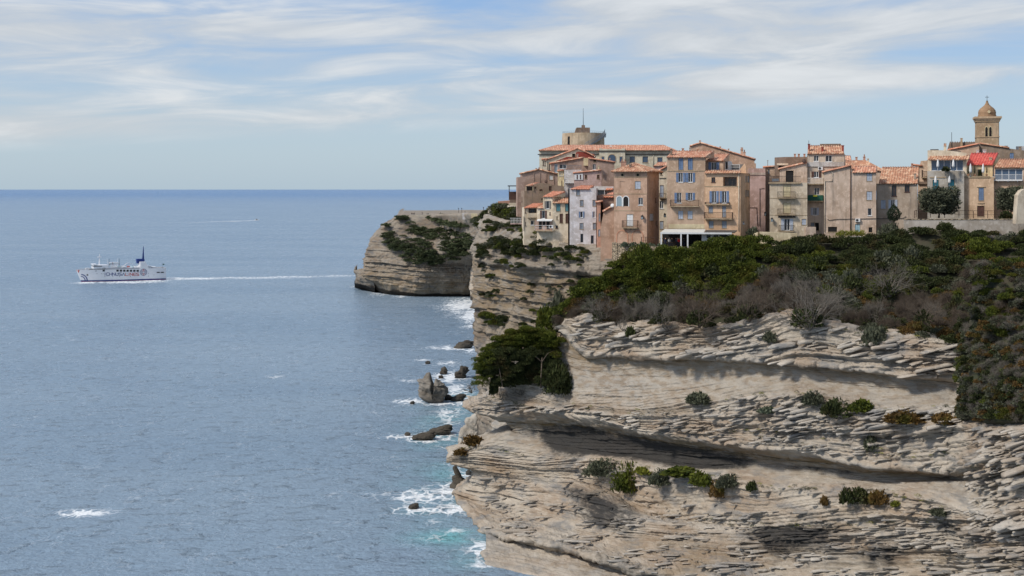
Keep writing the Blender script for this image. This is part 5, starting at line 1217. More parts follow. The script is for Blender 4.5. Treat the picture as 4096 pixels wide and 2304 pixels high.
def twigs(seed, stems=7, spread=.7, lev=4, r0=.022, kids=3):
    """a bare bush of unit height made of three-sided tapering twigs; returns verts (n,6,3)"""
    g = np.random.default_rng(seed); segs = []
    def grow(p, d, L, r, k):
        n = 3
        for i in range(n):
            d = d + g.normal(size=3) * .22 + np.array([0, 0, .05]); d /= np.linalg.norm(d)
            q = p + d * L / n; segs.append((p, q, r, r * .8)); p = q; r *= .8
            if k > 0:
                for _ in range(kids if i == n - 1 else max(1, kids - 2)):
                    e = d + g.normal(size=3) * .55; e /= np.linalg.norm(e)
                    grow(p, e, L * (.55 + .25 * g.random()), r * .75, k - 1)
    for s in range(stems):
        a = 2 * math.pi * (s + g.random()) / stems
        d = np.array([math.cos(a) * spread, math.sin(a) * spread, .8 + .4 * g.random()]); d /= np.linalg.norm(d)
        grow(np.array([0, 0, -.05]), d, .42, r0, lev - 1)
    A = np.array([s[0] for s in segs]); B = np.array([s[1] for s in segs]); ra = np.array([s[2] for s in segs])[:, None]; rb = np.array([s[3] for s in segs])[:, None]
    dd = B - A; dd /= np.maximum(np.linalg.norm(dd, axis=1, keepdims=True), 1e-9)
    u = np.cross(dd, np.array([.31, .87, .12])); u /= np.maximum(np.linalg.norm(u, axis=1, keepdims=True), 1e-9); v = np.cross(dd, u)
    ring = lambda c, r: [c + r * (u * math.cos(t) + v * math.sin(t)) for t in (0, 2.094, 4.189)]
    return np.stack(ring(A, ra) + ring(B, rb), 1)
TQ = np.array([(0, 1, 4, 3), (1, 2, 5, 4), (2, 0, 3, 5)])
def leaf_obj(name, arr, mat, parent=None):
    V = np.concatenate(arr).reshape(-1, 3); return np_mesh(name, V, np.arange(len(V)).reshape(-1, 4), mat, parent)
def twig_obj(name, arr, mat, parent=None):
    A = np.concatenate(arr); n = len(A)
    Q = (np.arange(n)[:, None, None] * 6 + TQ[None]).reshape(-1, 4)
    return np_mesh(name, A.reshape(-1, 3), Q, mat, parent)
def place(a, pos, sc, rz):
    c, s_ = math.cos(rz), math.sin(rz)
    R = np.array([[c, -s_, 0], [s_, c, 0], [0, 0, 1]])
    sc = np.array(sc if hasattr(sc, '__len__') else (sc,) * 3)
    return (a * sc) @ R.T + np.array(pos)
JV = [sprays(860, 100 + i, .18, .5, .72, half=True, aspect=.42) for i in range(6)]
DV = [sprays(620, 120 + i, .20, .3, .8, .5, half=True) for i in range(4)]
TV = [twigs(140 + i, 8, .8, 3, .022, 5) for i in range(4)]

def scrub():
    g = random.Random(5)
    out = {k: [] for k in ('jun', 'dark', 'olive', 'rust')}; tw = {'grey': [], 'brown': []}
    for i in range(1240):
        px = 2225 + (g.random()) * 2050; t = g.random() ** .8
        if px > 3925 and t < .55: continue
        if px < 2330 and t > .85: continue
        p = hill_at(px, t)
        nz = fbm(np.array([p.x * .09]), np.array([p.y * .12]), None, 7, 3)[0]
        n2 = fbm(np.array([p.x * .16 + 40]), np.array([p.y * .2]), None, 9, 3)[0]
        r = (1.0 + 1.2 * g.random()) * (1.35 if g.random() < .12 else 1); a = g.random() * 6.28
        # crest of green juniper on the left and centre, greyer mixed scrub to the right and lower down
        green = (.62 if px < 3050 else .30) * (t - .28) * 1.5 + (nz - .45) * 1.6
        if px < 2450 and t < .9: green -= .35
        if 2520 < px < 2720 and t > .35: green += .5
        if t < .52 and px > 2600: green -= .42 * (.52 - t) / .3
        if green > .18:
            k = 'jun' if (px < 3080 or n2 > .52) else 'dark'
            out[k].append(place(JV[i % 6], (p.x, p.y, p.z + r * .10), (r * 1.12, r, r * (.75 + .3 * g.random())), a))
        elif green > -.02 or t < .06:
            k = 'rust' if n2 > .60 else 'olive' if n2 > .47 else 'dark'
            r *= .8; out[k].append(place(DV[i % 4], (p.x, p.y, p.z), (r * 1.1, r, r * .9), a))
        else:
            tw['grey' if n2 < .47 else 'brown'].append(place(TV[i % 4], (p.x, p.y, p.z - .2), (r * 1.3, r * 1.3, r * (1.35 + .5 * g.random())), a))
            if g.random() < .8: r *= .8; out['dark' if i % 3 else 'olive'].append(place(DV[(i + 1) % 4], (p.x, p.y + .6, p.z), (r, r, r), a))
    for i in range(46):
        px = 2500 + g.random() * 1500; p = hill_at(px, .15 + .6 * g.random()); r = 1.9 + 1.0 * g.random(); k = g.choice(['dark', 'dark', 'olive', 'jun'])
        out[k].append(place((JV if k == 'jun' else DV)[i % 4], (p.x, p.y, p.z), (r * .9, r * .9, r * (1 + .5 * g.random())), i))
    for i in range(70):
        px = 3400 + g.random() * 450; p = hill_at(px, g.random() * .3); r = .8 + .8 * g.random(); k = g.choice(['dark', 'olive', 'rust', 'dark'])
        out[k].append(place(DV[i % 4], (p.x, p.y - .3, p.z), (r * 1.1, r, r * .9), i))
    # the mound in the right foreground
    for i in range(560):
        px = 3840 + g.random() * (330 if i % 5 else 34); t = g.random()
        y = 1060 + t * 625; 
        if px < 3838 + max(0, (1290 - y) * .32): continue
        D = float(np.interp(y, [1040, 1280, 1540, 1690], [185, 180, 176, 174])) - (px - 3850) * float(np.interp(y, [1090, 1280, 1560, 1690], [.006, .032, .045, .045]))
        D = (depth_at('scrub_mound', px, y, None, 9) or D) - .2
        p = P(px, y, D); r = .7 + .8 * g.random(); a = g.random() * 6.28
        n2 = fbm(np.array([px * .012]), np.array([y * .009]), None, 19, 3)[0]; n3 = g.random()
        if n3 < .40: tw['grey' if n2 < .55 else 'brown'].append(place(TV[i % 4], (p.x, p.y - .2, p.z - .1), (r * 1.1, r * 1.1, r * 1.2), a))
        if n3 > .22:
            k = 'jun' if n2 > .56 and n3 > .4 else 'rust' if n3 > .80 else 'dark' if n3 > .5 else 'olive'
            out[k].append(place(DV[i % 4] if k != 'jun' else JV[i % 6], (p.x, p.y, p.z), (r, r, r * .85), a))
    nm = {'jun': ('juniper_scrub', 'mass of bright green wind-combed juniper scrub along the crest above the pale ledges'), 'dark': ('mastic_scrub', 'mass of dark green low scrub covering the hillside above the pale ledges'), 'olive': ('olive_scrub', 'mass of grey-green scrub mixed into the hillside above the pale ledges'), 'rust': ('heath_scrub', 'mass of rusty brown heath scattered through the hillside scrub')}
    for k in out: tag(leaf_obj(nm[k][0], out[k], LM[k]), nm[k][1], 'scrub', kind='stuff')
    tag(twig_obj('dead_scrub', tw['grey'], TW['grey']), 'mass of leafless grey twiggy scrub on the hillside above the ledges', 'scrub', kind='stuff')
    tag(twig_obj('dry_scrub', tw['brown'], TW['brown']), 'mass of dry brown twiggy scrub on the hillside above the ledges', 'scrub', kind='stuff')
    # slope of the far headland and the cliff under the town
    hd = []
    def blob(px, y, D, r, n=150, flat=.6, i=0, v=JV): p = P(px, y, D); hd.append(place(v[i % len(v)][:n] * np.array([1, 1, 1]), (p.x, p.y, p.z), (r * 1.25, r, r * flat), i * 1.7))
    V2 = [sprays(170, 170 + i, .34, .4, .7, half=True) for i in range(5)]
    i = 0
    while i < 760:
        px = 1535 + g.random() * 420; y = 880 + g.random() * 200
        top = float(np.interp(px, [1535, 1600, 1700, 1760, 1868, 1960], [930, 915, 905, 912, 930, 930])); bot = float(np.interp(px, [1535, 1580, 1640, 1720, 1830, 1900, 1960], [965, 1000, 1050, 1060, 1035, 990, 960]))
        i += 1
        nz = fbm(np.array([px * .02]), np.array([y * .03]), None, 29, 3)[0]
        if not (top < y < bot) or nz < .41: continue
        D = depth_at('far_headland', px, y)
        if not D: continue
        blob(px, y + 4, D - 1, 1.5 + 2.4 * g.random(), v=V2, i=i)
    for px0, px1, y0, y1, D_, n, r in [(1720, 1880, 858, 905, 715, 90, 3.6), (1590, 1622, 862, 874, 745, 8, 3.2), (1536, 1552, 893, 902, 744, 4, 3), (1625, 1665, 885, 920, 738, 10, 2.4), (1700, 1720, 1000, 1020, 712, 3, 3)]:
        for k in range(n):
            i += 1; x = px0 + g.random() * (px1 - px0); y = y0 + g.random() * (y1 - y0)
            if px0 == 1720:
                lim = float(np.interp(x, [1716, 1764, 1868, 1900], [864, 896, 908, 910]))
                if y > lim: continue
            blob(x, y + 5, D_ + (y1 - y) * (.8 if px0 == 1720 else .1) - max(0, x - 1760) * .3, r * (.7 + .6 * g.random()), v=V2, i=i)
    tag(leaf_obj('headland_scrub', hd, LM['head']), 'green scrub blanketing the middle slope of the far headland', 'scrub', kind='stuff')
    tc = {'jun': [], 'dark': [], 'olive': []}
    dm = lambda px: float(np.interp(px, [1880, 1915, 1990, 2080, 2110, 2300, 2480], [302, 293, 284, 269, 263, 252, 246]))
    for px0, px1, y0, y1, off, n, r in [(1905, 1960, 980, 1035, -2, 16, 1.4), (1960, 2010, 950, 1000, 0, 14, 1.5), (2010, 2090, 965, 1030, -2, 34, 1.7), (2085, 2200, 965, 1030, -2, 22, 1.4), (2095, 2165, 915, 955, -2, 10, 1.4), (2195, 2350, 985, 1065, -2, 26, 1.2), (1935, 2080, 890, 925, 3, 26, 1.3), (1990, 2020, 1040, 1060, -3, 5, 1.2), (1920, 1945, 1060, 1085, -2, 4, 1.2),
                                        (1930, 1990, 1255, 1300, -2.5, 14, 1.8), (1995, 2026, 1255, 1305, -2.5, 8, 1.4), (1925, 1990, 1155, 1190, -2.5, 8, 1.2), (2040, 2110, 1055, 1085, -3, 6, 1.1), (2080, 2330, 1100, 1300, -1.5, 26, 1.0), (2180, 2260, 1290, 1370, -2, 16, 1.6), (2240, 2330, 1210, 1260, -2, 14, 1.3), (1945, 1985, 1095, 1120, -2, 6, 1.0)]:
        for k in range(n):
            x = px0 + g.random() * (px1 - px0); y = y0 + g.random() * (y1 - y0); p = P(x, y, (depth_at('town_cliff', x, y) or dm(x) + off) - .4); rr = r * (.5 + .7 * g.random())
            kk = g.choice(['jun', 'dark', 'dark', 'olive']); tc[kk].append(place((JV if kk == 'jun' else DV)[k % 4], (p.x, p.y, p.z), (rr * 1.1, rr * .9, rr * .85), k * 1.3))
    # the shrubby bank left of the town, behind the cliff edge
    for k in range(150):
        x = 1905 + g.random() * 180; y = 815 + g.random() * 100
        lo = float(np.interp(x, [1905, 1940, 1985, 2085], [880, 855, 818, 838])); hi = float(np.interp(x, [1905, 2000, 2085], [912, 905, 875]))
        if not lo < y < hi: continue
        p = P(x, y + 5, 345 - (x - 1905) * .25); rr = 1.4 + 1.6 * g.random(); kk = g.choice(['jun', 'dark', 'olive', 'dark'])
        tc[kk].append(place((JV if kk == 'jun' else DV)[k % 4], (p.x, p.y, p.z), (rr * 1.1, rr * .9, rr * .8), k * 1.3))
    for kk, lb in (('jun', 'bright green shrubs clinging to the broken cliff below the town'), ('dark', 'dark green shrubs clinging to the broken cliff below the town'), ('olive', 'grey-green shrubs clinging to the broken cliff below the town')):
        tag(leaf_obj('cliff_scrub', tc[kk], LM[kk]), lb, 'scrub', kind='stuff')
scrub()

def shrub(px, foot, wd, ht, D, kind, label, name='shrub', n=700, size=None, group='shrubs on the ledges', cat='shrub', twig=0, stem=True):
    """one shrub: stem plus crown; sizes in photo pixels at depth D"""
    k = D / F; w_, h_ = wd * k / 2, ht * k
    t = thing(name, label, cat, P(px, foot, D), rnd.random() * 6.28, group)
    sz = size or .30 / max(min(w_, h_), .3)
    a = []; sd_ = hash_id(label); g = random.Random(sd_)
    for i in range(5):
        o = np.array([(g.random() - .5) * 1.15 * w_, (g.random() - .5) * .7 * w_, (g.random() - .55) * .25 * h_]) * (0 if i == 0 else 1); f = .95 if i == 0 else .45 + .35 * g.random()
        a.append(sprays(int(n * .45), sd_ + 300 + i, min(sz * 1.3 / f, .55), .5, 1.0, .45, half=True, aspect=.5) * np.array([w_ * 1.1 * f, w_ * .95 * f, h_ * (1.15 if i == 0 else .7 + .45 * g.random())]) + o)
    leaf_obj('crown', a, LM[kind], t)
    if stem:
        s_ = twigs(hash_id(label) + 20, 4, .8, 2, .03) * np.array([w_, w_, h_ * .8]); twig_obj('stem', [s_], TW['grey' if kind != 'rust' else 'brown'], t)
    return t
NS = lambda px, off: D0(px) + off
def ledge_shrubs():
    L = [
        (2795, 1606, 100, 46, -3.4, 'olive', 'lone dark spiky cushion shrub in the middle of the smooth sandy slope'),
        (3250, 1610, 80, 60, -4.2, 'olive', 'grey-green spiky shrub at the left end of the clump on the middle ledge'),
        (3350, 1650, 120, 78, -5.0, 'dark', 'largest dark bushy shrub of the clump on the middle ledge'),
        (3440, 1640, 90, 46, -4.6, 'jun', 'green spreading shrub at the right end of the clump on the middle ledge'),
        (3625, 1680, 120, 46, -5.0, 'rust', 'rusty green shrub on the middle ledge right of the big clump'),
        (3780, 1688, 70, 44, -5.2, 'rust', 'yellowish shrub on the middle ledge next to the right-hand scrub mound'),
        (3060, 1648, 60, 30, -4.8, 'grey', 'silvery low plant on the middle ledge left of the big clump'),
        (2412, 1890, 130, 74, -6.5, 'olive', 'brownish spiky shrub heading the row on the lower ledge'),
        (2500, 1950, 110, 130, -7.4, 'jun', 'biggest bright green shrub of the lower ledge, spilling over its edge'),
        (2570, 1892, 60, 30, -6.6, 'weed', 'light green low plant beside the biggest shrub of the lower ledge'),
        (2640, 1925, 90, 64, -7.0, 'olive', 'dull green bushy shrub in the middle of the lower ledge row'),
        (2730, 1893, 130, 26, -6.3, 'jun', 'long low yellow-green strip of plants along the lower ledge'),
        (2815, 1935, 80, 60, -7.0, 'jun', 'green rounded shrub hanging over the lower ledge, right of centre'),
        (2868, 1975, 60, 70, -7.6, 'rust', 'brown drooping shrub hanging below the lower ledge edge'),
        (2920, 1940, 80, 56, -7.0, 'olive', 'thin brown-grey shrub at the right end of the lower ledge row'),
        (3005, 1955, 42, 34, -7.0, 'dark', 'small isolated green shrub just past the lower ledge row'),
        (3425, 2000, 110, 66, -6.6, 'dark', 'broad leafy dark green bush alone on the lower ledge at the right'),
        (3515, 2008, 70, 60, -6.8, 'rust', 'green and golden bush leaning right beside the broad leafy one'),
        (3580, 2022, 34, 22, -6.9, 'weed', 'small yellow flowering tuft below the golden bush'),
        (3758, 2056, 52, 28, -6.8, 'olive', 'neat round grey-green cushion at the far right of the lower ledge'),
        (3300, 2015, 26, 34, -6.8, 'rust', 'small orange-brown plant left of the broad leafy bush'),
        (3500, 1365, 74, 84, .5, 'olive', 'upright grey-green shrub standing on the top pale strata'),
        (3080, 1360, 60, 40, -.5, 'olive', 'low grey shrub growing in a crack of the top pale strata'),
        (2520, 1345, 40, 50, .5, 'dark', 'dark green shrub hanging on the left of the top strata'),
        (3480, 1790, 50, 70, -4.4, 'olive', 'dry grey shrub hanging under the middle ledge at the right'),
        (2222, 1560, 46, 34, -1.6, 'olive', 'small grey ball-shaped shrub on the left tip ledge'),
        (1890, 1770, 90, 40, -4.2, 'rust', 'brown-green plants among the rubble at the seaward tip'),
        (1840, 1815, 60, 30, -5.6, 'rust', 'rusty low plants at the very seaward tip of the low ledge'),
    ]
    for px, ft, w_, h_, off, k, lb in L: shrub(px, ft, w_ * 1.3, h_ * .82, (depth_at('near_cliff', px, ft) or NS(px, off)) - .2, k, lb, n=620 if w_ > 60 else 260)
    # small tufts in the cracks and loose slabs along the ledges
    g = random.Random(21); tf = []
    for a0, a1, la, n, up in ((2250, 3850, NL2, 70, 26), (2350, 3850, NL5, 90, 30), (2900, 3850, NL3, 50, -50), (1850, 2150, NL2b, 16, 20), (2300, 3800, NL0, 40, 10), (3880, 4080, NL3, 14, 30), (1830, 2100, NL5, 16, -20), (2600, 3800, NL6, 30, -20)):
        for i in range(n):
            px = a0 + g.random() * (a1 - a0); py = float(np.interp(px, *zip(*la))) + (g.random() - .4) * abs(up) + (up if up < 0 else 0)
            D = depth_at('near_cliff', px, py)
            if not D: continue
            p = P(px, py, D - .1); r = .16 + .42 * g.random() ** 2
            tf.append(place(DV[i % 4][::5], (p.x, p.y, p.z), (r * 1.5, r, r * .8), i))
    third = len(tf) // 3; g.shuffle(tf)
    for arr, k, lb in ((tf[:third], 'olive', 'small grey-green tufts sprinkled in the cracks of the pale ledges'), (tf[third:2 * third], 'dark', 'small dark green tufts sprinkled in the cracks of the pale ledges'), (tf[2 * third:], 'weed', 'small yellowish tufts sprinkled in the cracks of the pale ledges')):
        tag(leaf_obj('ledge_plants', arr, LM[k]), lb, 'plants', kind='stuff')
    bm = bmesh.new(); bmesh.ops.create_icosphere(bm, subdivisions=2, radius=1.0); V0 = np.array([v.co[:] for v in bm.verts]); F0 = np.array([[v.index for v in f.verts] for f in bm.faces]); bm.free()
    VV, FF, SS = [], [], []; n0 = 0
    for a0, a1, la, lb_, n, s0, tl in ((2300, 3840, NL0, NL1, 260, .95, .2), (2950, 3840, NL2, NL2b, 230, .72, .2), (2250, 2950, NL2, NL3, 180, .55, .16), (2300, 3800, NL5, NL6, 240, .5, .06), (1880, 2250, NL2b, NL3, 60, .55, .16), (3880, 4110, NL2b, NL6, 420, .75, .26), (3000, 3800, NL2b, NL3, 170, .5, .14),
                                   (2540, 3860, NL6, 'low', 720, .5, .03), (1930, 2560, NL6, 'low', 300, .5, .03), (3880, 4110, NL6, 'low', 260, .6, .1)):
        for i in range(n):
            px = a0 + g.random() * (a1 - a0); t = g.random(); y0 = float(np.interp(px, *zip(*la)))
            y1 = float(np.interp(px, [1930, 1960, 2300, 2540], [2110, 2120, 2190, 2290])) if lb_ == 'low' and px < 2560 else 2310 if lb_ == 'low' else float(np.interp(px, *zip(*lb_)))
            py = y0 * (1 - t) + y1 * t
            D = depth_at('near_cliff', px, py)
            if not D: continue
            low_ = lb_ == 'low'
            if fbm(np.array([px * .011]), np.array([py * .035]), None, 33, 3)[0] < (.47 if low_ else .40): continue
            p = P(px, py, D + (.12 if low_ else 0)); L_ = s0 * (.35 + 1.3 * g.random() ** 2.0); sc = np.array([L_ * (1.1 + (3.2 if low_ else 1.6 if s0 < .9 else .9) * g.random() ** 1.5), L_ * .55, L_ * (.13 + .15 * g.random())])
            q = np.sign(V0) * np.abs(V0) ** .30
            for c in range(4):                                # knock the corners off along flat breaks
                nn = np.array([g.gauss(0, 1), g.gauss(0, 1), g.gauss(0, .8)]); nn /= np.linalg.norm(nn); ex_ = np.maximum(q @ nn - (.62 + .35 * g.random()), 0); q = q - ex_[:, None] * nn
            q = q * (1 + .22 * (fbm(V0[:, 0] * 2 + i, V0[:, 1] * 2, V0[:, 2] * 2, i % 50, 2) - .5))[:, None] * sc
            VV.append(place(q + q[:, :1] * np.array([0, 0, tl * (.6 + .8 * g.random())]), (p.x, p.y, p.z), 1.0, (g.random() - .5) * .7)); FF.append(F0 + n0); n0 += len(V0)
            SS.append(np.full(len(V0), stain_at('near_cliff', px, py)))
    o = np_mesh('loose_slabs', np.concatenate(VV), np.concatenate(FF), M['slab'], attrs={'sand': np.zeros(n0), 'stain': np.concatenate(SS)}); tag(o, 'loose limestone slabs and blocks lying along the pale ledges', 'rock slabs', kind='stuff')
ledge_shrubs()
def tree_crown(px, top, foot, wd, D, kind, label, name, cat, n, trunk, lean=0, layers=1, size=.2, seed=0, group=None, flat=1.0, cy=None):
    k = D / F; w_ = wd * k / 2; h_ = (foot - top) * k
    t = thing(name, label, cat, P(px, foot, D), 0, group)
    cz = h_ * (1 - .5 * (cy or .72)); rz = h_ * .5 * (cy or .72)
    arr = []
    g = random.Random(seed)
    arr.append(sprays(n // 2, seed + 400, size, .3, 1, .6, inner=.55) * np.array([w_, w_ * .85, rz]) + np.array([0, 0, cz]))
    for j in range(9):
        a = j * 2.4; q = np.array([math.cos(a) * w_ * .55, math.sin(a) * w_ * .5, cz + rz * (.5 - .11 * j)])
        arr.append(sprays(n // 16, seed + 410 + j, size * 2, .35, 1, .5) * np.array([w_ * .45, w_ * .45, rz * .45]) + q)
    leaf_obj('crown', arr, LM[kind], t)
    mb = MB()
    for b in trunk: mb.tube([(x * w_, y * w_, z * h_) for x, y, z, r in b], [r for x, y, z, r in b], 6)
    mb.build('trunk', M['bark'], t, smooth=True)
    return t
def trees():
    tree_crown(*px_of('D', 792, 0)[:1], px_of('D', 0, 862)[1], px_of('D', 0, 1150)[1], 188, 230, 'olive', 'large round grey-green tree behind the railing, in front of the grey terrace house', 'olive_tree', 'tree', 8000, [[(0, 0, -.05, .2), (.05, 0, .3, .15), (-.2, .1, .6, .08)], [(.05, 0, .28, .12), (.35, -.1, .6, .06)]], seed=3, size=.13, cy=1.06, group='round trees before the houses')
    tree_crown(*px_of('D', 1432, 0)[:1], px_of('D', 0, 852)[1], px_of('D', 0, 1125)[1], 132, 230, 'olive', 'round grey-green tree at the right edge before the white-railed balcony house', 'olive_tree', 'tree', 5500, [[(0, 0, -.05, .2), (.1, 0, .3, .15), (-.2, .1, .6, .08)], [(.05, 0, .28, .12), (.35, -.1, .6, .06)]], seed=6, size=.15, cy=1.06, group='round trees before the houses')
    x0 = px_of('D', 392, 0)[0]; y0, y1 = px_of('D', 0, 1022)[1], px_of('D', 0, 1210)[1]; k = 231 / F
    t = thing('cypress', 'dark pointed cypress beside the rain-stained house', 'tree', P(x0, y1, 231)); h_ = (y1 - y0) * k; w_ = 26 * k
    a = sprays(1500, 31, .16, 1.6, 1, .3, inner=.5); z = (a[..., 2] + 1) / 2; f = np.clip(2.0 * (1 - z) ** .75 * np.clip(z * 6 + .45, 0, 1), .05, 1.25)
    a = np.stack([a[..., 0] * w_ * f, a[..., 1] * w_ * f, z * h_], -1); leaf_obj('crown', [a], LM['cyp'], t); mb = MB(); mb.tube([(0, 0, -.4), (0, 0, h_ * .5)], [.14, .06], 6); mb.build('trunk', M['bark'], t)
    for (x, ya, yb, lb) in ((1056, 700, 792, 'dark slim cypress in a pot at the left end of the red-roofed terrace'), (1112, 690, 792, 'dark slim cypress in a pot between the two parasols of the red-roofed terrace'), (1220, 704, 792, 'dark slim cypress in a pot at the right end of the red-roofed terrace')):
        px, p1 = px_of('D', x, yb); p0 = px_of('D', x, ya)[1]; k = 237 / F
        t = thing('potted_cypress', lb, 'potted tree', P(px, p1, 237), 0, 'potted cypresses on the red-roofed terrace'); h_ = (p1 - p0) * k; w_ = 4.6 * k
        a = sprays(260, 37, .3, 1.4, 1, .3, inner=.5); z = (a[..., 2] + 1) / 2; f = np.clip(1.2 * (1 - z) ** .6, .1, 1); a = np.stack([a[..., 0] * w_ * f, a[..., 1] * w_ * f, .35 + z * h_ * .93], -1); leaf_obj('crown', [a], LM['cyp'], t); mb = MB(); mb.lathe([(.16, 0), (.22, .4), (.2, .4), (.05, .38)], 10); mb.build('pot', T_OLD, t)
    shrub(*px_of('D', 1395, 1172), 82, 34, 228, 'dark', 'dense dark hedge shrub under the right-hand round tree behind the railing', 'hedge', group=None)
    shrub(*px_of('D', 1160, 790), 16, 24, 237, 'dark', 'leafy potted shrub beside the window on the red-roofed terrace', 'shrub', n=160, group=None)
    shrub(*px_of('D', 862, 738), 42, 18, 236, 'dark', 'low shrub in front of the wide glass doors of the roof terrace', 'shrub', n=160, group=None)
    shrub(*px_of('D', 330, 1330), 100, 62, 229, 'olive', 'feathery grey-green bush at the foot of the cypress', 'shrub', n=900, group=None)
    shrub(*px_of('B', 1180, 1290), 60, 40, 234, 'olive', 'soft grey bush in the alley right of the deep peach house', 'shrub', n=500, group=None)
    shrub(*px_of('A', 985, 1400), 36, 90, 248, 'olive', 'tall straggly bush growing beside the stone terrace wall', 'shrub', n=420, group=None)
    shrub(*px_of('A', 1240, 1395), 110, 56, 226, 'jun', 'round juniper bush against the stone terrace wall', 'shrub', n=900, group=None)
    wd = []
    for i in range(26):
        p = P(3350 + i * 4.2, 945 - (i % 5) * 3, 231); wd.append(place(DV[i % 4][:120], (p.x, p.y, p.z), (.9, .7, 1.0), i))
    tag(leaf_obj('flowering_weeds', wd, LM['weed']), 'yellow-green weeds at the foot of the big beige house', 'weeds', kind='stuff')
    # the big juniper at the end of the near ledge
    D = 239.0; k = D / F
    t = thing('juniper_tree', 'big wind-shaped green juniper with a dark hollow underside at the seaward end of the ledge', 'tree', P(2120, 1545, D))
    g = random.Random(8); arr = []; und = []
    def outline(px): return float(np.interp(px, [1905, 1960, 2040, 2080, 2150, 2200, 2240], [1430, 1370, 1320, 1302, 1312, 1330, 1360]))
    for i in range(150):
        px = 1915 + g.random() * 320; yt = outline(px); y = yt + 8 + g.random() ** 1.3 * 78 + max(0, (1990 - px) * .55) * g.random()
        q = P(px, y, (depth_at('near_cliff', px, y, None, 12) or D + 1) - 2.5 + 2.5 * g.random()) - t.location; r = (1.0 + .8 * g.random())
        arr.append(place(JV[i % 6], q, (r * 1.15, r, r * .8), i))
    for i in range(36):
        px = 1895 + g.random() * 75; y = 1430 + g.random() * 120; q = P(px, y, D - 3 + 4 * g.random()) - t.location; r = .8 + .6 * g.random(); arr.append(place(JV[i % 6][:260], q, (r, r, r * .9), i))
    leaf_obj('crown', arr, LM['jun'], t)
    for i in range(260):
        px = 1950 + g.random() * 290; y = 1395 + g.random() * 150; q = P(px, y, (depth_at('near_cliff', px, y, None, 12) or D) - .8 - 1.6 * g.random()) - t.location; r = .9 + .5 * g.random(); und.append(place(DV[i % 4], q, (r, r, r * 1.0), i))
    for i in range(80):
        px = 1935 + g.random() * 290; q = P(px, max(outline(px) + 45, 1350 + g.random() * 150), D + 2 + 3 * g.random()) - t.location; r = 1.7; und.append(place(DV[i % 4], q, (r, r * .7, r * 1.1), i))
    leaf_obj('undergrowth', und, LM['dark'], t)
    mb = MB(); f = lambda x, y, d: tuple(P(x, y, D + d) - t.location)
    mb.tube([f(2163, 1552, -3.4), f(2165, 1490, -3.4), f(2168, 1430, -3.0)], [.17, .13, .08], 6); mb.tube([f(2166, 1450, -3.4), f(2190, 1415, -2.6), f(2215, 1400, -2)], [.09, .06, .04], 5); mb.tube([f(2166, 1446, -3.4), f(2135, 1420, -2.6), f(2100, 1405, -2)], [.09, .06, .04], 5)
    mb.tube([f(2010, 1545, -3), f(1998, 1480, -2.5), f(1980, 1420, -2)], [.12, .09, .05], 5); mb.build('trunk', M['bark'], t, smooth=True)
    shrub(2245, 1562, 170, 112, 236, 'dark', 'dense dark green rounded bush right below the big juniper', 'shrub', n=2200, group=None)
    shrub(1975, 1560, 40, 70, 240, 'dark', 'narrow dark bush hanging under the left part of the big juniper', 'shrub', n=420, group=None)
    shrub(2200, 1300, 120, 80, 246, 'jun', 'green juniper bush behind the dry stone wall', 'shrub', n=1100, group=None); shrub(2240, 1245, 90, 80, 247, 'olive', 'dull green thicket beside the top of the dry stone wall', 'shrub', n=700, group=None)
    for (px, y, s_, D_, lb) in ((2085, 1580, 60, 241, 'bleached dead branch sprawling on the left ledge under the big juniper'), (2005, 1598, 50, 242, 'grey dead bush clinging to the left ledge tip'), (1885, 1570, 60, 245, 'bare twiggy bush hanging over the sea at the left of the big juniper'), (2490, 1320, 60, 226, 'white dead stump with upright antler branches at the rock edge'), (2670, 1320, 76, 218, 'pale twisted dead branches lying on the rock edge')):
        t = thing('dead_bush', lb, 'dead bush', P(px, y, D_), 0, 'dead bushes'); twig_obj('branch', [twigs(hash_id(lb), 5, .9, 3, .035, 3) * (s_ * D_ / F)], TW['grey'], t)
    for (px, y, s_, D_, kind, lb) in ((3240, 1310, 270, 199, 'grey', 'huge bare grey-brown bush with a pale twisted trunk above the ledges'), (2800, 1300, 210, 211, 'brown', 'wide bare brown bush at the middle of the hillside'), (3000, 1275, 200, 207, 'brown', 'dark brown leafless bush left of the huge bare one'), (2410, 1285, 150, 233, 'grey', 'silver-grey leafless bush at the left foot of the hillside'), (3560, 1180, 170, 205, 'grey', 'sprawling grey skeleton bush high on the right of the hillside'), (3700, 1290, 150, 191, 'brown', 'reddish brown dry bush near the right end of the top strata'), (2640, 1290, 130, 218, 'grey', 'grey twiggy bush left of the wide bare brown one')):
        t = thing('bare_bush', lb, 'bare bush', P(px, y, D_), 0, 'leafless bushes on the hillside'); k = s_ * D_ / F
        twig_obj('branch', [twigs(hash_id(lb) + 3, 9, .9, 4, .013, 3) * k], TW[kind], t); leaf_obj('shade_foliage', [place(DV[hash_id(lb) % 4], (0, .12 * k, .05 * k), (k * .42, k * .3, k * .36), 1.0)], LM['dark'], t)  # dark leaves added behind the twigs, colour carries the bush's inner shade
        mb = MB(); mb.tube([(0, 0, -.3), (.08 * k, 0, .08 * k), (.03 * k, 0, .2 * k), (.14 * k, .05 * k, .36 * k)], [.17, .13, .1, .05], 6); mb.tube([(.05 * k, 0, .1 * k), (-.1 * k, 0, .22 * k), (-.14 * k, .05 * k, .4 * k)], [.1, .08, .04], 6); mb.build('trunk', M['bark'], t)
trees()
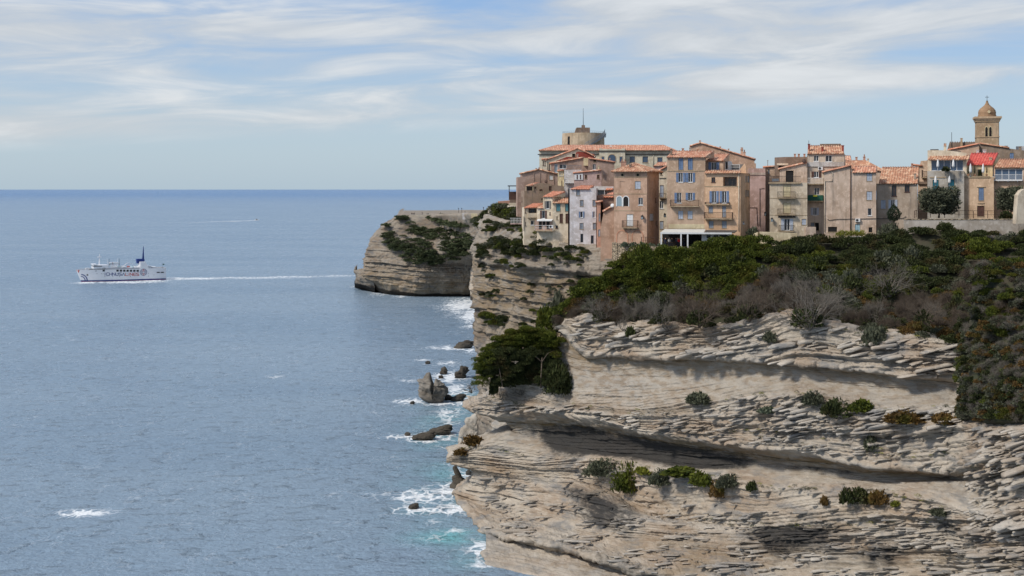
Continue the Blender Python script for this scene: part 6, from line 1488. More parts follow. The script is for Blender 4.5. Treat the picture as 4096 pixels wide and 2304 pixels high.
# ------------------------------------------------------------------ the ferry
def ferry():
    port = Vector((25, -51, 0)).normalized(); fw = Vector((-51, -25, 0)).normalized()
    base = on_sea(660, 1119) - port * 6.2
    t = thing('ferry', 'white ferry with a blue funnel mast sailing left and lettering along its side', 'ferry', base, math.atan2(fw.y, fw.x)); t.scale = (.965, 1, 1)
    def q(x, y):
        s = (2115 - x) / 1725 * 56.0; yw = 870 + (2115 - x) / 965 * 35.0
        return s, (yw - y) / 5.152 * .1695
    def stem(z): return 56 + 3.4 * z / 8.3
    def hb(s, z):
        u = np.clip((stem(z) - s) / (15 + (8.3 - z) * .9), 0, 1)
        return 6.2 * u ** .62 * np.interp(s, [-1, 2, 6], [.93, .98, 1.0])
    zs = [-1.5, 0, .35, 1.15, 2.5, 4, 5.5, 7, 8.2]
    def topz(s): return 8.2 if s < 50 else 8.2 + (s - 50) * .02
    ss = np.concatenate([np.linspace(-.8, 40, 12), np.linspace(42, 60, 22)])
    def skin(z0, z1, name, mat, n=5):
        mb = MB(); zz = np.linspace(z0, z1, n)
        rows = []
        for z in zz:
            row = []
            for s in ss:
                s_ = min(s, stem(z)); row.append((s_, hb(s_, z), z))
            rows.append(row)
        for a, b in zip(rows, rows[1:]):
            for i in range(len(ss) - 1):
                mb.poly([a[i], a[i + 1], b[i + 1], b[i]]); m = lambda p: (p[0], -p[1], p[2]); mb.poly([m(a[i + 1]), m(a[i]), m(b[i]), m(b[i + 1])])
            mb.poly([a[0], b[0], (b[0][0], -b[0][1], b[0][2]), (a[0][0], -a[0][1], a[0][2])])
        return mb.build(name, mat, t, fix=False), rows[-1]
    hullw = plain('ferry_white_paint', S(232, 234, 238, .85), .4, vary=.03); navy = plain('ferry_navy_paint', S(30, 58, 128, .8), .45, vary=.1); redp = plain('ferry_red_paint', S(196, 62, 52, .85), .5, vary=.1)
    hull, toprow = skin(1.0, 8.2, 'hull', hullw, 9); bt, _ = skin(.15, 1.0, 'boot_stripe', navy, 3); skin(-1.5, .15, 'antifouling', redp, 3)
    mb = MB(); mb.poly([(a, b - .05, 8.05) for a, b, c in toprow] + [(a, -b + .05, 8.05) for a, b, c in reversed(toprow)]); mb.build('deck', M['steel'], t, fix=False)
    def decal(polys, name, mat, parent=hull, off=.05):
        mb = MB()
        for pl in polys: mb.poly([(s, float(hb(s, z)) + off, z) for s, z in pl])
        o = mb.build(name, mat, parent, fix=False); return o
    def stroke(pts, wd):
        out = []
        for (a, b), (c, d) in zip(pts, pts[1:]):
            L = math.hypot(c - a, d - b) or 1e-6; nx, ny = -(d - b) / L * wd / 2, (c - a) / L * wd / 2; ex, ey = (c - a) / L * wd / 2, (d - b) / L * wd / 2
            out.append([(a + nx - ex, b + ny - ey), (c + nx + ex, d + ny + ey), (c - nx + ex, d - ny + ey), (a - nx - ex, b - ny - ey)])
        return out
    G = {'I': [[(.5, 0), (.5, 1)]], 'C': [[(1, 1), (.35, 1), (.1, .85), (0, .6), (0, .4), (.1, .15), (.35, 0), (1, 0)]], 'H': [[(0, 0), (0, 1)], [(1, 0), (1, 1)], [(0, .5), (1, .5)]], 'N': [[(0, 0), (0, 1), (1, 0), (1, 1)]],
         'U': [[(0, 1), (0, .3), (.2, 0), (.8, 0), (1, .3), (1, 1)]], 'S': [[(1, 1), (.25, 1), (0, .85), (0, .65), (.25, .52), (.75, .48), (1, .35), (1, .15), (.75, 0), (0, 0)]], 'A': [[(0, 0), (.5, 1), (1, 0)]], 'L': [[(0, 1), (0, 0), (1, 0)]], 'E': [[(1, 1), (.25, 1), (0, .75), (0, .25), (.25, 0), (1, 0)], [(0, .5), (.9, .5)]]}
    s0, z1 = q(846, 738); s1, z0 = q(1560, 790); 
    word = 'ICHNUSALINES'; wid = [.35 if c == 'I' else 1.0 for c in word]; gap = .28; tot = sum(wid) + gap * 11; k = (s0 - s1) / tot; x = s0
    parts = {'b': [], 'r': []}
    for i, c in enumerate(word):
        za = q(846 + (s0 - x) / (s0 - s1) * 714, 790)[1]; hz = 1.78
        for pl in G[c]: parts['b' if i < 7 else 'r'] += stroke([(x - (px if c != 'I' else .175) * k * (1 if c != 'I' else 1), za + pz * hz) for px, pz in pl], .34)
        x -= (wid[i] + gap) * k
    decal(parts['b'], 'lettering', navy); decal(parts['r'], 'lettering', redp)
    ec = q(1658, 718); R = 2.25
    arc = lambda cx, cz, r, a0, a1, n=14: [(cx + r * math.cos(math.radians(a0 + (a1 - a0) * i / n)), cz + r * math.sin(math.radians(a0 + (a1 - a0) * i / n))) for i in range(n + 1)]
    blue = stroke(arc(*ec, R, 0, 360, 28), .24)
    for r in (.75, 1.25, 1.75):
        blue += stroke(arc(ec[0] - R, ec[1], r, -62, 62, 8), .17) + stroke(arc(ec[0] + R, ec[1], r, 118, 242, 8), .17)
    rd = []
    for d in (.55, 1.05, 1.55):
        for sg in (1, -1): rd += stroke([(ec[0] - .62 * (2.0 - d) / 1.2 - .1, ec[1] + sg * (d + .55)), (ec[0], ec[1] + sg * d), (ec[0] + .62 * (2.0 - d) / 1.2 + .1, ec[1] + sg * (d + .55))], .2)
    decal(blue, 'emblem', navy); decal(rd, 'emblem', redp, off=.06)
    c0 = q(392, 905)
    bow = []
    for r, wdt in ((4.3, .62), (3.0, .5)): bow += stroke([p for p in arc(c0[0] + .6, c0[1] - .2, r, 100, 186, 14)], wdt)
    decal([[(min(s, stem(z) - .15), z) for s, z in pl] for pl in bow], 'bow_stripe', navy)
    rs = [q(*p) for p in ((330, 688), (352, 688), (338, 750), (322, 735))]; decal([[(min(s, stem(z) - .05), z) for s, z in rs]], 'bow_stripe', redp); rs = [q(*p) for p in ((292, 688), (302, 688), (316, 715), (306, 712))]; decal([[(min(s, stem(z) - .02), min(z, 8.2)) for s, z in rs]], 'bow_stripe', redp, off=.06)
    for x0, x1, y0, y1 in [(1090 + 70 * i, 1138 + 70 * i, 668, 710) for i in range(7)] + [(805, 852, 672, 710), (1938, 2006, 706, 731), (2026, 2092, 704, 730), (660, 690, 695, 708)]:
        a, b = q(x0, y1), q(x1, y0); decal([[(a[0], a[1]), (b[0], a[1]), (b[0], b[1]), (a[0], b[1])]], 'window', M['glass'])
    pl = []
    for x, y in ((783, 755), (818, 757), (1115, 748), (1312, 752), (1762, 738), (1762, 793), (855, 815), (1015, 813), (1155, 813), (1380, 808), (695, 752), (1880, 772)):
        a = q(x, y); pl.append([(a[0] + .22 * math.cos(i * math.pi / 4), a[1] + .22 * math.sin(i * math.pi / 4)) for i in range(8)])
    decal(pl, 'porthole', M['glass']); a = q(508, 790); decal([[(a[0] - .6, a[1] - .5), (a[0] + .6, a[1] - .3), (a[0] + .4, a[1] + .7), (a[0] - .3, a[1] + .6)]], 'anchor', M['iron'])
    def blk(name, x0, x1, y0, y1, hw, mat=hullw, parent=t, zoff=0, bev=0):
        (sa, za), (sb, zb) = q(x0, y1), q(x1, y0); za = max(za, 8.06); mb = MB(); mb.prism([(sb, za), (sa, za), (sa - bev, zb), (sb + bev, zb)], 'y', -hw, hw); return mb.build(name, mat, parent)
    br = blk('bridge', 625, 930, 578, 662, 5.6); blk('wing', 612, 700, 566, 580, 6.3, hullw, br)
    (sa, za), (sb, zb) = q(632, 614), q(800, 594); mb = MB(); mb.box(sb, sa + .35, -5.66, 5.66, za, zb); mb.build('window', M['glass'], br)
    (sa, za), (sb, zb) = q(770, 648), q(930, 634); mb = MB(); mb.box(sb + 2, sa - 1, -5.64, 5.64, za, zb); mb.build('window', M['glass'], br)
    blk('deckhouse', 935, 1590, 618, 660, 4.6); dh = blk('deckhouse', 1010, 1120, 596, 622, 3.0)
    def mast(name, pts, r, mat=hullw, y=0.0):
        mb = MB(); mb.tube([(q(*p)[0], y, q(*p)[1]) for p in pts], r, 6); return mb.build(name, mat, t)
    fm = mast('foremast', [(765, 575), (772, 360)], [.5, .16]); mb = MB(); (sa, za) = q(768, 430); mb.box(sa - 1.2, sa + 1.2, -1.6, 1.6, za, za + .35); (sa, za) = q(770, 405); mb.box(sa - .3, sa + .3, -1.1, 1.1, za, za + .2); mb.build('radar', hullw, fm)
    for x, yt, yb, c in ((922, 455, 620, hullw), (960, 448, 600, M['iron']), (1132, 440, 600, hullw), (1170, 445, 600, M['iron'])): mast('derrick', [(x, yb), (x, yt)], [.16, .09], c, 2.2)
    bb = blk('lifeboat', 950, 1180, 525, 580, 1.5, hullw, bev=1.2); (sa, za), (sb, zb) = q(950, 560), q(1180, 545); mb = MB(); mb.box(sb, sa, -1.6, 1.6, za, zb); mb.build('canopy', M['sky'], bb)
    for x in (960, 1040, 1100, 1170): mast('davit', [(x, 620), (x, 575), (x - 6, 520)], .12, M['redpaint'] if x == 1040 else hullw, 1.9)
    mast('derrick', [(1205, 618), (1350, 532), (1470, 560)], .13, hullw, 2.0); mast('derrick', [(1255, 625), (1350, 548), (1420, 600)], .1, hullw, -1.0)
    b = blk('rescue_boat', 1338, 1402, 596, 632, .9, redp, bev=.4); blk('liferaft', 1230, 1320, 612, 626, 4.8, hullw); 
    for x in (1100, 1165, 1250, 1440, 1500, 1560): blk('deck_locker', x, x + 26, 606, 624, 4.4, M['sky'] if x in (1165, 1440) else hullw)
    (s1, z1_), (s2, z2_), (s3, z3_), (s4, z4_) = q(1590, 655), q(1772, 672), q(1700, 500), q(1590, 505); mb = MB(); mb.prism([(s1, 8.06), (s2, 8.06), (s3, z3_), (s4, z4_)], 'y', -3.2, 6.15); fc = mb.build('funnel_casing', hullw, t)
    fb = blk('funnel', 1540, 1700, 447, 507, 2.6, navy); (sa, za), (sb, zb) = q(1545, 545), q(1590, 500); mb = MB(); mb.box(sb, sa, -2.2, 2.2, za, zb); mb.build('funnel_strut', navy, fb)
    (a0, b0), (a1, b1), (a2, b2), (a3, b3) = q(1660, 500), q(1706, 560), q(1692, 195), q(1684, 195); mb = MB(); mb.prism([(a0, b0), (a1, b1), (a2, b2), (a3, b3)], 'y', -.5, .5); mm = mb.build('funnel_mast', navy, t)
    mast('antenna', [(1690, 200), (1692, 178)], .07, M['iron'])
    blk('aft_house', 1710, 1830, 585, 665, 4.4); blk('canopy', 1860, 1940, 606, 614, 4.8, hullw); mast('post', [(1870, 660), (1870, 612)], .09, hullw, 4.2); mast('post', [(1930, 660), (1930, 612)], .09, hullw, 4.2); blk('bulwark', 1900, 2125, 652, 690, 6.0)
    for i, x in enumerate((1955, 1985, 2010, 2040, 2062, 2088, 2108)): blk('deck_locker', x, x + 14, 636 + (i % 3) * 5, 656, 5.0, [M['iron'], hullw, redp][i % 3])
    mast('flagstaff', [(2112, 660), (2100, 540)], .07, M['iron']); (sa, za), (sb, zb) = q(2102, 570), q(2138, 545); mb = MB(); mb.poly([(sa, 0, za), (sb, .3, za), (sb, .3, zb), (sa, 0, zb)]); mb.build('flag', M['green'], t)
    rl = [(float(s), float(hb(s, 8.2)) - .15, 8.2) for s in np.linspace(42, 57, 12)]; rail(t, rl, 1.0, 'white', 'posts'); blk('windlass', 480, 560, 650, 690, 1.4); blk('windlass', 555, 620, 668, 690, 2.0, M['darkgrey'])
    rail(t, [(float(q(x, 0)[0]), 4.7, q(x, 620)[1]) for x in (935, 1100, 1300, 1590)], 1.0, 'white', 'posts')
ferry()
def motorboat():
    p = on_sea(1026, 881.5); t = thing('motorboat', 'tiny white motorboat far out trailing a long thin wake', 'boat', p, math.radians(12))
    mb = MB(); mb.prism([(-4.4, 0), (4.4, 0), (5.6, 1.5), (-4.6, 1.2)], 'y', -1.4, 1.4); mb.build('hull', M['white'], t); mb = MB(); mb.prism([(-1.5, 1.3), (2.0, 1.3), (1.2, 2.9), (-1.2, 2.9)], 'y', -1.1, 1.1); c = mb.build('cabin', M['darkgrey'], t); mb = MB(); mb.box(-1.6, 1.5, -1.2, 1.2, 2.9, 3.15); mb.build('cabin_roof', M['white'], c)
    m, nt, bs = new_mat('wake_foam'); p_ = nt.pos(); bs.inputs['Base Color'].default_value = (.8, .86, .9, 1); bs.inputs['Roughness'].default_value = .8
    tr = nt.node('ShaderNodeBsdfTransparent'); mx = nt.node('ShaderNodeMixShader')
    nt.link(nt.math('MULTIPLY', nt.attr('foam'), nt.ss(nt.noise(nt.map(p_, (.08, .03, 1)), 1.0, 5.0, .7), .3, .6)), mx.inputs[0]); nt.link(tr.outputs[0], mx.inputs[1]); nt.link(bs.outputs[0], mx.inputs[2]); nt.link(mx.outputs[0], nt.n['Material Output'].inputs[0])
    V = []; fo = []
    for i in range(40):
        u = i / 39; c = on_sea(1026 - 300 * u, 881.8 + 10 * u + .5 * math.sin(9 * u)); w_ = 38 + 22 * u
        for s in (-1, 0, 1): V.append((c.x, c.y + s * w_, .15)); fo.append((0 if s else (1 - u) ** .7 * .95))
    o = np_mesh('boat_wake', V, grid_quads(40, 3), m, attrs={'foam': fo}); tag(o, 'thin white wake stretching left behind the tiny motorboat', 'wake', kind='stuff')
motorboat()

# ------------------------------------------------------------------ people
def person_mesh(cols, seed=0, sit=False):
    bm = bmesh.new()
    j = {'pel': (0, 0, .95), 'wa': (0, 0, 1.12), 'ch': (0, 0, 1.36), 'ne': (0, -.01, 1.50), 'he': (0, -.02, 1.60), 'ht': (0, -.02, 1.72),
         'hl': (.10, 0, .90), 'kl': (.11, -.03, .50), 'al': (.11, .01, .08), 'tl': (.12, -.14, .04), 'hr': (-.10, 0, .90), 'kr': (-.12, -.02, .50), 'ar': (-.13, .03, .08), 'tr': (-.14, -.12, .04),
         'sl': (.19, 0, 1.40), 'el': (.25, .02, 1.13), 'wl': (.22, -.12, .92), 'fl': (.21, -.16, .84), 'sr': (-.19, 0, 1.40), 'er': (-.25, .03, 1.13), 'wr': (-.20, -.16, 1.0), 'fr': (-.17, -.22, .97)}
    rad = {'pel': .14, 'wa': .13, 'ch': .15, 'ne': .06, 'he': .095, 'ht': .07, 'hl': .09, 'kl': .06, 'al': .045, 'tl': .035, 'hr': .09, 'kr': .06, 'ar': .045, 'tr': .035, 'sl': .07, 'el': .05, 'wl': .035, 'fl': .03, 'sr': .07, 'er': .05, 'wr': .035, 'fr': .03}
    ks = list(j); vs = {k: bm.verts.new(j[k]) for k in ks}
    for c in ('pel-wa-ch-ne-he-ht', 'pel-hl-kl-al-tl', 'pel-hr-kr-ar-tr', 'ch-sl-el-wl-fl', 'ch-sr-er-wr-fr'):
        c = c.split('-')
        for a, b in zip(c, c[1:]): bm.edges.new((vs[a], vs[b]))
    me = bpy.data.meshes.new('person'); bm.to_mesh(me); bm.free()
    o = bpy.data.objects.new('person', me); C.objects.link(o)
    o.modifiers.new('skin', 'SKIN'); sb = o.modifiers.new('sub', 'SUBSURF'); sb.levels = 1; sb.render_levels = 1
    for i, k in enumerate(ks):
        r = rad[k]; me.skin_vertices[0].data[i].radius = (r * (1.25 if k in ('pel', 'wa', 'ch') else 1), r * (.85 if k in ('pel', 'wa', 'ch') else 1)); me.skin_vertices[0].data[i].use_root = (i == 0)
    dg = bpy.context.evaluated_depsgraph_get(); m2 = bpy.data.meshes.new_from_object(o.evaluated_get(dg))
    bpy.data.objects.remove(o); m2.materials.clear()
    for c in cols: m2.materials.append(c)
    for p in m2.polygons:
        z = p.center.z; x = abs(p.center.x); p.use_smooth = True
        p.material_index = 3 if z > 1.66 or (z > 1.56 and p.center.y > .02) else 2 if z > 1.5 else 1 if z > .94 or x > .19 and z > .9 else 2 if x > .165 and z > .8 else 0
    return m2
CL = {k: plain(k + '_cloth', c, .85, vary=.1) for k, c in {'red': S(178, 34, 40), 'navy': S(40, 46, 70), 'black': (.02, .02, .022, 1), 'sand': S(150, 136, 116), 'white': S(210, 210, 206, .8)}.items()}
HAIR = plain('dark_hair', (.03, .022, .018, 1), .7)
def person(p, col, rz, label, group, legs='black', tilt=0):
    key = (col, legs)
    if key not in PM: PM[key] = person_mesh([CL[legs], CL[col], M['skin'], HAIR])
    o = bpy.data.objects.new('person', PM[key]); C.objects.link(o); o.location = p; o.rotation_euler = (0, 0, rz); return tag(o, label, 'person', group)
PM = {}

# ------------------------------------------------------------------ walls, rails, cafe, street things
def wall_run(name, label, pts, thick, h, mat, cat='wall', cap=None, group=None):
    """pts: photo pixels of the wall's top edge with a depth; the wall stands on its own footing"""
    W3 = [P(*p) for p in pts]; b = W3[0].copy(); t = thing(name, label, cat, (b.x, b.y, b.z - h), 0, group) if cap else None
    mb = MB(); o0 = Vector((b.x, b.y, b.z - h))
    def seg(mb, th, z0, z1, lift=0):
        for p, q in zip(W3, W3[1:]):
            n = (q - p).cross(Vector((0, 0, 1))); n.z = 0; n = n.normalized() * th / 2
            A = [p + n, q + n, q - n, p - n]
            lo = [a - o0 + Vector((0, 0, z0)) for a in A]; hi = [a - o0 + Vector((0, 0, z1)) for a in A]
            mb.poly(hi); mb.poly(lo[::-1])
            for i in range(4): k = (i + 1) % 4; mb.poly([lo[i], lo[k], hi[k], hi[i]])
    seg(mb, thick, -h, 0)
    if not cap:
        o = mb.build(name, mat); o.location = o0; return tag(o, label, cat, group)
    mb.build('wall', mat, t); m2 = MB(); seg(m2, thick + .15, .003, .15); m2.build('coping', cap, t); return t
def stone_mat(name, a, b, sc=1.0):
    m, t, bs = new_mat(name); p = t.pos()
    vo = t.node('ShaderNodeTexVoronoi', feature='F1'); t.link(t.map(p, (1.6 * sc, 1.6 * sc, 3.2 * sc)), vo.inputs['Vector']); vo.inputs['Scale'].default_value = 1
    ve = t.node('ShaderNodeTexVoronoi', feature='DISTANCE_TO_EDGE'); t.link(t.map(p, (1.6 * sc, 1.6 * sc, 3.2 * sc)), ve.inputs['Vector']); ve.inputs['Scale'].default_value = 1
    sp = t.node('ShaderNodeSeparateColor'); t.link(vo.outputs['Color'], sp.inputs[0])
    c = t.mix(sp.outputs[0], a, b); c = t.mix(t.ss(ve.outputs['Distance'], .02, .09, 1, 0), c, (.06, .05, .04, 1))
    t.link(c, bs.inputs['Base Color']); bs.inputs['Roughness'].default_value = .95
    bp = t.node('ShaderNodeBump'); bp.inputs['Distance'].default_value = .12; t.link(t.ss(ve.outputs['Distance'], 0, .15), bp.inputs['Height']); t.link(bp.outputs[0], bs.inputs['Normal']); return m
M['drystone'] = stone_mat('dry_stone', S(178, 160, 134, .9), S(140, 120, 96, .9)); M['rubble'] = stone_mat('rubble_masonry', S(190, 172, 146, .9), S(160, 142, 116, .9), 1.1)
def fence_line(name, label, pts, h, mat='iron', style='fence', cat='railing'):
    W3 = [P(*p) for p in pts]; t = thing(name, label, cat, W3[0]); rail(t, [q - W3[0] for q in W3], h, mat, style, 'rail'); return t
def ac_unit(p, label, rz):
    t = thing('air_conditioner', label, 'air conditioner', p, rz, 'air conditioners on the walls'); mb = MB(); mb.box(-.45, .45, -.42, -.08, 0, .62); mb.box(-.35, -.3, -.3, .0, -.08, -.003); mb.box(.3, .35, -.3, .0, -.08, -.003); mb.build('case', M['white'], t)
    g = MB(); g.lathe([(.24, 0), (.24, .03), (.05, .03)], 14, 0, 0); o = g.build('fan', M['iron'], t); o.rotation_euler = (math.radians(90), 0, 0); o.location = (-.1, -.423, .32)
def lantern(p, label, rz):
    t = thing('wall_lantern', label, 'lantern', p, rz, 'iron wall lanterns'); mb = MB(); mb.tube([(0, 0, .9), (0, -.35, 1.05), (0, -.5, .95)], .03, 5); mb.build('bracket', M['iron'], t)
    mb = MB(); z = .0
    for a, b in (((-.2, -.68), (.2, -.68)), ((.2, -.68), (.2, -.32)), ((.2, -.32), (-.2, -.32)), ((-.2, -.32), (-.2, -.68))): mb.tube([(a[0], a[1], .15), (a[0], a[1], .72)], .03, 4); mb.tube([(a[0], a[1], .15), (b[0], b[1], .15)], .03, 4); mb.tube([(a[0], a[1], .72), (b[0], b[1], .72)], .03, 4)
    mb.prism([(-.26, .74), (.26, .74), (.06, .95), (-.06, .95)], 'y', -.74, -.26); mb.build('cage', M['iron'], t); mb = MB(); mb.box(-.15, .15, -.63, -.37, .2, .68); mb.build('lamp_glass', M['paleglass'], t)
def parasol(px, y0, y1, D, label):
    h = (y1 - y0) * D / F; t = thing('parasol', label, 'parasol', P(px, y1, D), 0, 'closed white parasols'); mb = MB(); mb.tube([(0, 0, 0), (0, 0, h * .98)], .035, 6); mb.lathe([(.3, 0), (.3, .08), (.05, .1)], 12); mb.build('pole', M['steel'], t)
    mb = MB(); mb.lathe([(.05, h * .28), (.22, h * .3), (.27, h * .45), (.22, h * .7), (.10, h * .93), (.03, h)], 10); mb.build('canopy', M['white'], t, smooth=True)
def street():
    # cafe terrace
    h = HS['peach']; D = 233.5; f = lambda x, y, d=0.0: P(*px_of('B', x, y), D + d)
    b = f(125, 1330); t = thing('cafe_pavilion', 'white cafe pavilion with a sloping canopy built against the peach houses', 'cafe', b, -math.atan((px_of('B', 560, 0)[0] - CX) / F))
    R = Matrix.Rotation(-t.rotation_euler.z, 3, 'Z'); l = lambda x, y, d=0.0: R @ (f(x, y, d) - b)
    x1 = l(945, 1245).x; zt, zb = l(125, 1243).z, l(125, 1262).z; zr = l(220, 1206, 4.6).z
    mb = MB(); mb.box(-.1, x1, -.15, .1, zb, zt); mb.build('fascia', M['white'], t)
    xm = l(625, 1240).x; mb = MB(); mb.poly([(0, .1, zt), (xm, .1, zt), (xm + .3, 4.6, zr), (.6, 4.6, zr)]); mb.poly([(0, .1, zt - .12), (xm, .1, zt - .12), (xm + .3, 4.6, zr - .12), (.6, 4.6, zr - .12)]); mb.poly([(0, .1, zt), (0, .1, zt - .12), (.6, 4.6, zr - .12), (.6, 4.6, zr)]); mb.build('canopy', plain('white_canvas', S(214, 212, 204, .85), .8, vary=.08), t, fix=False)
    mb = MB(); mb.poly([(xm + .05, .1, zt), (x1 + .5, .1, zt), (x1 + 1.2, 4.6, zr - .15), (xm + .4, 4.6, zr - .15)]); mb.poly([(xm + .05, .1, zt - .1), (x1 + .5, .1, zt - .1), (x1 + 1.2, 4.6, zr - .25), (xm + .4, 4.6, zr - .25)]); mb.build('dark_roof', M['darkgrey'], t, fix=False)
    zg = -1.4
    for i, x in enumerate((130, 360, 437)): xx = l(x, 1330).x; mb = MB(); mb.box(xx - .13, xx + .13, -.12, .08, zg, zb - .003); mb.build('post', M['white'], t)
    xa, xb = l(600, 1262).x, l(950, 1262).x; mb = MB(); mb.box(xa, xb, 1.5, 1.7, zg, zb + .2); wl = mb.build('wall', M['white'], t)
    for x0, x_1, y0, y1 in ((655, 700, 1275, 1310), (738, 790, 1275, 1330), (806, 897, 1275, 1308)): mb = MB(); mb.box(l(x0, 0).x, l(x_1, 0).x, 1.44, 1.5, l(0, y1).z, l(0, y0).z); mb.build('window', M['glass'], wl)
    mb = MB(); mb.box(.2, xa, 4.2, 4.4, zg, zr - .3); mb.build('back_wall', M['dark'], t); mb = MB(); mb.box(0, xb, -.2, 4.5, zg - .3, zg); mb.build('floor', M['stone'], t)
    pz = b.z + zg
    for x, c, lg, d, rz, lb in ((335, 'red', 'black', 1.0, .3, 'person in a red jacket standing under the cafe canopy'), (300, 'navy', 'black', 1.4, 2.0, 'person in a navy jacket beside the red jacket at the cafe'), (318, 'sand', 'navy', 2.2, 1.2, 'person in a sand coat half hidden behind the red jacket'), (255, 'black', 'black', 1.2, -1, 'person in black standing at the cafe left of the navy jacket'), (180, 'navy', 'navy', 1.6, .5, 'person in dark blue near the left post of the cafe'), (392, 'black', 'navy', 1.8, 2.5, 'person in black between the two right posts of the cafe'), (225, 'white', 'navy', 2.2, .2, 'person in a white top deep under the cafe canopy')):
        p = f(x, 1330, d); p.z = pz; person(p, c, rz, lb, 'people at the cafe', lg)
    # terrace wall and rails below the square house
    wall_run('terrace_wall', 'rubble stone terrace wall with a ragged pale top below the square house', [(*px_of('A', 1015, 1268), 239), (*px_of('A', 1060, 1282), 238), (*px_of('A', 1180, 1300), 236.5), (*px_of('A', 1330, 1302), 235), (*px_of('A', 1580, 1316), 234)], 1.0, 5.0, M['rubble'])
    fence_line('terrace_railing', 'dark iron railing along the cafe terrace', [(*px_of('A', 1262, 1280), 236.5), (*px_of('A', 1300, 1282), 235.8), (*px_of('A', 1560, 1300), 234.8)], 1.25, 'rust', 'fence')
    for k in range(5): shrub(*px_of('A', 1110 + k * 80, 1300 + k * 3), 40, 16, 236.4, 'grey', ['low silvery planting at the left end of the terrace wall', 'low silvery planting second from the left on the terrace wall', 'low silvery planting in the middle of the terrace wall', 'low silvery planting second from the right on the terrace wall', 'low silvery planting at the right end of the terrace wall'][k], n=160, stem=False, group='plantings on the terrace wall')
    wall_run('low_wall', 'low pale wall with a yellowish rough top in front of the balcony house', [(*px_of('C', 60, 1262), 233.5), (*px_of('C', 110, 1238), 233), (*px_of('C', 300, 1244), 232.5), (*px_of('C', 545, 1254), 232)], 1.6, 3.2, wc(206, 188, 148, .3))
    wall_run('gate_pier', 'squat tan masonry pier at the door of the tall narrow house', [(*px_of('C', 638, 1182), 233), (*px_of('C', 756, 1182), 233)], 1.0, 4.0, BEIGE)
    wall_run('low_wall', 'low pale wall among bushes below the big beige house', [(*px_of('C', 1140, 1292), 229), (*px_of('C', 1460, 1290), 228.5)], .6, 2.5, PALE)
    wall_run('retaining_wall', 'long grey rendered retaining wall below the round trees', [(*px_of('D', 480, 1180), 229), (*px_of('D', 900, 1180), 227), (*px_of('D', 1500, 1178), 225), (*px_of('D', 1700, 1200), 225)], .8, 7.0, wc(176, 166, 150, .6), cap=M['rubble'])
    fence_line('terrace_railing', 'long rusty iron railing behind the retaining wall, before the round trees', [(*px_of('D', 575, 1165), 230.5), (*px_of('D', 590, 1160), 230), (*px_of('D', 1100, 1165), 229), (*px_of('D', 1488, 1166), 227)], 1.35, 'rust', 'fence')
    mb = MB(); D_ = 219.0; pr = [P(*px_of('D', x, y), D_) for x, y in ((1482, 1215), (1492, 1060), (1500, 960), (1530, 918), (1560, 905), (1650, 900), (1650, 1215))]; b = pr[0].copy(); mb.prism([(p.x - b.x, p.z - b.z) for p in pr], 'y', 0, 1.6); o = mb.build('wall_end', wc(200, 184, 156, .7)); o.location = b; tag(o, 'rounded top of a thick pale wall cut by the right edge of the photo', 'wall')
    # dry stone wall by the big juniper
    wall_run('dry_stone_wall', 'curved dry stone wall between the big juniper and the pale strata', [(2205, 1388, 243), (2250, 1362, 241.5), (2300, 1366, 240), (2322, 1398, 238.5), (2345, 1402, 238)], 1.6, 4.5, M['drystone'])
    wall_run('dry_stone_wall', 'small flat-topped dry stone terrace above the curved wall', [(2200, 1331, 245), (2270, 1330, 244)], 2.0, 3.2, M['drystone'])
    # units, lanterns, dishes
    c = HS['beige']; ac_unit(c.world(1248, 1122), 'white air conditioner on the big beige house above its pale blue shutter', c.root.rotation_euler.z)
    c = HS['tall']; ac_unit(c.world(817, 522), 'white air conditioner on the tall narrow house under its ledge', c.root.rotation_euler.z)
    c = HS['awn']; ac_unit(c.world(905, 1232, -1.0), 'white air conditioner at the right end of the awning terrace', c.root.rotation_euler.z)
    c = HS['peach2']; ac_unit(P(*px_of('B', 1115, 890), 246), 'white air conditioner on the side of the deep peach house', -1.3)
    c = HS['octa']; lantern(c.world(1274, 1070), 'iron wall lantern beside the balcony of the square house', c.root.rotation_euler.z)
    lantern(P(*px_of('A', 1467, 1050), 260.5), 'iron wall lantern in the gap between the square house and the peach house', 0)
    c = HS['balc']; lantern(c.world(255, 1130), 'iron wall lantern at the left corner of the balcony house', c.root.rotation_euler.z)
    lantern(P(*px_of('B', 1343, 1060), 255), 'iron wall lantern in the alley by the plain pinkish house', -.4)
    for fr, x, y, D_, lb in (('A', 1001, 940, 245, 'white satellite dish on the lean-to beside the square house'), ('A', 410, 725, 286, 'small dark satellite dish on the brown house at the left edge'), ('C', 625, 415, 242, 'rusty satellite dish on the gable above the railed terrace')):
        t = thing('satellite_dish', lb, 'satellite dish', P(*px_of(fr, x, y), D_), -.5, 'satellite dishes'); mb = MB(); mb.lathe([(.02, .12), (.2, .1), (.38, .02), (.42, -.03), (.4, -.05), (.2, .07), (.02, .09)], 14); o = mb.build('dish', M['rust'] if 'rusty' in lb or 'dark' in lb else M['white'], t, smooth=True); o.rotation_euler = (math.radians(70), 0, 0); mb = MB(); mb.tube([(0, .1, 0), (0, .2, -.5), (0, .25, -.9)], .03, 5); mb.build('arm', M['steel'], t)
    for x, a, b_, lb in ((784, 640, 742, 'closed white parasol at the left of the glass roof terrace'), (922, 640, 742, 'closed white parasol at the right of the glass roof terrace'), (763, 788, 880, 'closed white parasol before the left teal shutter'), (887, 788, 880, 'closed white parasol before the right teal shutter'), (1075, 678, 794, 'closed white parasol at the left of the red-roofed terrace'), (1187, 678, 794, 'closed white parasol at the right of the red-roofed terrace')):
        px, y0 = px_of('D', x, a); parasol(px, y0, px_of('D', x, b_)[1], 235.2 if a != 678 else 236.6, lb)
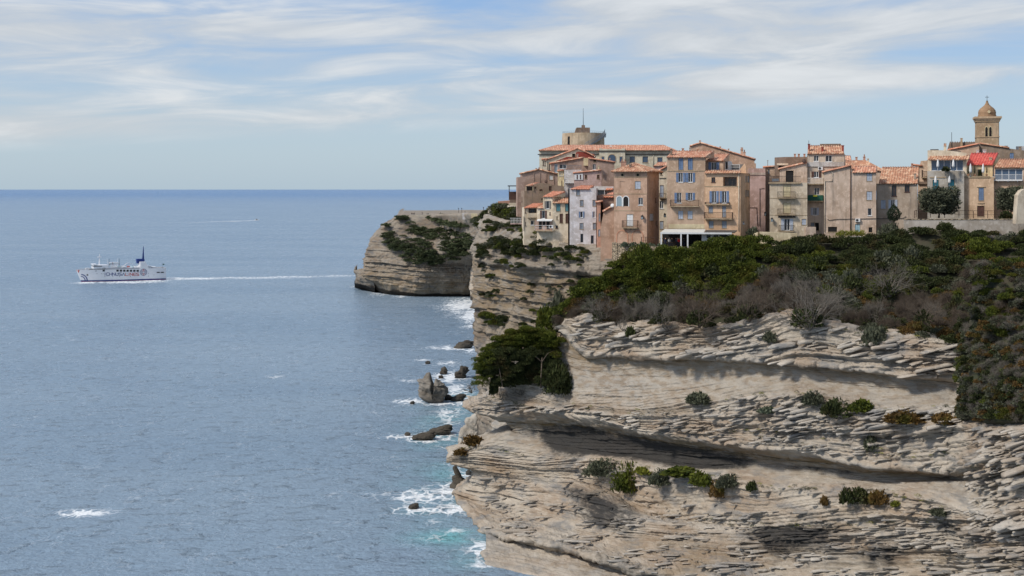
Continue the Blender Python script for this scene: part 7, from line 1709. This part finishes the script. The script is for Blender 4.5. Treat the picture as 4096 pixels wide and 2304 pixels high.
    # left slope: terrace walls, posts, pipes
    G = lambda x, y, D_: (*px_of('G', x, y), D_)
    wall_run('terrace_wall', 'pale terrace wall stepping down left of the town houses', [G(805, 200, 318), G(835, 190, 316), G(985, 200, 312), G(1060, 205, 308)], .5, 5.0, wc(204, 192, 168, .5))
    h2 = House('low_house', 'low flat tan house on the seaward tip of the town', 'G', [(640, 200), (640, 118), (990, 92), (990, 200)], 330, SALM, depth=8); h2.box('parapet', 855, 84, 995, 140, -.3, 0, BROWN); h2.box('parapet', 838, 142, 990, 200, -3, -2.6, CREAM); h2.done()
    t = thing('pergola', 'small dark roofed shelter on top of the low flat house', 'shelter', P(*px_of('G', 955, 90), 331)); mb = MB(); 
    for x in (-1.6, 1.6):
        for y in (0, 2.5): mb.box(x - .1, x + .1, y - .1, y + .1, 0, 3.6)
    mb.build('post', M['rust'], t); mb = MB(); mb.box(-2.0, 2.0, -.4, 3, 3.6, 3.85); mb.build('roof', M['iron'], t); mb = MB(); mb.box(-1.7, 1.7, 2.4, 2.6, .003, 2.2); mb.build('screen', M['rust'], t)
    for x, y0, y1, lb in ((497, 225, 378, 'slim pale masonry pillar on the bushy bank left of the town'), (748, 185, 362, 'slim pale masonry pillar nearer the houses on the bushy bank')):
        p = P(*G(x, y1, 325)); hh = (y1 - y0) / 4.5275 * 325 / F; mb = MB(); mb.prism([(-.55, -1), (.55, -1), (.48, hh), (-.48, hh)], 'y', -.5, .5); o = mb.build('pillar', wc(206, 192, 162, .4)); o.location = p; tag(o, lb, 'pillar', 'pillars on the bank')
    t = thing('balcony_box', 'white railed landing jutting from the seaward wall of the mossy block', 'balcony', P(*G(1020, 512, 276)))
    mb = MB(); mb.box(-1.9, 2, -.9, .9, -.2, 0); mb.build('slab', PINK, t); rail(t, [(2, -.85, 0), (-1.85, -.85, 0), (-1.85, .85, 0)], 1.15, 'white', 'white')
    def pipe_run(label, pts, r, mat='pipe'):
        W3 = [P(*p) for p in pts]; mb = MB(); mb.tube([q - W3[0] for q in W3], r, 6); o = mb.build('drain_pipe', M[mat], smooth=True); o.location = W3[0]; tag(o, label, 'pipe', 'drain pipes on the cliff')
    pipe_run('white drain pipe running down from the cream house then along the cliff', [G(1112, 600, 279.5), G(1085, 740, 280), G(1062, 830, 279.5)], .16)
    pipe_run('long pale drain pipe crossing the cliff under the town houses', [G(1030, 745, 280), G(1003, 775, 281), G(1050, 835, 278.5), G(1260, 860, 275), G(1420, 865, 271.5), (2200, 982, 269), (2300, 996, 264.5), (2372, 1002, 260.5)], .2)
    pipe_run('short white pipe dropping from the cream and white house to the long pipe', [(2213, 938, 262.5), (2214, 958, 265), (2221, 977, 267)], .15)
    # headland wall, people and lamps
    wall_run('headland_wall', 'low pale wall edging the path across the far headland', [(1621, 862, 750), (1716, 861, 750), (1750, 882, 745), (1766, 898, 740), (1800, 906, 725), (1868, 911, 700), (1885, 913, 690)], 2.0, 9.0, wc(190, 178, 152, .3))
    wall_run('parapet_wall', 'long low parapet on the skyline of the far headland', [(1690, 856.5, 810), (1770, 854.5, 810), (1850, 853, 800), (1940, 853.5, 690)], 2.0, 2.2, wc(212, 200, 176, .2))
    for x0, x1, y, hh, D_, lb in ((1850, 1870, 852, 2.0, 680, 'small white walled box on the headland path'), (1885, 1933, 854, 2.2, 640, 'ochre wall segment on the headland near the bushy bank')):
        wall_run('parapet_wall', lb, [(x0, y, D_), (x1, y, D_)], 2.0, hh + 1.5, PALE if x0 == 1850 else YEL)
    for x, y, lb in ((1647, 859, 'first of three people seated together on the headland wall'), (1652, 860, 'middle of three people seated together on the headland wall'), (1657, 859, 'third of three people seated together on the headland wall'), (1689, 857, 'lone person standing halfway along the headland wall'), (1708, 860, 'person at the left of the pair near the wall corner on the headland'), (1713, 860, 'person at the right of the pair near the wall corner on the headland'), (1762, 855, 'lone person standing on the headland skyline right of the wall corner'), (1860, 852.5, 'person walking by the small white box on the headland')):
        D_ = 752 if x < 1720 else 800 if x < 1800 else 682; q = P(x, y + 2, D_); person(q, 'black', x * .7, lb, 'people on the far headland', 'navy')
    for x, y1, y0, D_, lb in ((1834, 853, 842, 760, 'leftmost thin lamp post on the headland path'), (1847, 853, 842, 740, 'second thin lamp post on the headland path'), (1934, 854, 841, 640, 'thin lamp post beside the bushy bank of the town')):
        hh = (y1 - y0) * D_ / F + 1; q = P(x, y1, D_); t = thing('lamp_post', lb, 'lamp post', q, 0, 'lamp posts on the headland'); mb = MB(); mb.tube([(0, 0, -1), (0, 0, hh)], .1, 6); mb.build('post', M['iron'], t); mb = MB(); mb.lathe([(.1, hh), (.3, hh + .1), (.25, hh + .5), (.05, hh + .6)], 8); mb.build('lamp_head', M['iron'], t)
street()
